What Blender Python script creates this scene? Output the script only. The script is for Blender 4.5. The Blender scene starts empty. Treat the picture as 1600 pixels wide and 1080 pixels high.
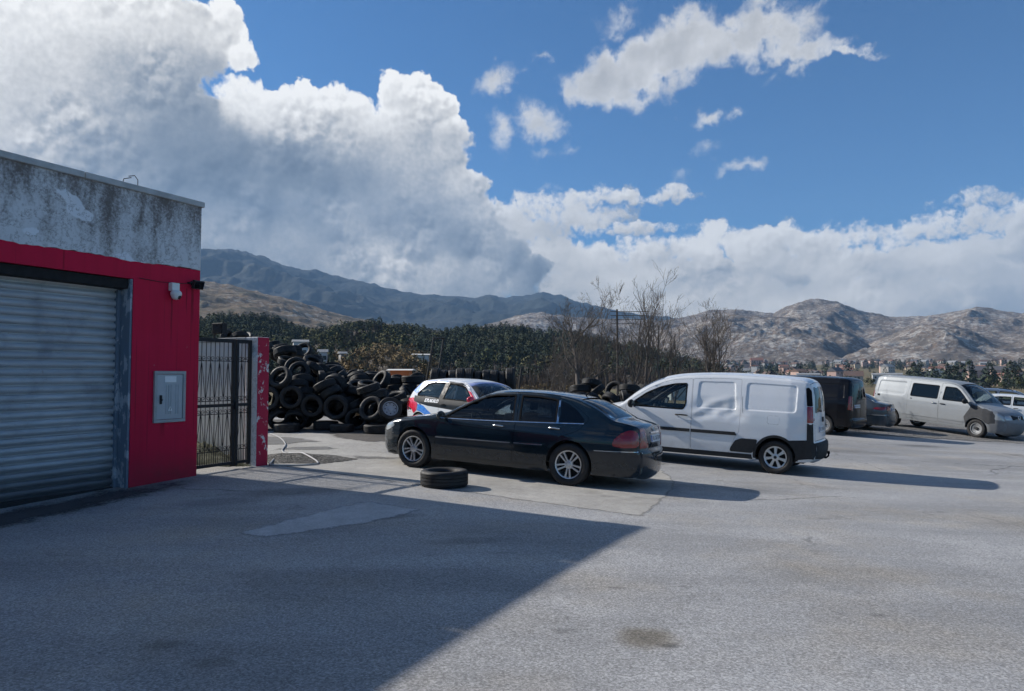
import bpy, bmesh, math, random
import numpy as np
from mathutils import Vector, Matrix, Quaternion, noise
from mathutils.geometry import delaunay_2d_cdt
R = math.radians
S = bpy.context.scene
COL = S.collection

# ------------------------------------------------------------------ camera, exposure
CAM_Z = 1.65
cam = bpy.data.cameras.new('camera')
cam_o = bpy.data.objects.new('camera', cam)
COL.objects.link(cam_o)
cam_o.location = (0, 0, CAM_Z)
cam_o.rotation_euler = (R(90 + 2.476), 0, 0)
cam.sensor_width = 36.0
cam.lens = 36.0 * 1110 / 1600
cam.clip_start = 0.05
cam.clip_end = 40000
S.camera = cam_o
S.view_settings.view_transform = 'Standard'
S.view_settings.look = 'None'
S.view_settings.gamma = 1
S.view_settings.exposure = 0.45
S.render.film_transparent = False
S.cycles.use_denoising = True
S.cycles.max_bounces = 8
S.cycles.transparent_max_bounces = 24
S.cycles.volume_bounces = 0
S.cycles.use_adaptive_sampling = True
S.cycles.adaptive_threshold = 0.02
S.cycles.adaptive_min_samples = 16

# ------------------------------------------------------------------ node helper
class NB:
    """small expression builder on a node tree"""
    def __init__(s, tree, dim='3D'): s.t = tree; s.L = tree.links; s.dim = dim
    def n(s, kind, **kw):
        n = s.t.nodes.new(kind)
        for k, v in kw.items(): setattr(n, k, v)
        return n
    def put(s, sock, v):
        if v is None: return
        if isinstance(v, bpy.types.NodeSocket): s.L.new(v, sock)
        else:
            if hasattr(v, '__len__'):
                k = len(sock.default_value); v = (*v, 1.0)[:k]
            sock.default_value = v
    def m(s, op, a, b=None, c=None, clamp=False):
        n = s.n('ShaderNodeMath', operation=op, use_clamp=clamp)
        s.put(n.inputs[0], a); s.put(n.inputs[1], b); s.put(n.inputs[2], c)
        return n.outputs[0]
    def v(s, op, a, b=None):
        n = s.n('ShaderNodeVectorMath', operation=op)
        s.put(n.inputs[0], a)
        if op == 'SCALE': s.put(n.inputs['Scale'], b)
        else: s.put(n.inputs[1], b)
        return n.outputs['Value'] if op in ('LENGTH', 'DOT_PRODUCT', 'DISTANCE') else n.outputs[0]
    def add(s, a, b): return s.m('ADD', a, b)
    def mul(s, a, b): return s.m('MULTIPLY', a, b)
    def sub(s, a, b): return s.m('SUBTRACT', a, b)
    def xyz(s, v):
        n = s.n('ShaderNodeSeparateXYZ'); s.put(n.inputs[0], v); return n.outputs
    def comb(s, x, y, z):
        n = s.n('ShaderNodeCombineXYZ')
        for i, q in enumerate((x, y, z)): s.put(n.inputs[i], q)
        return n.outputs[0]
    def ramp(s, x, a, b, lo=0.0, hi=1.0, smooth=True):
        n = s.n('ShaderNodeMapRange', interpolation_type='SMOOTHSTEP' if smooth else 'LINEAR', clamp=True)
        s.put(n.inputs['Value'], x); s.put(n.inputs['From Min'], a); s.put(n.inputs['From Max'], b)
        s.put(n.inputs['To Min'], lo); s.put(n.inputs['To Max'], hi)
        return n.outputs[0]
    def noise(s, vec, scale, detail=4, rough=0.55, dist=0.0, kind='FBM', lac=2.0, color=False, dim=None):
        n = s.n('ShaderNodeTexNoise')
        n.noise_dimensions = dim or s.dim
        n.noise_type = kind
        s.put(n.inputs['Vector'], vec); s.put(n.inputs['Scale'], scale); s.put(n.inputs['Detail'], detail)
        s.put(n.inputs['Roughness'], rough); s.put(n.inputs['Distortion'], dist); s.put(n.inputs['Lacunarity'], lac)
        return n.outputs['Color' if color else 'Fac']
    def voro(s, vec, scale, feature='F1', rnd=1.0, out='Distance', smooth=0.5):
        n = s.n('ShaderNodeTexVoronoi', feature=feature, voronoi_dimensions=s.dim)
        s.put(n.inputs['Vector'], vec); s.put(n.inputs['Scale'], scale); s.put(n.inputs['Randomness'], rnd)
        if feature == 'SMOOTH_F1': s.put(n.inputs['Smoothness'], smooth)
        return n.outputs[out]
    def mix(s, f, a, b, blend='MIX'):
        n = s.n('ShaderNodeMix', data_type='RGBA', blend_type=blend)
        s.put(n.inputs[0], f); s.put(n.inputs[6], a); s.put(n.inputs[7], b)
        return n.outputs[2]
    def fmix(s, f, a, b):
        n = s.n('ShaderNodeMix', data_type='FLOAT')
        s.put(n.inputs[0], f); s.put(n.inputs[2], a); s.put(n.inputs[3], b)
        return n.outputs[0]
    def bump(s, h, strength=0.3, dist=0.01, normal=None):
        n = s.n('ShaderNodeBump'); s.put(n.inputs['Height'], h)
        n.inputs['Strength'].default_value = strength; n.inputs['Distance'].default_value = dist
        if normal is not None: s.put(n.inputs['Normal'], normal)
        return n.outputs[0]

# ------------------------------------------------------------------ sun and sky
SUN_EL = R(32.0)
SUN_AZ = math.atan2(-6.24, 3.02)                   # azimuth from +Y towards +X
sun_dir = Vector((math.sin(SUN_AZ) * math.cos(SUN_EL), math.cos(SUN_AZ) * math.cos(SUN_EL), math.sin(SUN_EL)))
sl = bpy.data.lights.new('sun', 'SUN')
sl.energy = 5.0
sl.angle = R(0.53)
sl.color = (1.0, 0.94, 0.86)
so = bpy.data.objects.new('sun', sl)
so.rotation_euler = sun_dir.to_track_quat('Z', 'Y').to_euler()
so.location = sun_dir * 60
COL.objects.link(so)

W = bpy.data.worlds.new('World')
S.world = W
W.use_nodes = True
W.node_tree.nodes.clear()

def plain_world():
    b = NB(W.node_tree)
    out = b.n('ShaderNodeOutputWorld'); bg = b.n('ShaderNodeBackground')
    b.L.new(bg.outputs[0], out.inputs[0]); bg.inputs[0].default_value = (.5, .6, .8, 1); bg.inputs[1].default_value = 0.55
def sky_world():
    b = NB(W.node_tree, '2D')
    out = b.n('ShaderNodeOutputWorld')
    sky = b.n('ShaderNodeTexSky', sky_type='NISHITA')
    sky.sun_disc = False
    sky.sun_elevation = SUN_EL
    sky.sun_rotation = SUN_AZ
    sky.altitude = 600; sky.air_density = 1.0; sky.dust_density = 0.6; sky.ozone_density = 2.0
    co = b.n('ShaderNodeTexCoord').outputs['Generated']
    x, y, z = b.xyz(co)
    az = b.mul(b.m('ARCTAN2', x, y), 57.29578)
    el = b.mul(b.m('ARCSINE', z), 57.29578)
    P = b.comb(az, el, 0.0)

    def blobs(tree, name, lst):
        """field = smooth maximum of rotated elliptic bumps (azimuth, elevation, half-widths, tilt, weight) in degrees"""
        g = bpy.data.node_groups.new(name, 'ShaderNodeTree')
        g.interface.new_socket('P', in_out='INPUT', socket_type='NodeSocketVector')
        g.interface.new_socket('F', in_out='OUTPUT', socket_type='NodeSocketFloat')
        q = NB(g); gi = q.n('NodeGroupInput'); go = q.n('NodeGroupOutput')
        cur = None
        for (a, e, ra, re, tilt, w) in lst:
            mp = q.n('ShaderNodeMapping', vector_type='TEXTURE')
            q.L.new(gi.outputs[0], mp.inputs['Vector'])
            mp.inputs['Location'].default_value = (a, e, 0)
            mp.inputs['Rotation'].default_value = (0, 0, R(tilt))
            mp.inputs['Scale'].default_value = (ra, re, 1)
            d = q.v('LENGTH', mp.outputs[0])
            f = q.m('MULTIPLY_ADD', d, -w, w)
            cur = f if cur is None else q.m('SMOOTH_MAX', cur, f, 0.12)
        q.L.new(cur, go.inputs[0])
        return g
    def use(g, vec):
        n = b.n('ShaderNodeGroup'); n.node_tree = g; b.put(n.inputs[0], vec); return n.outputs[0]

    # -- heaped clouds: every billow is a soft sphere (azimuth, elevation, half-width, half-height, nearness, tone)
    pg = bpy.data.node_groups.new('billow', 'ShaderNodeTree')
    for nm in ('P', 'C', 'S'): pg.interface.new_socket(nm, in_out='INPUT', socket_type='NodeSocketVector')
    for nm in ('R', 'Z', 'T', 'W', 'L', 'Q'): pg.interface.new_socket(nm, in_out='INPUT', socket_type='NodeSocketFloat')
    for nm in ('W', 'L', 'Q'): pg.interface.new_socket(nm, in_out='OUTPUT', socket_type='NodeSocketFloat')
    q = NB(pg, '2D'); gi = q.n('NodeGroupInput').outputs; go = q.n('NodeGroupOutput').inputs
    d = q.v('MULTIPLY', q.v('SUBTRACT', gi['P'], gi['C']), gi['S'])
    qq = q.sub(1.0, q.v('DOT_PRODUCT', d, d))
    sq = q.m('SQRT', q.m('MAXIMUM', qq, 0.0))
    shd = q.m('MULTIPLY_ADD', sq, 0.25, q.v('DOT_PRODUCT', d, (-0.50, 0.86, 0.0)))
    w = q.mul(sq, q.m('EXPONENT', q.mul(5.0, q.add(gi['Z'], q.mul(sq, 0.9)))))
    q.L.new(q.add(gi['W'], w), go['W'])
    q.L.new(q.m('MULTIPLY_ADD', w, q.m('MULTIPLY_ADD', shd, 0.17, gi['T']), gi['L']), go['L'])
    q.L.new(q.m('MAXIMUM', gi['Q'], q.mul(qq, gi['R'])), go['Q'])
    def heap(lst, vec):
        W_, L_, Q_ = 1e-4, 7e-5, -20.0
        for (a, e, ra, re, zz, t) in lst:
            n = b.n('ShaderNodeGroup'); n.node_tree = pg; I = n.inputs
            b.L.new(vec, I['P']); I['C'].default_value = (a, e, 0); I['S'].default_value = (1 / ra, 1 / re, 0)
            I['R'].default_value = min(ra, re); I['Z'].default_value = zz; I['T'].default_value = t
            for k, v_ in (('W', W_), ('L', L_), ('Q', Q_)): b.put(I[k], v_)
            W_, L_, Q_ = n.outputs['W'], n.outputs['L'], n.outputs['Q']
        return b.m('DIVIDE', L_, W_), Q_
    half = (0.5, 0.5, 0.5)
    n1 = b.v('SUBTRACT', b.noise(P, 0.42, 3, 0.5, color=True), half)
    n2 = b.v('SUBTRACT', b.noise(P, 1.25, 4, 0.6, color=True), half)
    Pb = b.v('ADD', P, b.v('ADD', b.v('SCALE', n1, 2.2), b.v('SCALE', n2, 0.60)))
    def relief(vec):                                        # small cauliflower lumps, as light minus shade
        vv = b.v('ADD', vec, b.v('SCALE', n2, 0.5))
        def hgt(o):
            p_ = b.v('ADD', vv, o) if o else vv
            return b.add(b.mul(b.voro(p_, 0.75, 'SMOOTH_F1', smooth=0.25), -0.8), b.mul(b.voro(p_, 1.7, 'F1'), -0.28))
        return b.sub(hgt(None), hgt((-0.20, 0.30, 0.0)))
    rel = b.mul(b.m('MINIMUM', b.m('MAXIMUM', relief(P), -0.25), 0.25), b.ramp(b.noise(P, 0.16, 3, 0.5), 0.42, 0.64, 0.03, 0.50))
    fine = b.sub(b.noise(P, 1.9, 6, 0.62), 0.5)
    def colour(lum, pw):
        t = b.mix(b.ramp(lum, 0.42, 0.90), (0.68, 0.82, 1.0, 1), (1.0, 0.985, 0.95, 1))
        return b.v('SCALE', t, b.m('POWER', lum, pw))

    T1, Q1 = heap(CLOUD_MAIN, Pb)
    wisp = b.mul(b.ramp(b.noise(P, 0.10, 2, 0.5), 0.48, 0.64), 1.0)
    D1 = b.add(Q1, b.add(b.mul(fine, b.fmix(wisp, 0.9, 2.4)), b.mul(rel, 0.8)))
    M1 = b.ramp(D1, -0.05, b.add(b.fmix(wisp, 0.42, 1.3), b.ramp(b.add(el, b.mul(az, -0.25)), 8.5, 6.0, 0.0, 1.6)))
    rim = b.ramp(D1, 1.5, 0.0)
    lum = b.add(T1, b.mul(rim, 0.20))
    lum = b.add(lum, b.mul(rel, b.ramp(T1, 0.45, 0.85, 0.30, 0.80)))
    lum = b.add(lum, b.mul(fine, b.ramp(T1, 0.45, 0.85, 0.05, 0.22)))
    lum = b.add(lum, b.mul(b.sub(b.noise(P, 0.22, 5, 0.55), 0.5), 0.22))
    C1 = colour(b.m('MINIMUM', b.m('MAXIMUM', lum, 0.45), 1.06), 2.05)

    # -- the bank low over the hills on the right
    Pl = b.v('ADD', P, b.v('MULTIPLY', b.v('ADD', b.v('SCALE', n1, 3.2), b.v('SCALE', n2, 0.9)), (1.6, 0.7, 0.0)))
    T3, Q3 = heap(CLOUD_LOW, Pl)
    D3 = b.add(b.add(Q3, b.mul(b.ramp(el, 4.0, 12.0), b.add(0.15, b.mul(b.sub(b.noise(Pl, 0.24, 4, 0.55), 0.5), 3.0)))), b.add(b.mul(fine, 1.5), b.mul(rel, 0.5)))
    M3 = b.ramp(D3, -0.05, 1.0)
    lum3 = b.add(T3, b.mul(b.ramp(D3, 1.0, 0.0), 0.10))
    lum3 = b.add(lum3, b.mul(rel, 0.40))
    lum3 = b.add(lum3, b.mul(b.sub(b.noise(b.v('MULTIPLY', Pb, (0.5, 1.0, 1.0)), 0.30, 6, 0.56), 0.5), 0.42))
    C3 = colour(b.m('MINIMUM', b.m('MAXIMUM', lum3, 0.50), 1.04), 1.7)

    # -- loose fair-weather clouds above
    G4 = blobs(W.node_tree, 'loose_clouds', CLOUD_LOOSE)
    nf = b.noise(b.v('ADD', P, b.v('SCALE', n1, 2.0)), 0.55, 8, 0.62)
    D4 = b.add(use(G4, b.v('ADD', P, b.v('SCALE', b.v('SUBTRACT', b.noise(P, 0.35, 4, 0.6, color=True), (0.5, 0.5, 0.5)), 3.0))), b.mul(b.sub(nf, 0.5), 0.95))
    M4 = b.m('POWER', b.ramp(D4, -0.12, 0.70), 1.15)
    lum4 = b.add(b.sub(0.93, b.mul(b.ramp(D4, 0.25, 0.9), 0.16)), b.mul(b.sub(b.noise(P, 0.5, 5, 0.5), 0.5), 0.40))
    lum4 = b.m('MINIMUM', lum4, 1.0)
    C4 = b.v('SCALE', (1.0, 0.99, 0.97), b.m('POWER', lum4, 1.3))

    skyc = b.v('MULTIPLY', sky.outputs[0], SKY_TINT)
    K = 1.0 / SKY_STRENGTH
    def bgd(col):
        n = b.n('ShaderNodeBackground'); b.put(n.inputs[0], col); n.inputs[1].default_value = SKY_STRENGTH; return n.outputs[0]
    def pick(fac, a_, c_):
        n = b.n('ShaderNodeMixShader'); b.put(n.inputs[0], fac); b.L.new(a_, n.inputs[1]); b.L.new(c_, n.inputs[2]); return n.outputs[0]
    # the rest of the sky dome, seen only in reflections and as light: broken cloud
    zz = b.m('MAXIMUM', z, 0.08)
    dome = b.noise(b.comb(b.m('DIVIDE', x, zz), b.m('DIVIDE', y, zz), 0.0), 0.55, 4, 0.6)
    s_rest = bgd(b.mix(b.mul(b.ramp(dome, 0.50, 0.66), b.ramp(z, 0.0, 0.1)), skyc, (0.42 * K, 0.44 * K, 0.46 * K, 1)))
    loose = b.mix(b.mul(M4, 0.93), skyc, b.v('SCALE', C4, 0.66 * K))
    low = b.mix(M3, loose, b.v('SCALE', C3, 0.62 * K))
    main = b.mix(M1, low, b.v('SCALE', C1, 0.72 * K))
    right = pick(b.m('GREATER_THAN', el, 18.5), bgd(low), bgd(loose))
    seen = pick(b.m('GREATER_THAN', az, 7.0), bgd(main), right)
    edge = b.mul(b.mul(b.ramp(az, -47.0, -41.0), b.ramp(az, 46.0, 41.0)), b.mul(b.ramp(el, 34.0, 30.0), b.ramp(el, -6.0, -3.0)))
    b.L.new(pick(edge, s_rest, seen), out.inputs[0])
    W.cycles.sampling_method = 'MANUAL'
    W.cycles.sample_map_resolution = 512

SKY_STRENGTH = 0.062
SKY_TINT = (0.44, 0.88, 1.27)
CLOUD_MAIN = [(-9.4,21.5,1.84,1.64,-0.20,0.92), (-7.3,21.7,2.06,1.83,-0.15,0.94), (-5.7,20.9,1.56,1.39,-0.15,0.96), (-5.0,18.9,1.66,1.51,-0.04,0.82), (-7.8,19.1,2.98,2.72,-0.05,0.80), (-5.7,16.8,2.48,2.31,-0.06,0.72), (-8.3,16.2,3.07,2.89,-0.05,0.74), (-10.4,19.9,1.42,1.29,-0.05,0.90), (-11.3,18.9,2.01,1.86,-0.11,0.86), (-13.4,20.4,1.98,1.82,-0.17,0.94), (-15.0,20.6,1.61,1.49,-0.06,0.95), (-16.3,20.9,1.45,1.34,-0.16,0.97), (-17.8,20.1,1.71,1.61,-0.08,0.95), (-18.9,20.3,1.31,1.24,-0.15,0.92), (-20.3,20.6,1.48,1.40,-0.14,0.97), (-21.7,20.5,1.63,1.56,-0.22,0.98), (-21.0,19.0,2.19,2.13,-0.08,0.92), (-18.7,18.3,2.44,2.35,-0.01,0.80), (-15.8,18.4,2.66,2.53,-0.06,0.77), (-13.1,18.0,2.73,2.57,-0.01,0.74), (-10.8,16.7,2.77,2.62,0.03,0.66), (-7.3,13.6,3.33,3.20,0.04,0.64), (-4.1,14.6,2.33,2.21,0.12,0.72), (-2.7,12.8,2.18,2.10,0.16,0.70), (-5.2,11.1,3.35,3.26,0.16,0.59), (-8.3,10.6,3.05,3.00,0.13,0.66), (-9.8,13.0,3.03,2.95,0.19,0.57), (-12.3,14.8,2.99,2.88,0.06,0.54), (-15.3,15.4,2.91,2.84,0.08,0.51), (-18.2,15.8,2.83,2.79,0.08,0.48), (-17.2,17.2,1.91,1.84,0.01,0.55), (-21.0,16.3,3.19,3.18,0.06,0.48), (-23.7,17.0,3.51,3.54,-0.06,0.51), (-23.2,14.0,3.97,4.09,0.11,0.47), (-20.0,13.4,3.68,3.74,0.09,0.51), (-16.2,12.7,3.36,3.36,0.20,0.56), (-13.3,11.4,3.45,3.43,0.24,0.60), (-11.3,9.5,3.00,2.99,0.18,0.74), (-9.3,8.4,2.53,2.52,0.22,0.80), (-13.3,8.3,2.95,2.98,0.23,0.64), (-16.7,9.3,3.33,3.41,0.31,0.59), (-19.9,9.6,3.67,3.82,0.21,0.58), (-22.7,10.3,3.98,4.20,0.21,0.58), (-1.7,10.8,2.18,2.12,0.17,0.60), (-0.2,9.6,1.97,1.93,0.24,0.55), (1.5,8.4,1.66,1.63,0.26,0.50), (2.7,7.6,1.14,0.72,0.28,0.47), (3.8,7.2,0.83,0.46,0.33,0.47), (-2.1,8.1,2.59,2.55,0.30,0.64), (-5.2,8.1,2.57,2.54,0.35,0.70), (0.6,6.9,2.07,2.05,0.36,0.57), (-22.9,24.0,2.01,1.85,-0.23,0.88), (-21.3,23.3,1.19,1.09,-0.21,0.95), (-22.4,25.5,1.62,1.46,-0.28,0.95), (-24.7,23.7,3.04,2.85,-0.27,0.78), (-26.8,24.6,2.94,2.77,-0.41,0.88), (-28.9,23.7,3.23,3.14,-0.28,0.88), (-30.9,24.1,3.50,3.44,-0.29,0.93), (-32.8,22.2,3.35,3.46,-0.24,0.88), (-34.9,21.7,3.19,3.40,-0.29,0.90), (-36.3,19.1,3.42,3.82,-0.17,0.90), (-26.8,20.9,3.35,3.32,-0.25,0.68), (-29.6,19.1,3.17,3.29,-0.10,0.66), (-31.9,19.6,2.65,2.80,-0.18,0.82), (-34.1,16.8,2.88,3.21,-0.13,0.78), (-35.8,15.2,2.75,3.18,-0.12,0.74), (-31.5,15.9,2.66,2.92,0.01,0.64), (-28.7,16.3,3.22,3.41,0.03,0.58), (-26.3,17.6,2.95,3.02,-0.15,0.56), (-32.5,13.3,2.97,3.36,0.10,0.59), (-29.4,12.8,3.56,3.91,0.07,0.55), (-26.2,13.2,3.78,4.02,0.02,0.51), (-35.0,12.9,2.80,3.27,0.02,0.75), (-34.1,15.9,1.01,1.13,-0.02,0.96), (-31.5,17.2,1.07,1.15,-0.04,0.95), (-38.3,20.8,3.89,4.38,-0.38,0.90), (-38.2,15.6,3.89,4.62,-0.06,0.85), (-37.7,10.9,3.92,4.79,0.04,0.74), (-36.0,10.3,3.07,3.68,0.18,0.59), (-23.0,6.3,5.26,5.66,0.30,0.57), (-17.6,5.8,5.17,5.38,0.41,0.58), (-12.2,5.4,4.94,5.02,0.44,0.60), (-6.7,5.5,4.08,4.08,0.37,0.60), (-2.1,5.6,3.62,3.60,0.45,0.58), (0.0,5.1,2.33,2.32,0.35,0.55), (-28.5,7.6,6.01,6.72,0.20,0.56), (-33.8,7.2,5.38,6.36,0.29,0.56)]
CLOUD_LOW = [(0.0,12.9,2.34,1.30,0.06,0.93), (2.1,13.6,2.60,1.19,0.07,0.95), (4.4,13.7,2.49,1.09,0.09,0.95), (6.7,14.3,3.08,0.88,0.11,0.96), (9.0,14.2,2.29,0.68,0.03,0.94), (12.6,14.1,1.79,0.58,0.01,0.92), (5.2,12.6,4.12,1.10,0.20,0.86), (2.1,11.7,3.63,1.41,0.15,0.85), (8.3,11.7,4.58,0.70,0.24,0.90), (12.3,11.8,2.09,0.49,0.23,0.90), (3.1,9.7,3.62,2.03,0.22,0.86), (6.7,9.1,3.58,1.82,0.25,0.90), (10.8,9.7,3.01,1.50,0.24,0.92), (14.3,10.1,2.68,1.47,0.24,0.94), (16.7,10.6,2.15,1.16,0.21,0.95), (19.0,9.9,2.79,1.63,0.23,0.90), (21.6,10.7,2.25,1.03,0.20,0.95), (23.3,9.8,2.63,1.49,0.28,0.92), (25.7,10.2,2.32,1.10,0.19,0.95), (28.0,9.8,2.23,1.08,0.18,0.94), (29.8,10.1,1.96,0.97,0.21,0.94), (31.7,10.4,2.07,0.95,0.12,0.95), (33.6,10.6,1.99,1.18,0.11,0.90), (35.7,10.2,2.06,1.40,0.23,0.90), (34.1,11.9,2.14,0.58,0.10,0.93), (32.1,11.7,1.50,0.34,0.12,0.88), (37.4,10.1,2.63,2.01,0.07,0.88), (5.2,7.1,4.62,2.04,0.31,0.80), (10.3,7.5,4.51,2.02,0.32,0.82), (15.2,7.9,4.34,1.97,0.21,0.78), (19.9,7.7,4.12,1.92,0.31,0.80), (24.4,7.9,4.30,2.10,0.29,0.82), (28.5,7.8,4.01,2.02,0.19,0.80), (32.4,8.0,3.70,1.94,0.27,0.78), (35.9,7.4,3.75,2.28,0.25,0.76), (21.7,7.3,2.24,0.67,0.32,0.62), (16.6,8.0,1.91,0.59,0.26,0.66), (35.6,7.9,2.06,0.58,0.27,0.62), (7.7,5.0,7.08,2.30,0.42,0.74), (15.2,5.1,6.73,2.48,0.30,0.73), (22.1,5.2,6.21,2.15,0.30,0.74), (28.5,5.1,5.60,2.26,0.39,0.72), (34.1,5.0,4.97,2.13,0.43,0.70), (39.1,5.1,4.69,2.79,0.30,0.72), (10.2,2.4,14.71,2.54,0.46,0.72), (26.4,2.2,12.38,2.31,0.48,0.70), (37.5,2.0,9.83,2.46,0.44,0.70)]
CLOUD_LOOSE = [(9.9,23.2,6.2,2.9,8,1.6), (6.8,22.2,3.2,1.9,0,1.3), (13.9,24.8,5.7,2.5,10,1.6), (18.8,24.7,5.3,2.3,5,1.5), (16.9,25.9,3.9,1.4,0,0.9), (22.5,23.4,4.3,1.1,-4,1.2), (25.7,22.7,3.0,0.5,-4,1), (22.0,22.3,2.3,0.7,15,0.6), (15.3,19.5,1.6,0.6,0,0.65), (2.1,20.1,2.2,1.7,-10,0.9), (-1.3,23.0,2.4,1.1,20,0.75), (-1.0,19.5,1.4,1.9,10,0.6), (2.6,17.6,1.1,0.7,0,0.4), (4.7,17.8,1.2,0.5,10,0.35), (8.6,26.8,1.6,0.8,15,0.45), (22.9,25.7,1.5,0.6,25,0.5), (18.4,16.0,2.1,0.6,8,0.65), (15.6,17.0,0.9,0.6,0,0.3), (18.0,19.5,0.9,0.4,20,0.4), (3.1,15.1,1.2,0.5,0,0.4), (13.8,15.7,1.0,0.5,0,0.3), (20.2,26.8,2.8,0.6,0,0.5), (2.4,24.4,0.7,0.3,0,0.3)]
sky_world()

# ------------------------------------------------------------------ object helpers
MATS = {}
def mat(name):
    m = bpy.data.materials.new(name); m.use_nodes = True
    m.node_tree.nodes.clear()
    b = NB(m.node_tree)
    b.out = b.n('ShaderNodeOutputMaterial')
    MATS[name] = m
    return m, b
def bsdf(b, color, rough=0.6, metal=0.0, spec=0.5, coat=0.0, normal=None, coat_rough=0.03, **kw):
    p = b.n('ShaderNodeBsdfPrincipled')
    b.put(p.inputs['Base Color'], color if not isinstance(color, tuple) or len(color) == 4 else (*color, 1))
    b.put(p.inputs['Roughness'], rough); b.put(p.inputs['Metallic'], metal)
    b.put(p.inputs['Specular IOR Level'], spec); b.put(p.inputs['Coat Weight'], coat)
    p.inputs['Coat Roughness'].default_value = coat_rough
    if normal is not None: b.put(p.inputs['Normal'], normal)
    for k, v in kw.items(): b.put(p.inputs[k], v)
    b.L.new(p.outputs[0], b.out.inputs[0])
    return p
def c4(*c): return (*c, 1.0)
def objco(b): return b.n('ShaderNodeTexCoord').outputs['Object']
def worldco(b): return b.n('ShaderNodeNewGeometry').outputs['Position']
def simple(name, col, rough=0.6, metal=0.0, var=0.15, scale=6.0, spec=0.5, coat=0.0, bump=0.0, bscale=60):
    """a plain material with uneven tone, roughness and a little bump"""
    m, b = mat(name)
    P = objco(b)
    n = b.noise(P, scale, 6, 0.6)
    c = b.mix(n, c4(*[x * (1 - var) for x in col]), c4(*[min(1, x * (1 + var)) for x in col]))
    r = b.ramp(b.noise(P, scale * 2.3, 4), 0.3, 0.7, max(0.02, rough - 0.08), min(1, rough + 0.08))
    nm = b.bump(b.noise(P, bscale, 3), bump, 0.01) if bump else None
    bsdf(b, c, r, metal, spec, coat, nm)
    return m

def link(name, me, m=None, parent=None, smooth=False):
    o = bpy.data.objects.new(name, me)
    COL.objects.link(o)
    if m is not None:
        for q in (m if isinstance(m, (list, tuple)) else [m]): me.materials.append(q)
    if parent is not None: o.parent = parent
    if smooth:
        me.polygons.foreach_set('use_smooth', [True] * len(me.polygons))
    return o
def mesh_obj(name, vs, fs, m=None, parent=None, smooth=False, mi=None):
    me = bpy.data.meshes.new(name)
    me.from_pydata([tuple(v) for v in vs], [], [tuple(f) for f in fs])
    if mi is not None: me.polygons.foreach_set('material_index', mi)
    me.update()
    return link(name, me, m, parent, smooth)
def bm_obj(name, bm, m=None, parent=None, smooth=False, sharp=None):
    me = bpy.data.meshes.new(name)
    bmesh.ops.recalc_face_normals(bm, faces=bm.faces)
    if sharp is not None:
        for e in bm.edges:
            if len(e.link_faces) == 2 and e.calc_face_angle(0) > R(sharp): e.smooth = False
    bm.to_mesh(me); bm.free()
    return link(name, me, m, parent, smooth)
def tag(o, label=None, cat=None, group=None, kind=None):
    if label: o['label'] = label
    if cat: o['category'] = cat
    if group: o['group'] = group
    if kind: o['kind'] = kind
    return o
def empty(name, loc=(0, 0, 0), rz=0.0, parent=None):
    o = bpy.data.objects.new(name, None)
    COL.objects.link(o); o.location = loc; o.rotation_euler = (0, 0, rz)
    o.empty_display_size = 0.2
    if parent is not None: o.parent = parent
    return o
def copy_tree(o, parent=None):
    c = o.copy(); COL.objects.link(c)
    c.parent = parent
    for ch in list(o.children): copy_tree(ch, c)
    return c

def add_box(bm, lo, hi, bev=0.0, M=None, segs=2):
    lo = Vector(lo); hi = Vector(hi)
    g = bmesh.ops.create_cube(bm, size=1.0)
    vs = g['verts']
    c = (lo + hi) / 2; d = hi - lo
    for v in vs: v.co = Vector((v.co.x * d.x + c.x, v.co.y * d.y + c.y, v.co.z * d.z + c.z))
    if bev > 0:
        es = list({e for v in vs for e in v.link_edges})
        r = bmesh.ops.bevel(bm, geom=es, offset=bev, segments=segs, affect='EDGES', profile=0.5)
        vs = list({v for f in r['faces'] for v in f.verts} | {v for v in vs if v.is_valid})
    if M is not None:
        seen = set()
        stack = [v for v in vs if v.is_valid]
        while stack:
            v = stack.pop()
            if v in seen: continue
            seen.add(v)
            for e in v.link_edges: stack.append(e.other_vert(v))
        for v in seen: v.co = M @ v.co
def add_tube(bm, pts, rad, n=8, cap=True, closed=False):
    """swept round tube along points; rad is a number or a list"""
    pts = [Vector(p) for p in pts]
    N = len(pts)
    rads = rad if isinstance(rad, (list, tuple)) else [rad] * N
    rings = []
    up = None
    for i, p in enumerate(pts):
        if closed: t = pts[(i + 1) % N] - pts[i - 1]
        else: t = pts[min(i + 1, N - 1)] - pts[max(i - 1, 0)]
        if t.length < 1e-9: t = Vector((0, 0, 1))
        t.normalize()
        if up is None:
            up = Vector((0, 0, 1)) if abs(t.z) < 0.9 else Vector((1, 0, 0))
        a = (up - t * up.dot(t))
        if a.length < 1e-6: a = t.orthogonal()
        a.normalize(); up = a
        c = t.cross(a)
        rings.append([bm.verts.new(p + (a * math.cos(2 * math.pi * k / n) + c * math.sin(2 * math.pi * k / n)) * rads[i]) for k in range(n)])
    for i in range(N if closed else N - 1):
        r0, r1 = rings[i], rings[(i + 1) % N]
        for k in range(n):
            bm.faces.new((r0[k], r0[(k + 1) % n], r1[(k + 1) % n], r1[k]))
    if cap and not closed:
        bm.faces.new(rings[0][::-1]); bm.faces.new(rings[-1])
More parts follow.
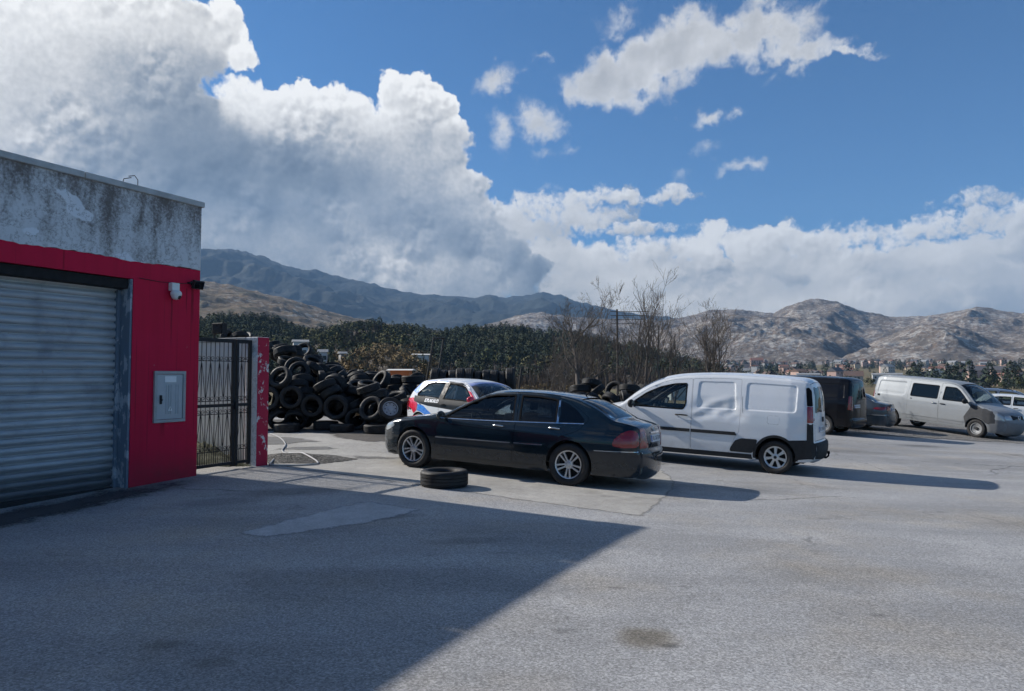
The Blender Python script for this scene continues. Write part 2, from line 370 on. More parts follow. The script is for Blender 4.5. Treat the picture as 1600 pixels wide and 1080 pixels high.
def add_lathe(bm, prof, n=32, axis='Z', close=False, M=None):
    """prof: list of (radius, height)"""
    rings = []
    new = []
    for (r, h) in prof:
        ring = []
        for k in range(n):
            a = 2 * math.pi * k / n
            if axis == 'Z': co = Vector((r * math.cos(a), r * math.sin(a), h))
            else: co = Vector((r * math.cos(a), h, r * math.sin(a)))     # axis Y
            if M is not None: co = M @ co
            ring.append(bm.verts.new(co))
        rings.append(ring)
    m = len(rings)
    for i in range(m if close else m - 1):
        a, b = rings[i], rings[(i + 1) % m]
        for k in range(n):
            bm.faces.new((a[k], a[(k + 1) % n], b[(k + 1) % n], b[k]))
    return rings
def add_prism(bm, poly, z0, z1, M=None):
    """extrude a 2-D polygon (x, y) from z0 to z1"""
    a = [bm.verts.new((x, y, z0)) for x, y in poly]
    b = [bm.verts.new((x, y, z1)) for x, y in poly]
    n = len(poly)
    fs = [bm.faces.new(a[::-1]), bm.faces.new(b)]
    for i in range(n): fs.append(bm.faces.new((a[i], a[(i + 1) % n], b[(i + 1) % n], b[i])))
    if M is not None:
        for v in a + b: v.co = M @ v.co
    return fs

# ------------------------------------------------------------------ numpy noise
_rs = np.random.RandomState(7)
_perm = _rs.permutation(512)
_perm = np.concatenate([_perm, _perm, _perm])
_grad = _rs.uniform(0, 2 * np.pi, 512)
def pnoise(x, y):
    xi = np.floor(x).astype(int); yi = np.floor(y).astype(int)
    xf = x - xi; yf = y - yi
    u = xf ** 3 * (xf * (xf * 6 - 15) + 10); v = yf ** 3 * (yf * (yf * 6 - 15) + 10)
    def g(ix, iy, dx, dy):
        h = _grad[_perm[(_perm[ix & 511] + iy) & 511]]
        return np.cos(h) * dx + np.sin(h) * dy
    a = g(xi, yi, xf, yf); b = g(xi + 1, yi, xf - 1, yf); c = g(xi, yi + 1, xf, yf - 1); d = g(xi + 1, yi + 1, xf - 1, yf - 1)
    return ((a * (1 - u) + b * u) * (1 - v) + (c * (1 - u) + d * u) * v) * 1.5
def fbm(x, y, oct=5, gain=0.5, ridged=False):
    s = np.zeros_like(x); a = 1.0; t = 0.0
    for i in range(oct):
        n = pnoise(x + 17.3 * i, y - 9.1 * i)
        if ridged: n = 1 - 2 * np.abs(n)
        s = s + a * n; t += a; a *= gain; x = x * 2.03; y = y * 2.03
    return s / t
# ------------------------------------------------------------------ the lot: height below the camera at surveyed points (x, y, drop)
SURVEY = [(0, 0, 1.66), (-6.2, 8.2, 1.64), (-4.8, 10.8, 1.50), (-4.28, 11.9, 1.50), (-1.0, 10.3, 1.55), (1.4, 7.7, 1.64),
          (-1.68, 12.4, 1.605), (0.91, 11.2, 1.745), (5.05, 13.6, 1.868), (2.5, 15.2, 1.75), (10.2, 23.3, 1.93), (15.4, 28.4, 1.98),
          (17.2, 26, 2.26), (-6, 19.5, 1.50), (-2, 20, 1.50), (-9, 26, 1.5), (4, 6, 1.72), (8, 10, 1.93), (-12, 10, 1.6), (-30, 0, 1.8), (30, 0, 2.3),
          (-30, 40, 1.5), (40, 40, 2.5), (0, 32, 1.75), (0, -20, 1.8), (30, -20, 2.2), (-30, -20, 1.8), (12, 16, 2.02), (18, 18, 2.25), (25, 28, 2.5)]
_sx = np.array(SURVEY, float)
def _tps(r2): return 0.5 * r2 * np.log(r2 + 1e-9)
def _fit():
    P = _sx[:, :2]; n = len(P)
    K = _tps(((P[:, None] - P[None]) ** 2).sum(-1)) + np.eye(n) * 6.0
    A = np.hstack([np.ones((n, 1)), P])
    M = np.zeros((n + 3, n + 3)); M[:n, :n] = K; M[:n, n:] = A; M[n:, :n] = A.T
    return np.linalg.solve(M, np.concatenate([_sx[:, 2], np.zeros(3)]))
_w = _fit()
def gz_np(X, Y):
    X = np.asarray(X, float); Y = np.asarray(Y, float)
    d2 = (X[..., None] - _sx[:, 0]) ** 2 + (Y[..., None] - _sx[:, 1]) ** 2
    h = _tps(d2) @ _w[:-3] + _w[-3] + _w[-2] * X + _w[-1] * Y
    z = CAM_Z - h
    # banks: behind the pile and the parked row the lot falls away to the valley
    edge = 33.5 + 1.2 * np.sin(X * 0.35) + 0.6 * np.sin(X * 0.9 + 1) + np.clip(X - 12, 0, 30) * 0.25
    t = np.clip((Y - edge) / 12.0, 0, 1)
    return z - 7.0 * t * t * (3 - 2 * t)
def gz(x, y): return float(gz_np(np.array([x]), np.array([y]))[0])

def grid_mesh(name, xs, ys, zf, m, lift=0.0, mask=None):
    X, Y = np.meshgrid(xs, ys)
    Z = zf(X, Y) + lift
    nx, ny = len(xs), len(ys)
    vs = np.stack([X, Y, Z], -1).reshape(-1, 3)
    fs = []
    for j in range(ny - 1):
        for i in range(nx - 1):
            fs.append((j * nx + i, j * nx + i + 1, (j + 1) * nx + i + 1, (j + 1) * nx + i))
    return mesh_obj(name, vs, fs, m, smooth=True)

def asphalt():
    m, b = mat('worn_asphalt')
    P = worldco(b)
    big = b.noise(P, 0.35, 5, 0.6)
    mid = b.noise(P, 2.2, 6, 0.65)
    grit = b.voro(P, 95.0, out='Color')
    gr = b.xyz(grit)[0]
    fine = b.noise(P, 55.0, 4, 0.7)
    tone = b.add(b.mul(b.sub(big, 0.5), 0.22), b.mul(b.sub(mid, 0.5), 0.16))
    v = b.add(ASPHALT, b.mul(tone, ASPHALT * 1.5))
    v = b.mul(v, b.ramp(gr, 0.0, 1.0, 0.68, 1.30, False))
    v = b.mul(v, b.ramp(fine, 0.3, 0.72, 0.70, 1.28))
    # tyre-polished lanes, patches and fine cracks
    lane = b.noise(b.v('MULTIPLY', P, (0.16, 0.75, 1.0)), 1.0, 5, 0.6)
    v = b.mul(v, b.ramp(lane, 0.36, 0.64, 0.86, 1.12))
    patch = b.ramp(b.noise(b.v('ADD', P, (31.0, 7.0, 0.0)), 0.28, 6, 0.62), 0.54, 0.60)
    v = b.mul(v, b.fmix(patch, 1.0, 0.87))
    cw = b.v('ADD', P, b.v('SCALE', b.v('SUBTRACT', b.noise(P, 1.1, 5, 0.65, color=True), (0.5, 0.5, 0.5)), 0.9))
    crack = b.mul(b.ramp(b.voro(cw, 0.26, 'DISTANCE_TO_EDGE'), 0.009, 0.002), b.ramp(b.noise(P, 0.30, 3), 0.50, 0.60))
    v = b.mul(v, b.fmix(crack, 1.0, 0.48))
    sp = b.noise(b.v('MULTIPLY', P, (1.0, 1.6, 1.0)), 0.9, 5, 0.6)
    v = b.mul(v, b.fmix(b.ramp(sp, 0.62, 0.80), 1.0, 0.74))
    dv = b.v('MULTIPLY', b.v('ADD', P, b.v('SCALE', b.noise(P, 6, 3, color=True), 0.05)), (0.7, 1.2, 1.0))
    drip = b.ramp(b.voro(dv, 1.1), 0.075, 0.02)
    dripsel = b.m('GREATER_THAN', b.xyz(b.voro(dv, 1.1, out='Color'))[0], 0.70)
    v = b.mul(v, b.fmix(b.mul(drip, dripsel), 1.0, 0.50))
    # stains where they lie: centre, half-widths, turn, depth
    ragged = b.sub(b.noise(P, 5.5, 6, 0.68), 0.5)
    brown = None
    for (sx, sy, rx, ry, rot, dep) in STAINS:
        mp = b.n('ShaderNodeMapping', vector_type='TEXTURE')
        b.L.new(P, mp.inputs['Vector']); mp.inputs['Location'].default_value = (sx, sy, 0); mp.inputs['Rotation'].default_value = (0, 0, rot); mp.inputs['Scale'].default_value = (rx, ry, 50)
        d = b.add(b.v('LENGTH', mp.outputs[0]), b.mul(ragged, 0.9))
        f = b.ramp(d, 1.25, 0.35)
        v = b.mul(v, b.fmix(f, 1.0, dep))
        if brown is None: brown = f
    tan = b.ramp(b.noise(P, 0.5, 4, 0.6), 0.45, 0.75)
    c = b.mix(tan, c4(1.0, 1.0, 1.0), c4(1.08, 1.0, 0.88))
    c = b.mix(brown, c, c4(1.10, 1.0, 0.84))
    c = b.v('SCALE', c, v)
    h = b.add(b.mul(gr, 0.6), b.mul(fine, 0.6))
    bsdf(b, c, b.ramp(mid, 0.3, 0.7, 0.72, 0.9), spec=0.35, normal=b.bump(h, 0.5, 0.006))
    return m
STAINS = [(0.84, 4.52, .22, .19, .4, .50), (0.34, 4.62, .10, .06, 0, .72), (0.80, 5.55, .09, .04, 0, .68), (1.35, 5.62, .07, .03, 0, .66), (2.55, 5.05, .08, .04, 0, .7), (-2.9, 9.6, 1.0, .36, .35, .62), (-3.6, 8.9, .6, .3, .2, .7),
          (-1.35, 8.05, .42, .15, .5, .62), (-1.7, 4.1, .15, .10, 0, .72), (-2.1, 4.35, .16, .08, 0, .7), (11.8, 20.6, .8, .5, .2, .55), (12.6, 15.4, .5, .3, 0, .7), (4.1, 11.3, .8, .3, -.3, .8), (8.6, 18.2, 1.4, .6, -.3, .78), (-5.2, 9.6, 1.3, .5, 1.1, .6), (-0.4, 7.0, .5, .16, .3, .75), (6.3, 9.0, .9, .25, .2, .85)]
ASPHALT = 0.31
M_ASPHALT = asphalt()
def axis(segs):
    out = []
    for a, c, st in segs: out += list(np.arange(a, c - 1e-6, st))
    out.append(segs[-1][1]); return np.array(out)
tag(grid_mesh('ground', axis([(-60, -12, 2.0), (-12, 20, 0.4), (20, 80, 1.5)]), axis([(-40, -4, 2.0), (-4, 50, 0.4)]), gz_np, M_ASPHALT), kind='structure')

def sheet(name, poly, m, lift, step=0.3, jag=0.05, seed=0, kind='structure'):
    """an irregular flat sheet lying on the lot"""
    rnd = random.Random(seed)
    pts = []
    n = len(poly)
    for i in range(n):
        a = Vector(poly[i]); c = Vector(poly[(i + 1) % n])
        k = max(1, int((c - a).length / 0.22))
        for j in range(k):
            p = a.lerp(c, j / k)
            pts.append((p.x + rnd.uniform(-jag, jag), p.y + rnd.uniform(-jag, jag)))
    ex = [q for d_ in (.06, .16, .32, .6) for q in grow_poly(pts, -d_)]
    vs, fs = tri_fill(pts, [], step, ex)
    z = gz_np(vs[:, 0], vs[:, 1]) + lift
    o = mesh_obj(name, np.column_stack([vs, z]), fs, m, smooth=True)
    at = o.data.attributes.new('rim', 'FLOAT', 'POINT'); at.data.foreach_set('value', seg_dist(vs, pts).astype(np.float32))
    return tag(o, kind=kind)

def in_poly(P, poly):
    P = np.asarray(P); poly = np.asarray(poly)
    x, y = P[:, 0], P[:, 1]
    ins = np.zeros(len(P), bool)
    x0, y0 = poly[:, 0], poly[:, 1]
    x1, y1 = np.roll(x0, -1), np.roll(y0, -1)
    for a, b_, c, d in zip(x0, y0, x1, y1):
        cond = ((b_ > y) != (d > y))
        with np.errstate(divide='ignore', invalid='ignore'):
            xi = (c - a) * (y - b_) / (d - b_) + a
        ins ^= cond & (x < xi)
    return ins
def seg_dist(P, poly, closed=True):
    P = np.asarray(P, float); q = np.asarray(poly, float)
    a = q if closed else q[:-1]
    c = np.roll(q, -1, 0) if closed else q[1:]
    d = np.full(len(P), 1e9)
    for s, e in zip(a, c):
        v = e - s; L = (v * v).sum()
        t = np.clip(((P - s) @ v) / (L + 1e-12), 0, 1)
        d = np.minimum(d, np.hypot(*(P - s - t[:, None] * v).T))
    return d
def tri_fill(outer, holes, step, extra=None):
    """triangulate a 2-D region with holes and an inner lattice: (verts n x 2, faces)"""
    loops = [np.asarray(outer, float)] + [np.asarray(h, float) for h in holes]
    V = []; E = []
    for l in loops:
        s = len(V)
        V += [tuple(p) for p in l]
        E += [(s + i, s + (i + 1) % len(l)) for i in range(len(l))]
    lo = loops[0].min(0); hi = loops[0].max(0)
    xs = np.arange(lo[0], hi[0], step); ys = np.arange(lo[1], hi[1], step)
    G = np.array([(x + (j % 2) * step * 0.5, y) for j, y in enumerate(ys) for x in xs]) if len(xs) and len(ys) else np.zeros((0, 2))
    if extra is not None and len(extra): G = np.vstack([G, extra]) if len(G) else np.asarray(extra)
    if len(G):
        keep = in_poly(G, loops[0])
        for h in loops[1:]: keep &= ~in_poly(G, h)
        G = G[keep]
        if len(G):
            d = np.full(len(G), 1e9)
            for l in loops: d = np.minimum(d, seg_dist(G, l))
            G = G[d > min(step * 0.22, 0.012)]
            V += [tuple(p) for p in G]
    r = delaunay_2d_cdt([Vector(v) for v in V], E, [], 0, 1e-6)
    vs = np.array([tuple(v) for v in r[0]]); fs = [tuple(f) for f in r[2]]
    C = np.array([vs[list(f)].mean(0) for f in fs])
    keep = in_poly(C, loops[0])
    for h in loops[1:]: keep &= ~in_poly(C, h)
    return vs, [f for f, k in zip(fs, keep) if k]

def grow_poly(poly, d):
    P = np.array(poly, float)
    area = 0.5 * np.sum(P[:, 0] * np.roll(P[:, 1], -1) - np.roll(P[:, 0], -1) * P[:, 1])
    t = np.roll(P, -2, 0) - np.roll(P, 2, 0); t /= np.linalg.norm(t, axis=1)[:, None] + 1e-9
    n = np.stack([t[:, 1], -t[:, 0]], 1) * (1 if area > 0 else -1)
    return [tuple(q) for q in P + n * d]
def concrete(name, base, tint, stains=0.5, feather=0.12):
    m, b = mat(name)
    P = worldco(b)
    big = b.noise(P, 0.8, 6, 0.65)
    mid = b.noise(P, 6.0, 5, 0.7)
    gr = b.xyz(b.voro(P, 110.0, out='Color'))[0]
    v = b.mul(base, b.ramp(big, 0.25, 0.75, 1 - 0.28 * stains, 1 + 0.18 * stains))
    v = b.mul(v, b.ramp(mid, 0.25, 0.75, 0.86, 1.10))
    v = b.mul(v, b.ramp(gr, 0, 1, 0.78, 1.2, False))
    wet = b.ramp(b.noise(P, 0.55, 4, 0.55), 0.62, 0.68)
    v = b.mul(v, b.fmix(wet, 1.0, 1 - 0.35 * stains))
    p = bsdf(b, b.v('SCALE', c4(*tint), v), b.fmix(wet, 0.85, 0.6), spec=0.3, normal=b.bump(b.add(gr, mid), 0.4, 0.005))
    # worn, feathered margin
    rim = b.n('ShaderNodeAttribute', attribute_name='rim').outputs['Fac']
    rag = b.add(b.mul(b.sub(b.noise(P, 4.0, 6, 0.7), 0.5), 1.5), b.mul(b.sub(b.noise(P, 30.0, 3, 0.7), 0.5), 0.9))
    al = b.ramp(b.add(b.m('DIVIDE', rim, feather), rag), 0.15, 0.85)
    tr = b.n('ShaderNodeBsdfTransparent'); mx = b.n('ShaderNodeMixShader')
    b.L.new(al, mx.inputs[0]); b.L.new(tr.outputs[0], mx.inputs[1]); b.L.new(p.outputs[0], mx.inputs[2]); b.L.new(mx.outputs[0], b.out.inputs[0])
    return m
M_CONC = concrete('pale_concrete', 0.36, (1.04, 1.0, 0.92), 0.6, 0.10)
M_PATCH = concrete('patched_concrete', 0.44, (1.0, 1.0, 1.0), 0.5, 0.16)
M_WET_SHADE = concrete('wet_dirt_and_heap_shade', 0.10, (1.05, 0.96, 0.86), 0.6, 0.30)
M_DIRT = concrete('grey_silt', 0.17, (1.02, 1.0, 0.95), 0.7, 0.28)
# ------------------------------------------------------------------ paved sheets on the lot
sheet('concrete_apron', [(-4.05, 12.15), (-1.99, 10.72), (0.0, 9.45), (1.58, 8.5), (2.1, 9.9), (2.75, 11.9), (2.9, 13.5), (2.2, 16.5), (1.5, 21), (-3, 21), (-8.6, 21.4), (-9, 16), (-4.25, 12.8)], M_CONC, 0.004, 0.4, 0.03, 1)
sheet('repair_patch', [(-2.85, 7.22), (-2.42, 6.98), (-1.55, 7.62), (-1.3, 7.95), (-0.98, 8.5), (-1.75, 9.0), (-1.95, 8.9)], M_PATCH, 0.004, 0.3, 0.012, 2)
sheet('asphalt_seam', [(-4.05, 12.05), (-1.98, 10.6), (0.0, 9.33), (1.6, 8.36), (1.66, 8.46), (0.02, 9.44), (-1.97, 10.7), (-4.03, 12.14)], M_DIRT, 0.008, 0.3, 0.02, 3)
sheet('wet_patch_and_heap_shade', [(-8.6, 19.9), (-6.5, 19.2), (-4.9, 18.5), (-4.3, 17.3), (-3.4, 16.4), (-2.4, 16.6), (-2.0, 18), (-2.1, 24.6), (-9.5, 24.8), (-10, 20.6)], M_WET_SHADE, 0.008, 0.4, 0.06, 4)  # wet ground in front; its dark colour runs under the heap as painted shade
sheet('silt_patch', [(-6.5, 17.9), (-5.1, 17.3), (-4.3, 16.4), (-5.1, 15.4), (-6.3, 15.5)], M_DIRT, 0.012, 0.3, 0.07, 5)
sheet('silt_patch', [(-5.0, 15.0), (-4.0, 15.4), (-3.4, 15.0), (-4.0, 14.5), (-4.9, 14.4)], M_DIRT, 0.008, 0.3, 0.07, 6)
sheet('silt_patch', [(-3.4, 13.9), (-2.0, 13.9), (-1.7, 13.6), (-2.9, 13.3)], M_DIRT, 0.008, 0.3, 0.05, 7)

def mound(name, cx, cy, rx, ry, h, m, seed, n=46):
    xs = np.linspace(-1.25, 1.25, n)
    X, Y = np.meshgrid(xs, xs)
    r = np.hypot(X, Y) + 0.18 * fbm(X * 2 + seed, Y * 2, 3)
    Z = h * np.clip(1 - r, 0, 1) ** 0.8 * (1 + 0.5 * fbm(X * 5 + seed, Y * 5, 4))
    wx, wy = X * rx + cx, Y * ry + cy
    z = gz_np(wx, wy) + Z - 0.03 * (r > 1)
    vs = np.stack([wx, wy, z], -1).reshape(-1, 3)
    fs = [(j * n + i, j * n + i + 1, (j + 1) * n + i + 1, (j + 1) * n + i) for j in range(n - 1) for i in range(n - 1)]
    return mesh_obj(name, vs, fs, m, smooth=True)
def gravel_mat(name, a, b_, scale=38):
    m, b = mat(name)
    P = worldco(b)
    col = b.voro(P, scale, out='Color'); d = b.voro(P, scale)
    g = b.xyz(col)[0]
    n = b.noise(P, 1.3, 5, 0.6)
    c = b.mix(g, c4(*a), c4(*b_))
    c = b.v('SCALE', c, b.mul(b.ramp(n, 0.3, 0.7, 0.6, 1.15), b.ramp(d, 0.0, 0.6, 1.1, 0.45)))
    bsdf(b, c, 0.9, spec=0.2, normal=b.bump(b.add(b.sub(0.6, d), b.mul(g, 0.6)), 0.9, 0.03))
    return m
M_GRAVEL = gravel_mat('loose_gravel', (0.10, 0.095, 0.085), (0.42, 0.40, 0.37))
M_GRAVEL2 = gravel_mat('bank_gravel', (0.20, 0.19, 0.18), (0.60, 0.58, 0.55), 22)
tag(mound('gravel_heap', -3.95, 13.1, 1.05, 0.75, 0.10, M_GRAVEL, 3), 'low heap of dark gravel beside the hose behind the gate post', 'gravel', kind='stuff')

# ------------------------------------------------------------------ the red garage
U = Vector((-0.455, -0.89, 0)).normalized()       # along the front wall, from the far corner towards the camera
NRM = Vector((-U.y, U.x, 0))                      # outward
G0 = Vector((-4.81, 10.9, gz(-4.81, 10.9)))
garage = tag(empty('garage', G0, math.atan2(U.y, U.x)), 'red painted workshop with stained pale plaster top and a roller shutter door', 'garage')

def paint_red():
    m, b = mat('red_wall_paint')
    P = objco(b)
    streak = b.noise(b.v('MULTIPLY', P, (9.0, 9.0, 0.55)), 1.0, 5, 0.6)
    blot = b.noise(P, 1.3, 5, 0.6)
    c = b.mix(b.ramp(streak, 0.35, 0.75), c4(0.57, 0.011, 0.050), c4(0.51, 0.010, 0.043))
    c = b.mix(b.mul(b.ramp(blot, 0.45, 0.7), 0.5), c, c4(0.62, 0.020, 0.068))
    x, y, z = b.xyz(P)
    run = b.ramp(b.noise(b.v('MULTIPLY', P, (22.0, 5.0, 0.25)), 1.0, 3, 0.5), 0.64, 0.72)
    c = b.mix(b.mul(run, 0.55), c, c4(0.20, 0.008, 0.02))
    wob = b.mul(b.sub(b.noise(b.v('MULTIPLY', P, (2, 2, 5)), 1.0, 4), 0.5), 0.03)
    for (sx, z0, z1, w_) in ((0.485, 2.68, 1.75, 0.018), (0.13, 2.86, 2.10, 0.030), (0.23, 2.84, 2.35, 0.014), (0.60, 1.10, 0.55, 0.05)):
        k = b.mul(b.ramp(b.m('ABSOLUTE', b.add(b.sub(x, sx), wob)), w_, w_ * 0.3), b.mul(b.ramp(z, z1, z0 - 0.15, 0.0, 0.75), b.m('LESS_THAN', z, z0)))
        c = b.mix(k, c, c4(0.16, 0.008, 0.018))
    chip = b.mul(b.ramp(b.noise(P, 11, 6, 0.7), 0.66, 0.68), b.ramp(b.noise(P, 1.6, 3), 0.5, 0.62))
    c = b.mix(b.mul(chip, 0.8), c, c4(0.42, 0.30, 0.30))
    dirt = b.mul(b.ramp(z, 0.55, 0.0), b.noise(P, 5, 4))
    c = b.mix(b.mul(dirt, 0.8), c, c4(0.12, 0.04, 0.04))
    bsdf(b, c, b.ramp(blot, 0.3, 0.7, 0.6, 0.8), spec=0.2, normal=b.bump(b.noise(P, 70, 4, 0.6), 0.12, 0.004))
    return m
def old_plaster(name='stained_plaster', peel=False):
    m, b = mat(name)
    P = objco(b)
    x, y, z = b.xyz(P)
    Q = b.v('ADD', P, b.v('SCALE', b.noise(P, 3, 4, 0.6, color=True), 0.18))
    run = b.noise(b.v('MULTIPLY', Q, (4.2, 4.2, 0.9)), 1.0, 7, 0.68)
    big = b.noise(b.v('MULTIPLY', Q, (1.4, 1.4, 0.8)), 1.0, 5, 0.6)
    fine = b.noise(P, 26, 5, 0.72)
    hi = b.ramp(z, 3.1, 4.2)                             # soot lies heavier just under the coping
    s = b.add(b.add(b.mul(run, 0.75), b.mul(big, 0.35)), b.mul(hi, 0.20))
    grime = b.ramp(b.add(s, b.mul(b.sub(fine, 0.5), 0.42)), 0.55, 0.84)
    c = b.mix(b.noise(P, 2.0, 4), c4(0.70, 0.71, 0.72), c4(0.58, 0.59, 0.61))
    c = b.mix(grime, c, c4(0.17, 0.15, 0.14))
    pat = b.ramp(b.noise(b.v('MULTIPLY', Q, (1.1, 1.1, 1.8)), 1.0, 2, 0.4), 0.585, 0.60)   # repaired, paler patches
    c = b.mix(b.mul(pat, 0.9), c, c4(0.76, 0.78, 0.82))
    edge = b.ramp(b.m('ABSOLUTE', b.sub(b.noise(Q, 5.0, 6, 0.7), 0.5)), 0.016, 0.0)
    c = b.mix(b.mul(edge, 0.75), c, c4(0.14, 0.13, 0.12))
    bsdf(b, c, 0.88, spec=0.25, normal=b.bump(b.add(fine, b.mul(pat, 0.5)), 0.35, 0.01))
    return m
def peeling_red():
    m, b = mat('peeling_red_paint')
    P = objco(b)
    n = b.noise(P, 4.5, 6, 0.68)
    f = b.ramp(n, 0.555, 0.585)
    c = b.mix(f, b.mix(b.noise(P, 3), c4(0.50, 0.02, 0.06), c4(0.36, 0.014, 0.045)), c4(0.62, 0.60, 0.58))
    bsdf(b, c, 0.7, spec=0.3, normal=b.bump(f, 0.35, 0.006))
    return m
M_RED = paint_red(); M_PLASTER = old_plaster(); M_PEEL = peeling_red()
M_COPING = simple('coping_concrete', (0.42, 0.43, 0.43), 0.9, var=0.45, scale=5, bump=0.3, bscale=40)
def jamb_mat():
    m, b = mat('flaking_blue_grey')
    P = objco(b)
    f = b.ramp(b.noise(b.v('MULTIPLY', P, (1, 1, 0.5)), 6, 6, 0.7), 0.52, 0.58)
    c = b.mix(f, c4(0.15, 0.19, 0.24), c4(0.40, 0.43, 0.47))
    bsdf(b, c, 0.75, spec=0.3, normal=b.bump(f, 0.3, 0.006)); return m
M_JAMB = jamb_mat()
def shutter_mat():
    m, b = mat('galvanised_slats')
    P = objco(b)
    smear = b.noise(b.v('MULTIPLY', P, (1.2, 1, 7.0)), 1.0, 6, 0.65)
    blot = b.noise(P, 2.6, 5, 0.65)
    z = b.xyz(P)[2]
    c = b.mix(b.ramp(smear, 0.3, 0.75), c4(0.32, 0.34, 0.365), c4(0.47, 0.49, 0.51))
    c = b.mix(b.mul(b.ramp(blot, 0.5, 0.75), 0.5), c, c4(0.18, 0.20, 0.235))
    rust = b.mul(b.ramp(b.noise(P, 9, 5, 0.7), 0.62, 0.72), 0.5)
    c = b.mix(rust, c, c4(0.22, 0.17, 0.14))
    old = b.mul(b.ramp(z, 2.55, 2.75), b.ramp(b.noise(b.v('MULTIPLY', P, (7, 1, 2)), 1, 5, 0.7), 0.4, 0.6))
    c = b.mix(b.mul(old, 0.75), c, c4(0.50, 0.50, 0.48))
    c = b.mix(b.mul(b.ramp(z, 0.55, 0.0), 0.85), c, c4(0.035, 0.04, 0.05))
    bsdf(b, c, b.ramp(blot, 0.3, 0.7, 0.42, 0.6), 0.35, 0.5, normal=b.bump(b.noise(P, 60, 3), 0.08, 0.003)); return m
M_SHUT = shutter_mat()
M_BLACKMET = simple('black_iron', (0.010, 0.010, 0.012), 0.7, var=0.4, scale=20)
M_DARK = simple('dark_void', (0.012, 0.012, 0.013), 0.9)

LEN, DEPTH, HT = 13.0, 7.5, 4.12
JX0, JX1, JZ, REC = 1.10, 6.3, 2.88, 0.26
def wall_piece(name, x0, x1, z0, z1, m, y0=-0.3, y1=0.0, bev=0.0, slope=0.0):
    bm = bmesh.new()
    nx = max(1, int((x1 - x0) / 0.5))
    add_box(bm, (x0, y0, z0), (x1, y1, z1), bev)
    return bm_obj(name, bm, m, garage)
wall_piece('wall', 0, JX0, -0.3, 3.14, M_RED)
wall_piece('wall', JX1, LEN, -0.3, 3.14, M_RED)
wall_piece('lintel', JX0, JX1, JZ, 3.14, M_RED)
bm = bmesh.new()                                         # side, back and far end walls
add_box(bm, (0.003, -DEPTH, -0.4), (0.25, -0.302, HT - 0.004)); add_box(bm, (0.252, -DEPTH, -0.4), (LEN - 0.252, -DEPTH + 0.25, HT - 0.004)); add_box(bm, (LEN - 0.25, -DEPTH, -0.4), (LEN - 0.003, -0.302, HT - 0.004))
bm_obj('side_wall', bm, M_PLASTER, garage)
bm = bmesh.new(); add_box(bm, (0.26, -DEPTH + 0.26, 3.75), (LEN - 0.26, -0.32, 3.95)); bm_obj('roof', bm, M_COPING, garage)
# the stained parapet panel, with the crooked lower edge where the red paint stops
bm = bmesh.new()
rnd = random.Random(5)
N = 180
lowz = [3.143 - 0.006 + rnd.uniform(-0.010, 0.012) + 0.012 * math.sin(i * 0.31) for i in range(N + 1)]
a = [bm.verts.new((LEN * i / N, 0.006, lowz[i])) for i in range(N + 1)]; b_ = [bm.verts.new((LEN * i / N, 0.006, HT)) for i in range(N + 1)]
c = [bm.verts.new((LEN * i / N, -0.3, 3.143)) for i in range(N + 1)]; d = [bm.verts.new((LEN * i / N, -0.3, HT)) for i in range(N + 1)]
for i in range(N):
    for p, q in ((a, b_), (b_, d), (d, c), (c, a)): bm.faces.new((p[i], p[i + 1], q[i + 1], q[i]))
bm.faces.new((a[0], b_[0], d[0], c[0])); bm.faces.new((a[N], c[N], d[N], b_[N]))
bm_obj('parapet', bm, M_PLASTER, garage)
bm = bmesh.new()
for i in range(7): add_box(bm, (-0.03 + i * 1.88, -0.36, HT), (-0.03 + (i + 1) * 1.88 - 0.012, 0.045, HT + 0.085), 0.01)
bm_obj('coping', bm, M_COPING, garage)
# flaking reveal of the door opening
bm = bmesh.new(); add_box(bm, (JX0 - 0.004 + 0.004, -REC, -0.3), (JX0 + 0.035, -0.012, JZ - 0.003), 0.004); bm_obj('door_jamb', bm, M_JAMB, garage)
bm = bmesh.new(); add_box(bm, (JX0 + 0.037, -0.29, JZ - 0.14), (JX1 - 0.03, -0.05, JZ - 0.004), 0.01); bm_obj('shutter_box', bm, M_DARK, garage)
# roller shutter: curved slats
prof = []
PIT = 0.108
nsl = int((JZ + 0.1) / PIT)
for k in range(nsl):
    z = -0.12 + k * PIT
    prof += [(-REC - 0.020, z - 0.002), (-REC - 0.020, z + 0.020)]
    for j in range(6):
        t = j / 5.0
        prof.append((-REC + 0.004 + 0.016 * math.sin(math.pi * (0.08 + 0.84 * t)), z + 0.022 + t * (PIT - 0.030)))
vs = []; fs = []
XS = np.linspace(JX0 + 0.03, JX1 - 0.03, 40)
rnd = random.Random(2)
for i, x in enumerate(XS):
    for (y, z) in prof: vs.append((x, y + 0.004 * math.sin(x * 2.1 + z * 3) + 0.002 * math.sin(x * 7 + z), z + 0.004 * math.sin(x * 1.3)))
n = len(prof)
for i in range(len(XS) - 1):
    for k in range(n - 1): fs.append((i * n + k, (i + 1) * n + k, (i + 1) * n + k + 1, i * n + k + 1))
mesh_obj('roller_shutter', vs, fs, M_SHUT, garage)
bm = bmesh.new(); add_box(bm, (JX0 + 0.04, -REC - 0.02, -0.13), (JX1 - 0.04, -REC + 0.045, -0.02), 0.01); bm_obj('shutter_foot', bm, M_BLACKMET, garage)
bm = bmesh.new(); add_box(bm, (JX0 + 0.036, -REC - 0.03, -0.2), (JX0 + 0.085, -REC + 0.05, JZ - 0.15), 0.005); bm_obj('shutter_rail', bm, M_JAMB, garage)
bm = bmesh.new()
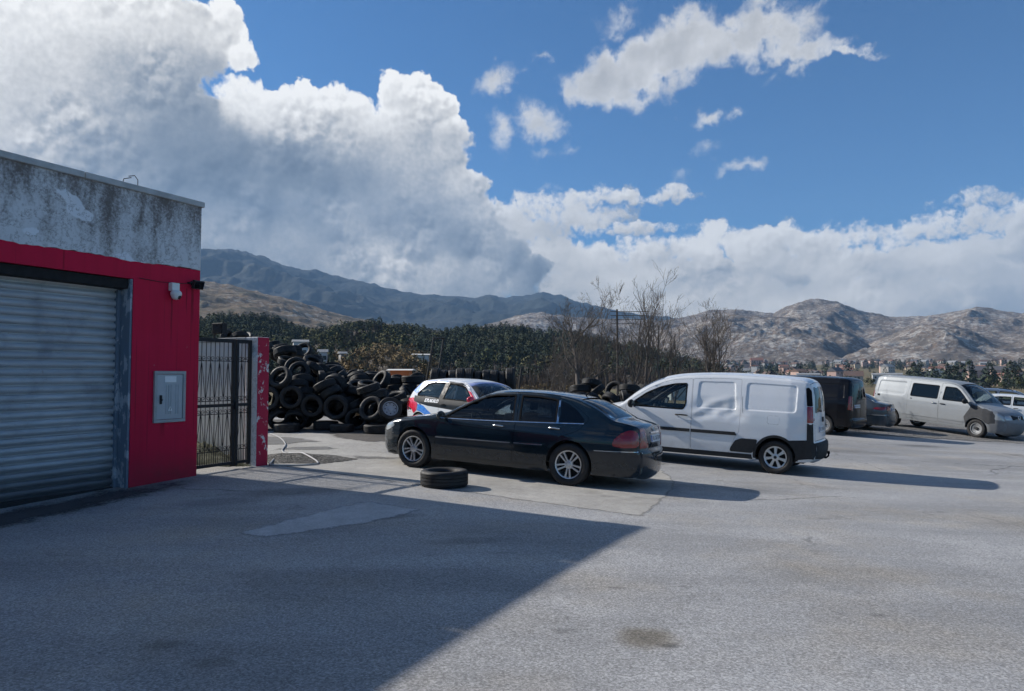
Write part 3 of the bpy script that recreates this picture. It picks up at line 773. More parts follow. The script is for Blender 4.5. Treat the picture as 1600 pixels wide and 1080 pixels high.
add_tube(bm, [(1.0, -0.1, HT + 0.08), (1.0, -0.1, HT + 0.20), (1.05, -0.1, HT + 0.25), (1.14, -0.1, HT + 0.22)], 0.006, 6); add_tube(bm, [(1.22, -0.12, HT + 0.08), (1.20, -0.12, HT + 0.17), (1.10, -0.1, HT + 0.21)], 0.006, 6)
bm_obj('rebar', bm, M_BLACKMET, garage)
def on_wall(x, y, z): return G0 + U * x + NRM * y + Vector((0, 0, z))

# oily ground along the foot of the shutter
M_OIL = concrete('oily_asphalt', 0.07, (1.0, 1.0, 1.05), 0.8, 0.65)
pl = [on_wall(0.25, 0.02, 0), on_wall(0.1, 0.35, 0), on_wall(0.7, 0.8, 0), on_wall(1.6, 0.95, 0), on_wall(2.6, 1.15, 0), on_wall(4.5, 1.1, 0), on_wall(7.0, 1.0, 0), on_wall(7.0, 0.02, 0), on_wall(6.2, -0.2, 0), on_wall(1.15, -0.2, 0), on_wall(1.05, 0.02, 0)]
sheet('oil_stained_ground', [(p.x, p.y) for p in pl], M_OIL, 0.006, 0.3, 0.07, 9)

# electricity cabinet
M_CAB = simple('cabinet_grey', (0.42, 0.44, 0.46), 0.5, 0.2, 0.12, 5)
M_CABF = simple('cabinet_frame', (0.36, 0.37, 0.37), 0.6, 0.2, 0.25, 9)
M_LABEL = simple('white_label', (0.78, 0.79, 0.78), 0.6)
cab = tag(empty('meter_cabinet', on_wall(0.50, 0.0, 0.84), garage.rotation_euler[2]), 'grey metal meter cabinet with a ribbed door on the red wall', 'cabinet')
bm = bmesh.new()
for lo, hi in (((-0.26, 0.0, 0.0), (0.26, 0.035, 0.045)), ((-0.26, 0.0, 0.705), (0.26, 0.035, 0.75)), ((-0.26, 0.0, 0.046), (-0.215, 0.035, 0.704)), ((0.215, 0.0, 0.046), (0.26, 0.035, 0.704))): add_box(bm, lo, hi, 0.004)
bm_obj('frame', bm, M_CABF, cab)
bm = bmesh.new(); add_box(bm, (-0.212, 0.002, 0.049), (0.212, 0.022, 0.701), 0.003)
for x in (-0.14, -0.10, -0.02, 0.02, 0.06): add_tube(bm, [(x, 0.023, 0.12), (x, 0.023, 0.55)], 0.008, 6)
bm_obj('door', bm, M_CAB, cab)
bm = bmesh.new(); add_box(bm, (-0.10, 0.023, 0.585), (0.09, 0.026, 0.675), 0.001); bm_obj('label_plate', bm, M_LABEL, cab)
bm = bmesh.new(); add_prism(bm, [(-0.035, 0.17), (0.035, 0.17), (0.0, 0.235)], -0.033, -0.0305, Matrix.Rotation(R(90), 4, 'X')); bm_obj('warning_triangle', bm, M_LABEL, cab)
bm = bmesh.new(); add_prism(bm, [(-0.006, 0.182), (0.006, 0.182), (0.003, 0.215), (-0.003, 0.215)], -0.035, -0.0335, Matrix.Rotation(R(90), 4, 'X')); bm_obj('warning_mark', bm, M_BLACKMET, cab)
bm = bmesh.new(); add_box(bm, (0.135, 0.022, 0.27), (0.17, 0.036, 0.40), 0.004); add_box(bm, (0.14, 0.036, 0.32), (0.165, 0.055, 0.345), 0.004); bm_obj('handle', bm, M_BLACKMET, cab)

# security camera and floodlight on the wall
M_WHITEP = simple('white_plastic', (0.72, 0.72, 0.70), 0.45)
M_GLASSB = simple('black_lens', (0.01, 0.01, 0.012), 0.12)
sc = tag(empty('security_camera', on_wall(0.485, 0.0, 2.70), garage.rotation_euler[2]), 'white dome security camera fixed high on the red wall', 'security camera')
bm = bmesh.new(); add_box(bm, (-0.065, 0.0, 0.07), (0.065, 0.09, 0.19), 0.012); bm_obj('mounting_box', bm, M_WHITEP, sc)
bm = bmesh.new(); add_lathe(bm, [(0.001, 0.075), (0.06, 0.07), (0.078, 0.045), (0.08, 0.02), (0.07, -0.005)], 24, M=Matrix.Translation((0, 0.09, 0))); bm_obj('housing', bm, M_WHITEP, sc, True)
bm = bmesh.new(); add_lathe(bm, [(0.069, -0.005), (0.058, -0.035), (0.035, -0.055), (0.001, -0.062)], 24, M=Matrix.Translation((0, 0.09, 0))); bm_obj('dome', bm, M_WHITEP, sc, True)
bm = bmesh.new(); bmesh.ops.create_uvsphere(bm, u_segments=16, v_segments=10, radius=0.032, matrix=Matrix.Translation((-0.015, 0.135, -0.02))); bm_obj('lens', bm, M_GLASSB, sc, True)
fl = tag(empty('floodlight', on_wall(0.12, 0.0, 2.93), garage.rotation_euler[2]), 'black floodlight bracketed to the red wall near the corner', 'floodlight')
T = Matrix.Rotation(R(-18), 4, 'X')
bm = bmesh.new(); add_box(bm, (-0.09, 0.08, -0.06), (0.09, 0.14, 0.07), 0.008, T); bm_obj('housing', bm, M_BLACKMET, fl)
bm = bmesh.new(); add_box(bm, (-0.075, 0.1405, -0.047), (0.075, 0.144, 0.057), 0.002, T); bm_obj('lens', bm, M_GLASSB, fl)
bm = bmesh.new(); add_tube(bm, [(0.10, 0.0, 0.0), (0.105, 0.06, 0.0), (0.098, 0.10, -0.02)], 0.008, 6); add_tube(bm, [(-0.10, 0.0, 0.0), (-0.105, 0.06, 0.0), (-0.098, 0.10, -0.02)], 0.008, 6); add_box(bm, (-0.05, 0, -0.03), (0.05, 0.02, 0.03), 0.004); bm_obj('bracket', bm, M_BLACKMET, fl)
bm = bmesh.new(); add_tube(bm, [on_wall(0.12, 0.012, 2.93), on_wall(0.35, 0.010, 2.90), on_wall(0.7, 0.010, 2.885), on_wall(1.02, 0.010, 2.90)], 0.005, 6)
tag(bm_obj('wall_cable', bm, M_BLACKMET), 'thin black cable running along the red wall to the floodlight', 'cable')

# gate post, the wall that runs back from it, the iron gate
P0 = on_wall(-1.17, 0.0, 0); P0.z = gz(P0.x, P0.y)
ang = garage.rotation_euler[2]
post = tag(empty('gate_post', P0, ang), 'peeling red and white masonry post beside the iron gate', 'gate post')
bm = bmesh.new(); add_box(bm, (-0.26, -0.28, -0.2), (0.0, 0.0, 2.17), 0.015)
o = bm_obj('pillar', bm, [M_PEEL, M_PLASTER], post)
for p in o.data.polygons:
    if abs(p.normal.y) < 0.7: p.material_index = 1
M_LIME = simple('lime_washed_wall', (0.80, 0.80, 0.77), 0.9, var=0.2, scale=3.2, bump=0.3, bscale=30)
bw = tag(empty('boundary_wall', P0, ang), 'pale rendered wall with mossy foot behind the iron gate', 'wall')
bm = bmesh.new(); add_box(bm, (-0.22, -3.6, -0.3), (-0.02, -0.285, 2.10), 0.01); bm_obj('wall_panel', bm, M_LIME, bw)
bm = bmesh.new(); add_box(bm, (-0.25, -3.6, 2.10), (0.01, -0.285, 2.17), 0.01); bm_obj('coping', bm, M_COPING, bw)
M_MOSS = simple('dark_moss', (0.05, 0.055, 0.03), 0.95, var=0.6, scale=9, bump=0.5, bscale=50)
ms = mound('moss', 0, 0, 1.0, 1.0, 0.34, M_MOSS, 11, 40)
cx, cy = (on_wall(-1.1, -1.3, 0)).x, (on_wall(-1.1, -1.3, 0)).y
ms.data.transform(Matrix.Translation((cx, cy, gz(cx, cy) - gz(0, 0))) @ Matrix.Rotation(ang, 4, 'Z') @ Matrix.Diagonal((0.30, 1.15, 1, 1)))
tag(ms, 'dark moss and weeds along the foot of the pale wall', 'moss', kind='stuff')
bl = tag(empty('floodlight', on_wall(-1.25, -1.0, 2.17) + Vector((0, 0, P0.z - G0.z)), ang), 'black box floodlight standing on the pale wall behind the gate', 'floodlight')
bm = bmesh.new(); add_box(bm, (-0.05, -0.14, 0.08), (0.06, 0.12, 0.27), 0.01); bm_obj('housing', bm, M_BLACKMET, bl)
bm = bmesh.new(); add_box(bm, (0.0605, -0.12, 0.10), (0.064, 0.10, 0.25), 0.001); bm_obj('lens', bm, M_GLASSB, bl)
for y in (-0.13, 0.11):
    bm = bmesh.new(); add_box(bm, (-0.01, y - 0.012, 0.0), (0.02, y + 0.012, 0.085), 0.002); bm_obj('bracket', bm, M_BLACKMET, bl)

gate = tag(empty('iron_gate', G0, ang), 'black wrought iron gate with scrolls between red wall and post', 'gate')
GZ = 2.12
def scroll(bm, cx, cz, r, dirx, y):
    pts = [(cx + dirx * (r * (1 - t * 0.75)) * math.cos(t * 7.5 - 1.6), y, cz + (r * (1 - t * 0.75)) * math.sin(t * 7.5 - 1.6)) for t in np.linspace(0, 1, 18)]
    add_tube(bm, pts, 0.005, 5)
def leaf(name, x0, x1, y):
    bm = bmesh.new()
    for a, c, w in ((x0, x0 - 0.05, 1), (x1 + 0.05, x1, 1)): add_box(bm, (c, y - 0.025, 0.05), (a, y + 0.025, GZ), 0.004)
    for z, w in ((0.08, 0.05), (1.02, 0.05), (GZ - 0.06, 0.06)): add_box(bm, (x1 + 0.052, y - 0.02, z), (x0 - 0.052, y + 0.02, z + w), 0.003)
    bm_obj(name, bm, M_BLACKMET, gate)
    bm = bmesh.new()
    n = max(2, int(round((x0 - x1 - 0.1) / 0.085)))
    for k in range(1, n):
        x = x0 - 0.05 + (x1 - x0 + 0.1) * k / n
        add_tube(bm, [(x, y, 0.13), (x, y, 1.02)], 0.0065, 6); add_tube(bm, [(x, y, 1.07), (x, y, GZ - 0.06)], 0.0065, 6)
        for (za, zb) in ((0.40, 0.92), (1.18, 1.72)):
            if k % 2 == 1:
                for sgn in (-1, 1):
                    add_tube(bm, [(x + sgn * 0.006, y, zb), (x + sgn * 0.075, y, za)], 0.005, 5)
    bm_obj('bar_panel', bm, M_BLACKMET, gate)
    for z in (1.80, 1.16, 0.95, 0.36):
        bm = bmesh.new()
        for k in range(n): scroll(bm, x0 - 0.05 + (x1 - x0 + 0.1) * (k + 0.5) / n, z, 0.038, 1 if k % 2 else -1, y)
        add_tube(bm, [(x0 - 0.05, y, z - 0.043), (x1 + 0.05, y, z - 0.043)], 0.006, 5)
        bm_obj('scroll_band', bm, M_BLACKMET, gate)
    bm = bmesh.new()
    m2 = n * 2
    for k in range(1, m2):
        x = x0 - 0.05 + (x1 - x0 + 0.1) * k / m2
        add_tube(bm, [(x, y, 0.12), (x, y, 0.33)], 0.006, 5)
    bm_obj('bottom_bars', bm, M_BLACKMET, gate)
leaf('gate_leaf', -0.02, -0.80, -0.12)
leaf('side_frame', -0.82, -1.14, -0.12)
bm = bmesh.new(); add_box(bm, (-0.84, -0.095, 0.98), (-0.78, -0.06, 1.12), 0.004); add_tube(bm, [(-0.74, -0.06, 1.06), (-0.66, -0.05, 1.06)], 0.01, 6); bm_obj('lock', bm, M_BLACKMET, gate)

# hose on the concrete
def smooth_path(pts, n=8):
    pts = [Vector(p) for p in pts]; out = []
    for i in range(len(pts) - 1):
        p0, p1, p2, p3 = pts[max(i - 1, 0)], pts[i], pts[i + 1], pts[min(i + 2, len(pts) - 1)]
        for k in range(n):
            t = k / n
            out.append(0.5 * ((2 * p1) + (p2 - p0) * t + (2 * p0 - 5 * p1 + 4 * p2 - p3) * t * t + (3 * p1 - p0 - 3 * p2 + p3) * t ** 3))
    out.append(pts[-1]); return out
M_HOSE = simple('pale_hose', (0.33, 0.33, 0.33), 0.5)
hp = [(-6.2, 18.3), (-5.6, 17.2), (-4.95, 15.6), (-4.6, 14.3), (-4.25, 13.6), (-3.75, 13.0), (-3.42, 12.55), (-3.38, 12.3), (-3.55, 12.1), (-3.85, 12.02), (-4.1, 12.1), (-4.2, 12.6)]
def bump_z(x, y): return gz(x, y) + 0.02 + 0.10 * max(0, 1 - math.hypot((x + 3.95) / 1.05, (y - 13.1) / 0.75))
bm = bmesh.new(); add_tube(bm, [(p.x, p.y, bump_z(p.x, p.y)) for p in smooth_path([(x, y, 0) for x, y in hp], 8)], 0.014, 8)
tag(bm_obj('hose', bm, M_HOSE, smooth=True), 'pale hose looping over the concrete behind the gate post', 'hose')
# ------------------------------------------------------------------ tyres
def rubber():
    m, b = mat('old_rubber')
    P = objco(b)
    n = b.noise(P, 5, 5, 0.65)
    rnd_ = b.n('ShaderNodeObjectInfo').outputs['Random']
    dust = b.ramp(b.noise(b.v('ADD', P, b.comb(b.mul(rnd_, 9.0), 0.0, 0.0)), 7, 5, 0.65), 0.42, 0.72)
    c = b.mix(n, c4(0.008, 0.008, 0.009), c4(0.020, 0.020, 0.021))
    c = b.mix(b.mul(dust, b.ramp(rnd_, 0, 1, 0.05, 0.5, False)), c, c4(0.060, 0.055, 0.050))
    bsdf(b, c, b.ramp(n, 0.3, 0.7, 0.55, 0.8), spec=0.4, normal=b.bump(b.noise(P, 45, 3), 0.15, 0.004)); return m
M_RUBBER = rubber()
def tyre_mesh(name, r, w, rim, n=48, seed=0):
    """lathed tyre with grooved tread, rounded shoulders, bead and hollow inside; axis = local Z, centre at 0"""
    bm = bmesh.new()
    h = w / 2
    prof = [(rim, -h * 0.62), (rim + 0.008, -h * 0.80), (rim + (r - rim) * 0.30, -h * 0.97), (rim + (r - rim) * 0.55, -h), (r - 0.030, -h * 0.97), (r - 0.010, -h * 0.88)]
    g = [-0.62, -0.20, 0.20, 0.62]
    prof.append((r - 0.003, -h * 0.80))
    for q in g:
        e = 0.055
        prof += [(r, h * (q - e)), (r - 0.011, h * (q - e * 0.7)), (r - 0.011, h * (q + e * 0.7)), (r, h * (q + e))]
    prof.append((r - 0.003, h * 0.80))
    prof += [(a, -z) for a, z in prof[5::-1]]
    prof += [(rim - 0.004, h * 0.55), (rim + 0.03, h * 0.62), (r - 0.045, h * 0.80), (r - 0.028, h * 0.5), (r - 0.026, 0), (r - 0.028, -h * 0.5), (r - 0.045, -h * 0.80), (rim + 0.03, -h * 0.62), (rim - 0.004, -h * 0.55)]
    rings = add_lathe(bm, prof, n, close=True)
    sh = [i for i, (a, z) in enumerate(prof) if i in (5, 6) or i in (len(g) * 4 + 7, len(g) * 4 + 8)]
    for i in sh:                                             # shoulder blocks
        for k in range(n):
            if k % 2: 
                v = rings[i][k]; v.co.x *= 1 - 0.006 / r; v.co.y *= 1 - 0.006 / r
    bmesh.ops.recalc_face_normals(bm, faces=bm.faces)
    for e in bm.edges:
        if len(e.link_faces) == 2 and e.calc_face_angle(0) > R(50): e.smooth = False
    for f in bm.faces: f.smooth = True
    me = bpy.data.meshes.new(name); bm.to_mesh(me); bm.free()
    me.materials.append(M_RUBBER)
    return me
TYRE_M = [tyre_mesh('small_tyre', 0.305, 0.185, 0.19), tyre_mesh('tyre', 0.32, 0.21, 0.20), tyre_mesh('wide_tyre', 0.345, 0.235, 0.215)]
TYRE_R = [(0.305, 0.185), (0.32, 0.21), (0.345, 0.235)]
def put_tyre(k, loc, q, label, group=None):
    o = bpy.data.objects.new('tyre', TYRE_M[k]); COL.objects.link(o)
    o.rotation_mode = 'QUATERNION'; o.location = loc; o.rotation_quaternion = q
    return tag(o, label, 'tyre', group)
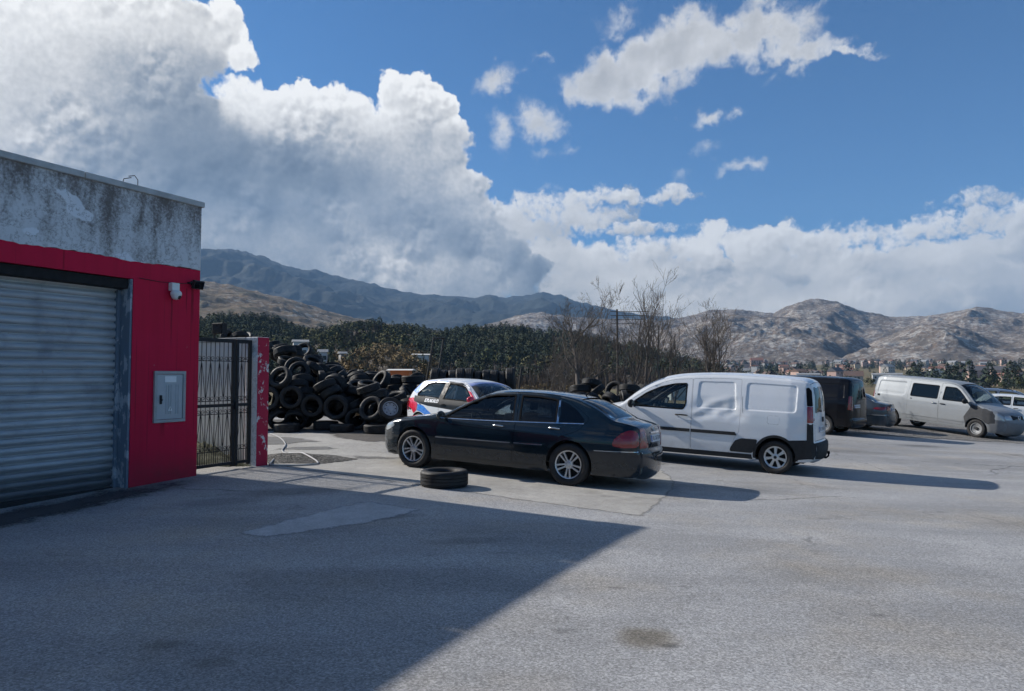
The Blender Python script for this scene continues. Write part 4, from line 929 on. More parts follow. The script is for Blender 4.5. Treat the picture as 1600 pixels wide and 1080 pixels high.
HEAP = [(0,-5.98,20.33,0.44,0.34,-0.88,-0.33,0.09), (0,-4.3,20.65,0.42,0.11,-0.92,0.37,-0.05), (2,-5.2,21.17,1.26,0.52,0.85,0.1,0.05), (1,-4.76,22.92,0.96,0.23,0.61,-0.71,-0.27), (0,-8.95,23.89,2.44,0.16,-0.84,0.44,-0.26), (1,-2.87,21.14,0.39,0.63,-0.15,0.25,-0.72), (2,-7.98,19.86,0.42,0.96,-0.21,-0.16,0.07), (1,-7.84,22.34,2.35,0.7,0.15,0.04,-0.69), (1,-3.06,22.18,0.64,0.15,0.84,-0.35,-0.38), (1,-8.37,23.71,2.45,0.19,0.98,0.03,-0.1), (1,-8.05,23.02,2.52,0.81,-0.29,-0.04,0.51), (2,-2.71,20.45,0.3,0.6,0.05,0,0.8), (0,-3.89,23.18,0.86,0.01,0.11,0.99,-0.08), (1,-7.2,23.45,2.32,0.16,0.5,0.85,-0.05), (0,-8.42,22.18,2.46,0.31,0.12,-0.25,0.91), (1,-8.82,19.82,0.29,0.88,-0.01,-0.01,-0.47), (2,-6.59,20.89,1.42,0.5,-0.82,0.17,0.19), (1,-5.5,23.68,1.42,0.95,-0.04,0.15,-0.28), (0,-7.76,23.66,2.59,0.93,-0.06,-0.12,0.35), (1,-5.98,19.76,0.46,0.9,-0.44,-0.07,-0.01), (1,-5,21.68,1.21,0.03,-0.49,-0.83,0.27), (0,-7.81,22.03,2.49,0.29,0.11,0.1,-0.95), (1,-6.93,19.83,0.47,0.64,0.27,-0.38,-0.61), (0,-5.35,22.58,1.37,0.39,-0.68,-0.47,0.41), (0,-7.27,23.53,2.5,0.07,0.91,-0.38,0.15), (1,-8.61,19.84,0.57,0.38,-0.11,0.09,0.91), (2,-7.19,20.71,1.57,0.09,0.86,0.21,-0.45), (0,-8.39,20.25,0.5,0.75,-0.65,-0.01,-0.13), (0,-8.66,23.41,2.7,0.5,0.38,-0.13,-0.77), (0,-7.24,22.13,2.37,0.91,-0.32,-0.14,0.21), (1,-6.61,23.65,2.15,0.01,0.27,-0.92,-0.28), (2,-2.48,21.67,0.48,0.44,0.55,0.46,0.54), (1,-3.79,22.52,0.95,0.53,0.16,-0.24,0.8), (0,-8.75,22.88,2.37,0.54,0.09,-0.23,0.81), (2,-4.74,24.04,1.22,0.75,-0.66,-0.05,-0.03), (0,-4.28,19.63,0.46,0.3,0.37,-0.6,0.64), (1,-2.63,22.32,0.42,0.35,-0.49,0.78,-0.17), (1,-4.37,21.17,0.76,0.82,0.22,0.35,-0.39), (0,-4.22,23.88,0.82,0.05,-0.24,-0.06,-0.97), (1,-3.7,19.83,0.27,0.19,-0,0,-0.98), (1,-6.48,23.03,2.02,0.59,0.18,0.34,0.71), (0,-5.88,23.86,1.76,0.66,-0.17,0.08,0.72), (0,-8.03,20.43,1.09,0.07,0.35,0.92,-0.18), (0,-7.4,20.11,0.38,0.97,0.18,-0.16,0.01), (0,-8.39,20.42,0.69,0.61,0.74,0.16,-0.23), (2,-5.72,20.45,0.69,0.26,-0.19,-0.92,-0.24), (1,-4.28,22.09,0.96,0.03,-0.83,0.5,0.23), (0,-5.73,19.97,0.59,0.71,-0.34,-0.29,-0.54), (2,-4.59,20.06,0.4,0.02,0.96,0.19,-0.21), (1,-2.94,23.82,0.44,0,0.84,-0.09,-0.53), (0,-5.49,19.6,0.83,0.37,0.37,0.6,-0.6), (0,-8.1,23.89,2.69,0.13,0.52,0.85,0.05), (0,-3.69,22.35,1.09,0.95,0.29,0.04,-0.11), (2,-5.22,20.84,0.86,0.04,-0.89,0.29,0.36), (1,-3.11,19.83,0.36,0.98,-0.04,0.19,-0.02), (0,-8.63,20.28,1.02,0.27,-0.19,-0.1,0.94), (1,-5.48,20.38,1.11,0.49,0.8,0.11,-0.32), (2,-5.84,23.15,1.85,0.13,-0.99,-0.11,0.03), (1,-4.69,20.67,0.64,0.05,-0.81,-0.33,-0.48), (0,-3.92,23.88,0.93,0.18,0.24,-0.95,0.01), (0,-9.1,20.34,0.95,0.65,0.07,0.66,0.37), (1,-3.11,20.55,0.52,0,0.57,-0.17,-0.8), (1,-5.4,22,1.59,0.19,0.64,0.7,0.26), (0,-4.92,22.41,1.32,0.36,-0.31,0.38,0.79), (1,-3.78,21.45,0.94,0.8,0.38,-0.36,0.31), (1,-4.82,23.55,1.16,0.67,0.34,-0.44,-0.49), (1,-8.03,21.02,1.74,0.53,0.42,0.34,-0.65), (2,-5.18,19.85,0.28,0.04,-0,-0,-1), (2,-3.74,20.46,0.5,0.64,0.27,0.03,0.72), (1,-8.99,20.14,0.55,0.49,-0.42,0.06,0.76), (1,-4.42,20.04,0.79,0.84,-0.2,-0.22,0.46), (0,-5.68,23.33,1.64,0.11,-0.73,0.67,0.11), (0,-5.19,20.18,0.62,0.12,0.89,-0.38,-0.24), (2,-5.49,21.35,1.51,0.49,0.06,-0.3,-0.81), (1,-4.05,20.08,0.63,0.81,0.32,-0.45,-0.16), (1,-8.97,20.63,1.5,0.32,0.48,-0.82,0.06), (1,-8.97,22.34,2.48,0.92,-0.33,-0.19,0.12), (1,-9.02,23.37,2.62,0.55,0.36,-0.19,-0.73), (1,-4.17,21.95,1.12,0.23,-0.7,-0.68,0.03), (0,-4.68,22.21,1.13,0.84,-0.02,-0.41,-0.34), (0,-7.04,23.97,2.5,0.14,-0.1,0.86,0.48), (1,-6.64,20.37,0.44,0.05,0.05,-0.37,0.92), (1,-3.62,19.61,0.69,0.68,0.68,-0.2,0.2), (2,-3.32,21.82,0.99,0.02,0.11,0.99,0.09), (2,-3.39,21.05,0.89,0.07,0.63,-0.07,0.77), (1,-5.67,20.03,0.95,0.18,0.37,0.9,-0.14), (2,-3.29,23.85,1.02,0.07,-0.81,-0.57,0.09), (1,-2.6,23.17,0.43,0.78,0.24,-0.39,-0.43), (1,-4.74,20.09,0.84,0.92,-0.15,-0.26,0.25), (1,-6.48,19.85,0.47,0.41,0.33,0.82,-0.23), (1,-5.62,22.3,1.75,0.46,-0.27,-0.06,0.85), (2,-4.84,19.63,0.79,0.16,-0.16,0.69,0.69), (1,-2.93,21.53,0.66,0.33,0.07,0.21,0.92), (2,-4.6,23.84,1.66,0.93,0.07,0.02,0.36), (2,-2.71,23.28,0.69,0.82,0.2,-0.4,-0.36), (0,-6.39,20,0.75,0.81,-0.22,-0.41,-0.34), (1,-5.84,20.91,1.17,0.26,-0.63,0.58,0.45), (1,-5.86,20.05,1.14,0.23,0.9,0.38,0.02), (1,-4.56,21.07,1.11,0.03,-0.56,0.8,0.22), (2,-3.68,22.15,1.44,0.78,-0.04,-0.09,-0.61), (1,-7.4,19.83,0.77,0.96,0.12,-0.2,0.14), (0,-6.38,20.45,0.85,0.09,0.05,-0.97,0.24), (1,-7.32,19.85,0.56,0.97,0.14,-0.18,0.02), (1,-8.23,23.12,2.66,0.25,0.13,-0.26,-0.93), (1,-5.16,23.19,1.41,0.06,0.48,-0.05,0.87), (0,-8.99,23.94,2.86,0.03,-0.47,-0.75,-0.47), (1,-2.68,22.07,0.84,0.95,-0.12,-0.04,0.3), (0,-9.2,19.81,1.04,0.66,0.25,-0.66,-0.25), (2,-6.21,22.4,1.85,0.24,0.29,-0.09,0.92), (0,-5.32,24.1,1.59,0.69,0.69,-0.17,0.17), (0,-7.2,20.29,0.73,0.06,0.57,0.64,-0.52), (1,-4.48,23.36,1.06,0.65,0,-0.74,0.19), (1,-8.76,22.82,2.82,0.64,-0.04,-0.38,-0.67), (1,-4.37,22.75,1.24,0.77,-0.25,-0.22,0.55), (1,-6.42,19.74,1.61,0.06,0.16,0.83,0.53), (0,-3.1,21.26,1.12,0.72,-0.21,0.34,-0.57), (2,-3.94,21.03,0.85,0.75,0.38,-0.18,0.51), (2,-6.95,21.75,2.37,0.2,0.68,0.71,-0.02), (0,-7.6,20.37,0.96,0.29,0.12,0.95,0.02), (0,-2.67,20.34,0.7,0.14,0.15,0.9,-0.4), (1,-4.38,21.51,1.17,0.34,-0.38,-0.42,-0.75), (2,-7.97,19.85,0.8,0.44,0.2,-0.18,-0.86), (0,-6.73,20.23,0.9,0.74,0.35,-0.55,-0.17), (1,-2.83,20.84,0.75,0.03,0.84,0.14,-0.53), (2,-4.91,22.58,1.49,0.43,0.85,-0.2,0.23), (1,-5.99,20.27,1.5,0.05,0.61,-0.76,0.23), (1,-6,20.7,1.38,0.36,0.15,0.52,-0.76), (2,-6.78,20.18,1.35,0.1,0.58,-0.8,0.07), (2,-4.27,23.41,1.24,0.74,-0.21,0.64,-0.03), (1,-4,19.83,1.3,0.98,0.05,-0.14,-0.12), (1,-9.19,22.85,2.85,0.64,0.31,0.64,0.31), (0,-8.99,22.53,2.62,0.38,0.65,0.66,-0.06), (0,-4.94,20.16,0.94,0.83,0.08,-0.29,-0.48), (1,-8.15,19.89,0.96,0.96,-0.09,-0.25,0.09), (0,-4.26,22.77,1.06,0.19,0.89,0.32,0.28), (1,-8.37,20.6,1.26,0.04,0.23,-0.96,0.16), (1,-3.51,20.06,0.67,0.56,-0,0.11,0.82), (0,-6.05,23.88,1.94,0.19,0.97,0.17,0.04), (1,-8.77,19.73,1,0.76,-0.47,0.24,0.39), (2,-3.54,23.49,1.22,0.47,-0.74,0.47,-0.08), (1,-8.26,19.84,1.3,0.92,-0.13,0.04,0.38), (0,-3.16,20.39,0.92,0.84,0.02,-0.19,0.51), (1,-3.2,24.06,1.46,0.62,0.67,-0.27,0.3), (1,-5.04,22.07,1.35,0.46,0.85,0.24,0.03), (0,-4.97,23.06,1.5,0.87,0.14,0.45,0.13), (1,-3.05,22.88,0.93,0.31,0.53,-0.76,0.21), (0,-5.04,23.7,1.57,0.36,0.74,-0.04,-0.57), (1,-3.88,23.47,1.28,0.12,-0.76,-0.42,-0.48), (0,-5.54,20.7,1.51,0.63,0.51,-0.5,-0.29), (1,-6.07,19.61,1.07,0.67,-0.66,-0.24,-0.24), (1,-2.9,19.75,0.74,0.48,0.88,0.02,0.07), (2,-2.84,22.67,0.73,0.32,0.66,-0.63,0.26), (1,-3.92,20.86,1.01,0.11,-0.36,0.83,0.4), (0,-7.08,20.03,1.08,0.01,0.89,-0.42,-0.18), (0,-8.06,19.97,1.48,0.18,-0.01,-0.13,-0.98), (2,-3.88,24.04,1.37,0.22,0.22,0.63,-0.71), (0,-7.91,20.56,1.37,0.47,0.19,0.24,0.82), (0,-2.58,19.82,0.45,0.35,0.65,0.58,0.34), (1,-6.05,20.01,1.36,0.01,-0.38,0.89,-0.23), (0,-3.66,22.91,1.19,0.03,-0.1,-0.25,-0.96), (1,-8.95,20.36,1.33,0.21,0.94,-0.09,-0.24), (0,-8.65,19.82,1.47,0.09,-0.69,0.69,-0.2), (2,-2.56,23.84,0.46,0.66,-0.42,0.58,-0.22), (1,-5.06,19.88,1.17,0.23,-0.35,0.89,-0.18), (2,-5.05,20.33,1.38,0.79,-0.57,0.14,-0.19), (2,-8.51,20.37,1.79,0.35,0.48,-0.46,0.67), (2,-3.83,19.85,1.11,0.98,0.02,-0.15,0.08), (2,-8.44,20.96,1.87,0.42,-0.19,-0.43,0.77), (2,-2.54,22.83,1.21,0.72,-0.29,-0.56,0.28), (1,-6.71,19.61,1.04,0.34,-0.34,0.62,0.62), (1,-7.47,19.61,1.17,0.65,0.65,-0.27,0.27), (2,-3.31,20.09,1.03,0.68,0.19,-0.02,-0.71), (1,-4.63,21.68,1.47,0.95,-0.29,-0.08,-0.03), (1,-6.76,21.48,2.08,0.2,-0.44,-0.88,-0.02), (1,-6.29,20.52,1.05,0.96,-0.23,0.07,-0.15), (0,-3.62,21.89,1.26,0.09,0.99,0.13,0.03), (1,-2.92,21.86,1.21,0.45,-0.19,0.07,-0.87), (0,-6.63,20.38,1.52,0.91,-0.12,-0.01,-0.4), (1,-8.97,19.9,1.66,0.3,-0.05,-0.11,0.95), (0,-7.31,20.56,1.22,0.76,-0.1,0.32,0.56), (1,-2.6,21.46,1.07,0.16,-0.71,0.51,-0.47), (1,-2.77,23.88,1.1,0.06,0.57,-0.23,0.79), (0,-3.07,22.28,1.2,0.14,0.02,0.78,-0.61), (1,-6.23,22.19,2.07,0.28,0.3,-0.08,0.91), (1,-3.04,23.36,0.95,0.31,0.92,-0.13,0.21), (2,-4.51,20.98,1.32,0.89,0.14,0.17,-0.4), (0,-3.72,22.9,1.43,0.16,0.79,0.55,-0.22), (0,-8.62,20.76,1.53,0.95,-0.24,0.17,-0.12), (0,-4.91,20.69,1.36,0.1,0.52,0.31,0.79), (0,-6.16,20.6,1.78,0.59,0.37,0.42,-0.58), (2,-4,21.75,1.5,0.59,0.5,-0.01,-0.63), (0,-5.05,20.77,0.99,0.93,0.12,0.34,-0.07), (2,-4.4,20.34,1.12,0.88,-0.14,0.21,0.4), (0,-2.87,20.03,0.69,0.59,-0.26,-0.41,-0.65), (2,-7.1,19.88,1.54,0.23,-0.37,-0.52,0.74), (1,-3.12,23.12,1.35,0.4,-0.85,-0.33,-0.07), (0,-7.6,20.03,1.31,0.15,0.6,0.59,0.51), (0,-7.61,20.47,1.58,0.04,0.51,0.85,-0.15), (1,-5.22,19.86,1.37,0.03,-0.86,0.45,-0.23), (1,-4.14,20.59,1.37,0.95,0.14,0.04,0.28), (1,-6.34,20.86,1.9,0.09,-0.19,0.8,0.56), (2,-2.48,21,0.64,0.33,0.63,0.33,0.63), (1,-5.77,21.65,1.8,0.11,0.16,0.29,0.94), (2,-5.99,21.32,1.8,0.76,-0.19,0.32,0.53), (1,-3.77,20.54,0.96,0.07,-0.03,-0.92,-0.39), (0,4.39,22.48,0.53,0.16,0.83,-0.15,-0.51), (1,2.71,19.86,0.29,0.15,0.57,-0.65,0.48), (1,3.75,19.93,0.04,0.02,0.34,-0.94,-0.01), (0,2.39,20.65,0.9,0.58,0.46,-0.01,0.67), (0,2.61,22.04,1.17,0.12,-0.74,0.58,-0.31), (0,3.26,19.92,0.17,0.14,0.92,0.3,0.2), (2,3.85,20.2,0.29,0.05,-1,-0.01,0.01), (2,2.02,22.45,0.35,0.07,-0.69,-0.07,0.72), (2,2.07,21.82,0.61,0.51,0.2,-0.84,0.04), (2,4.47,21.72,0.75,0.51,-0.49,0.51,-0.49), (1,2.37,20.3,0.18,0.18,-0.98,-0.12,0.01), (0,4.32,20.13,0.16,0.33,-0.1,0.94,-0.01), (1,3.57,21.59,1.26,0.78,-0.03,0.11,0.61), (1,3.11,20.31,0.46,0.85,-0.27,-0.15,0.43), (0,4.35,20.83,0.83,0.02,-0.9,0.08,-0.43), (1,1.92,21.43,0.33,0.55,0.44,-0.54,-0.45), (0,3.75,22.58,0.86,0.75,-0.44,0.26,0.42), (1,4.15,20.46,0.62,0.08,0.47,0.39,0.79), (2,1.93,19.96,0.35,0.7,-0.12,0.7,-0.12), (1,4.49,20.69,0.42,0.7,0.13,0.7,0.13), (0,4.1,19.9,0.5,0.25,0.49,-0.16,0.82), (2,2.15,22.36,1.22,0.77,-0.09,-0.07,-0.63), (1,2.13,21.44,0.89,0.13,-0.62,0.67,0.37), (0,3.32,19.92,0.42,0.23,-0.24,0.01,0.94), (1,2.46,20.24,0.39,0.36,0.04,0.18,-0.91), (1,2.52,22.46,1.42,0.57,0.01,0.14,0.81), (1,2.89,20.56,0.92,0.1,-0.39,-0.16,-0.9), (0,4.22,21.39,1.02,0.24,-0.93,-0.19,-0.2), (2,2.23,20.88,0.52,0.06,0.51,0.16,-0.84), (1,2.68,22.62,0.91,0.26,-0.13,-0.6,-0.75), (0,4.29,22.35,0.98,0.53,-0.21,0.04,-0.82), (0,3.26,20.53,0.95,0.58,-0.4,0.53,-0.48), (0,3.71,19.9,0.68,0.82,0.4,0.32,0.24), (1,4.27,22.47,1.2,0.21,0.25,-0.94,0.03), (1,3.27,22.55,1.18,0.75,0.59,-0.14,-0.25), (2,2.68,20.14,0.69,0.06,-0.82,0.57,-0.04), (1,2.01,20.61,0.53,0.06,-0.81,-0.09,-0.58), (0,2.07,20.11,0.84,0.41,-0.1,-0.9,-0.06), (0,3.67,20.43,0.67,0.3,-0.49,-0.81,0.09), (0,2.31,19.7,0.74,0.52,-0.52,0.47,0.47)]
for (k, x, y, z, a, b_, c, d) in HEAP:
    if x < 0: put_tyre(k, (x, y, z), Quaternion((a, b_, c, d)), 'worn black tyre tipped at random in the big heap behind the gate post', 'tyres thrown in the big heap')
    else: put_tyre(k, (x, y, z), Quaternion((a, b_, c, d)), 'black tyre in the low heap under the bare trees', 'tyres in the low heap by the trees')
# single tyres lying in front
def lie(x, y, k, label, lean=0.0, rz=0.0, dz=0.0, group=None):
    q = Quaternion((0, 0, 1), rz) @ Quaternion((1, 0, 0), lean)
    r, w = TYRE_R[k]
    return put_tyre(k, (x, y, gz(x, y) + dz + 0.5 * (w * abs(math.cos(lean)) + 2 * r * abs(math.sin(lean)))), q, label, group)
o = lie(-0.98, 10.36, 2, 'lone wide black tyre lying flat on the concrete in front of the dark sedan', rz=0.4)
lie(-6.02, 19.05, 2, 'black tyre lying flat at the left foot of the big heap', rz=1.0)
lie(-4.55, 19.1, 1, 'smaller black tyre lying flat at the middle foot of the heap', rz=2.0)
lie(-3.55, 18.75, 2, 'black tyre lying flat at the right foot of the heap beside the race car', rz=2.6)
lie(-3.75, 19.1, 2, 'open black tyre leaning upright on the front of the heap', lean=R(68), rz=R(-18), dz=0.25)
# wheel still on its steel rim
M_STEEL = simple('steel_rim', (0.42, 0.43, 0.44), 0.4, 0.7, 0.2, 12)
wq = empty('spare_wheel', (-3.25, 18.98, gz(-3.25, 18.98) + 0.62))
wq.rotation_mode = 'QUATERNION'; wq.rotation_quaternion = Quaternion((0, 0, 1), R(20)) @ Quaternion((1, 0, 0), R(66))
tag(wq, 'tyre still fitted on a grey steel rim, leaning on the right of the heap', 'wheel')
t = bpy.data.objects.new('tyre', TYRE_M[1]); COL.objects.link(t); t.parent = wq
def steel_rim_mesh(rr=0.205, hw=0.07, holes=8):
    bm = bmesh.new()
    add_lathe(bm, [(rr, -hw), (rr - 0.02, -hw), (rr - 0.025, 0.0), (rr - 0.03, hw * 0.55), (rr - 0.045, hw * 0.70), (0.115, hw * 0.62), (0.10, hw * 0.35), (0.06, hw * 0.30), (0.055, hw * 0.75), (0.001, hw * 0.78)], 40)
    add_lathe(bm, [(rr - 0.024, hw), (rr, hw), (rr + 0.004, hw * 1.12), (rr - 0.018, hw * 1.10)], 40, close=True)
    return bm
def rim_holes(bm, r, z, n, s):
    for k in range(n):
        a = 2 * math.pi * k / n
        add_lathe(bm, [(0.001, 0.0), (s, 0.0)], 10, M=Matrix.Translation((r * math.cos(a), r * math.sin(a), z)))
bm_obj('rim', steel_rim_mesh(), M_STEEL, wq, True, 35)
bm = bmesh.new(); rim_holes(bm, 0.138, 0.049, 8, 0.017); bm_obj('rim_slots', bm, M_DARK, wq)

# rack of upright tyres
M_RUSTY = simple('dark_rack_steel', (0.035, 0.032, 0.03), 0.6, 0.3, 0.4, 15)
RX0, RX1, RY = -2.42, 0.02, 19.4
rz0 = gz(-1.2, RY)
rack = tag(empty('tyre_rack', (0, 0, rz0)), 'dark steel tyre rack with tall leaning posts holding a row of tyres', 'tyre rack')
def post_bar(name, p, q, r=0.028):
    bm = bmesh.new(); add_tube(bm, [p, q], r, 8); bm_obj(name, bm, M_RUSTY, rack)
post_bar('post', (RX0 - 0.12, RY - 0.25, -0.05), (RX0 + 0.28, RY + 0.05, 2.60)); post_bar('post', (RX0 + 0.14, RY + 0.15, -0.05), (RX0 + 0.52, RY + 0.40, 2.62))
post_bar('cross_bar', (RX0 + 0.27, RY + 0.05, 2.58), (RX0 + 0.53, RY + 0.40, 2.60))
post_bar('post', (RX1 - 0.18, RY - 0.25, -0.05), (RX1 + 0.06, RY + 0.0, 1.78)); post_bar('post', (RX1 + 0.02, RY + 0.15, -0.05), (RX1 + 0.25, RY + 0.35, 1.78))
for z in (0.42, 1.10):
    post_bar('rail', (RX0 - 0.06, RY - 0.17, z), (RX1 + 0.1, RY - 0.17, z), 0.022); post_bar('rail', (RX0 + 0.2, RY + 0.17, z), (RX1 + 0.1, RY + 0.17, z), 0.022)
rnd = random.Random(4)
for z in (0.42, 1.10):
    x = RX0 + 0.22 if z > 1 else RX0 + 0.12
    while x < RX1 - 0.02:
        k = rnd.choice([0, 1, 1, 2]); r, w = TYRE_R[k]
        x += w / 2
        zc = rz0 + z + 0.02 + math.sqrt(max(0.01, r * r - 0.17 ** 2))
        q = Quaternion((0, 0, 1), rnd.uniform(-0.12, 0.12)) @ Quaternion((0, 1, 0), R(90) + rnd.uniform(-0.13, 0.05))
        put_tyre(k, (x, RY, zc), q, 'black tyre standing upright in the row on the %s of the rack' % ('top rail' if z > 1 else 'bottom rail'), 'tyres standing on the %s rail of the rack' % ('top' if z > 1 else 'bottom'))
        x += w / 2 + 0.015
# flat stacks between the heap and the rack
for (sx, sy, n) in ((-3.05, 21.9, 7), (-2.45, 20.6, 6)):
    z = gz(sx, sy)
    for i in range(n):
        k = rnd.choice([1, 1, 2]); w = TYRE_R[k][1]
        put_tyre(k, (sx + rnd.uniform(-.03, .03), sy + rnd.uniform(-.03, .03), z + w / 2), Quaternion((0, 0, 1), rnd.uniform(0, 3)), 'black tyre in a neat flat stack between the heap and the rack', 'tyres in flat stacks beside the heap')
        z += w * 0.985
# ------------------------------------------------------------------ vehicles: side skins and a lengthwise strip cut into real panels
def paint(name, col, rough=0.35, metal=0.0, coat=1.0, dirt=0.35, flake=0.0, dirtcol=(0.16, 0.14, 0.12), zdirt=0.55):
    m, b = mat(name)
    P = objco(b)
    x, y, z = b.xyz(P)
    n = b.noise(P, 2.0, 5, 0.6)
    c = b.mix(n, c4(*[q * 0.93 for q in col]), c4(*[min(1, q * 1.06) for q in col]))
    d = b.mul(b.ramp(b.add(z, b.mul(b.sub(b.noise(P, 5, 5, 0.65), 0.5), 0.5)), zdirt, 0.12), dirt)
    d = b.add(d, b.mul(b.ramp(b.noise(P, 3.5, 6, 0.7), 0.55, 0.8), dirt * 0.25))
    c = b.mix(d, c, c4(*dirtcol))
    r = b.add(rough, b.mul(d, 0.4))
    ct = b.sub(coat, b.mul(d, 0.8))
    bsdf(b, c, r, metal, 0.12, ct, coat_rough=0.05)
    return m
def glass_mat(name, tint=(0.10, 0.12, 0.12), gloss=1.0):
    m, b = mat(name)
    t = b.n('ShaderNodeBsdfTransparent'); t.inputs[0].default_value = (*tint, 1)
    g = b.n('ShaderNodeBsdfGlossy'); g.inputs['Roughness'].default_value = 0.02; g.inputs['Color'].default_value = (1, 1, 1, 1)
    f = b.n('ShaderNodeFresnel'); f.inputs['IOR'].default_value = 1.5
    d = b.n('ShaderNodeBsdfDiffuse'); d.inputs['Color'].default_value = (0.03, 0.034, 0.035, 1)
    mx0 = b.n('ShaderNodeMixShader'); mx0.inputs[0].default_value = 0.06
    b.L.new(t.outputs[0], mx0.inputs[1]); b.L.new(d.outputs[0], mx0.inputs[2])
    mx = b.n('ShaderNodeMixShader')
    b.L.new(b.m('MULTIPLY', f.outputs[0], gloss, clamp=True), mx.inputs[0])
    b.L.new(mx0.outputs[0], mx.inputs[1]); b.L.new(g.outputs[0], mx.inputs[2]); b.L.new(mx.outputs[0], b.out.inputs[0])
    return m
M_GLASS = glass_mat('tinted_glass', (0.50, 0.56, 0.55))
M_GLASSD = glass_mat('dark_glass', (0.05, 0.06, 0.065))
M_GLASSC = glass_mat('clear_glass', (0.80, 0.86, 0.84))
M_SEAL = simple('black_rubber_seal', (0.010, 0.010, 0.011), 0.85, spec=0.08)
M_PLAST = simple('grey_black_plastic', (0.028, 0.029, 0.031), 0.75, var=0.25, scale=8, spec=0.25)
M_INT = simple('dark_cabin', (0.018, 0.018, 0.019), 0.9)
M_SEAT = simple('grey_seat_cloth', (0.055, 0.055, 0.06), 0.95)
M_CHROME = simple('chrome_trim', (0.62, 0.63, 0.64), 0.18, 1.0, 0.05)
M_ALLOY = simple('silver_alloy', (0.55, 0.56, 0.57), 0.35, 0.75, 0.10, 14)
M_REDL = simple('red_lamp_lens', (0.24, 0.003, 0.006), 0.15, coat=1.0)
M_CLEARL = simple('clear_lamp_lens', (0.45, 0.47, 0.48), 0.15, 0.3, coat=1.0)
M_AMBER = simple('smoked_lamp_lens', (0.22, 0.05, 0.04), 0.15, coat=1.0)
M_PLATE = simple('number_plate_white', (0.66, 0.67, 0.68), 0.4)
M_PLATEB = simple('number_plate_blue', (0.02, 0.06, 0.32), 0.4)

def catmull(pts, step=0.05, closed=False):
    """centripetal-like smoothing through control points; a point with a trailing flag 1 is a corner. pts: tuples of floats (+flag)"""
    A = [np.array(p[:-1], float) for p in pts]; fl = [p[-1] for p in pts]
    out = []
    n = len(A)
    for i in range(n - 1):
        p1, p2 = A[i], A[i + 1]
        p0 = A[i - 1] if i > 0 and not fl[i] else 2 * p1 - p2
        p3 = A[i + 2] if i + 2 < n and not fl[i + 1] else 2 * p2 - p1
        L = np.linalg.norm((p2 - p1)[:2])
        k = max(1, int(math.ceil(L / step)))
        d1 = np.linalg.norm((p1 - p0)[:2]) ** .5 + 1e-6; d2 = L ** .5 + 1e-6; d3 = np.linalg.norm((p3 - p2)[:2]) ** .5 + 1e-6
        m1 = (p1 - p0) / d1 - (p2 - p0) / (d1 + d2) + (p2 - p1) / d2
        m2 = (p2 - p1) / d2 - (p3 - p1) / (d2 + d3) + (p3 - p2) / d3
        m1 = m1 * d2; m2 = m2 * d2
        for j in range(k):
            t = j / k
            out.append((2 * t ** 3 - 3 * t * t + 1) * p1 + (t ** 3 - 2 * t * t + t) * m1 + (-2 * t ** 3 + 3 * t * t) * p2 + (t ** 3 - t * t) * m2)
    out.append(A[-1])
    return np.array(out)
def round_poly(pts, r=0.05, n=5):
    """round the corners of a polygon"""
    P = [Vector(p[:2]) for p in pts]; out = []
    for i, p in enumerate(P):
        rr = pts[i][2] if len(pts[i]) > 2 else r
        a = P[i - 1] - p; c = P[(i + 1) % len(P)] - p
        if rr <= 0: out.append((p.x, p.y)); continue
        q = min(rr, a.length * 0.45, c.length * 0.45)
        s = p + a.normalized() * q; e = p + c.normalized() * q
        for k in range(n + 1):
            t = k / n
            o = s * (1 - t) ** 2 + p * 2 * t * (1 - t) + e * t * t
            out.append((o.x, o.y))
    return out
def densify(poly, step):
    out = []
    n = len(poly)
    for i in range(n):
        a = np.array(poly[i]); c = np.array(poly[(i + 1) % n])
        k = max(1, int(math.ceil(np.linalg.norm(c - a) / step)))
        for j in range(k): out.append(tuple(a + (c - a) * j / k))
    return out
def grow(poly, d):
    """offset a polygon outwards (d > 0) or inwards"""
    P = np.array(poly, float)
    area = 0.5 * np.sum(P[:, 0] * np.roll(P[:, 1], -1) - np.roll(P[:, 0], -1) * P[:, 1])
    s = 1.0 if area > 0 else -1.0
    a = P - np.roll(P, 1, 0); c = np.roll(P, -1, 0) - P
    a /= np.linalg.norm(a, axis=1)[:, None] + 1e-9; c /= np.linalg.norm(c, axis=1)[:, None] + 1e-9
    na = np.stack([a[:, 1], -a[:, 0]], 1); nc = np.stack([c[:, 1], -c[:, 0]], 1)
    n = na + nc; L = np.linalg.norm(n, axis=1)[:, None]
    n = n / np.maximum(L, 1e-6)
    k = 1.0 / np.clip((n * na).sum(1), 0.5, 1)
    return [tuple(p) for p in P + s * d * n * k[:, None]]

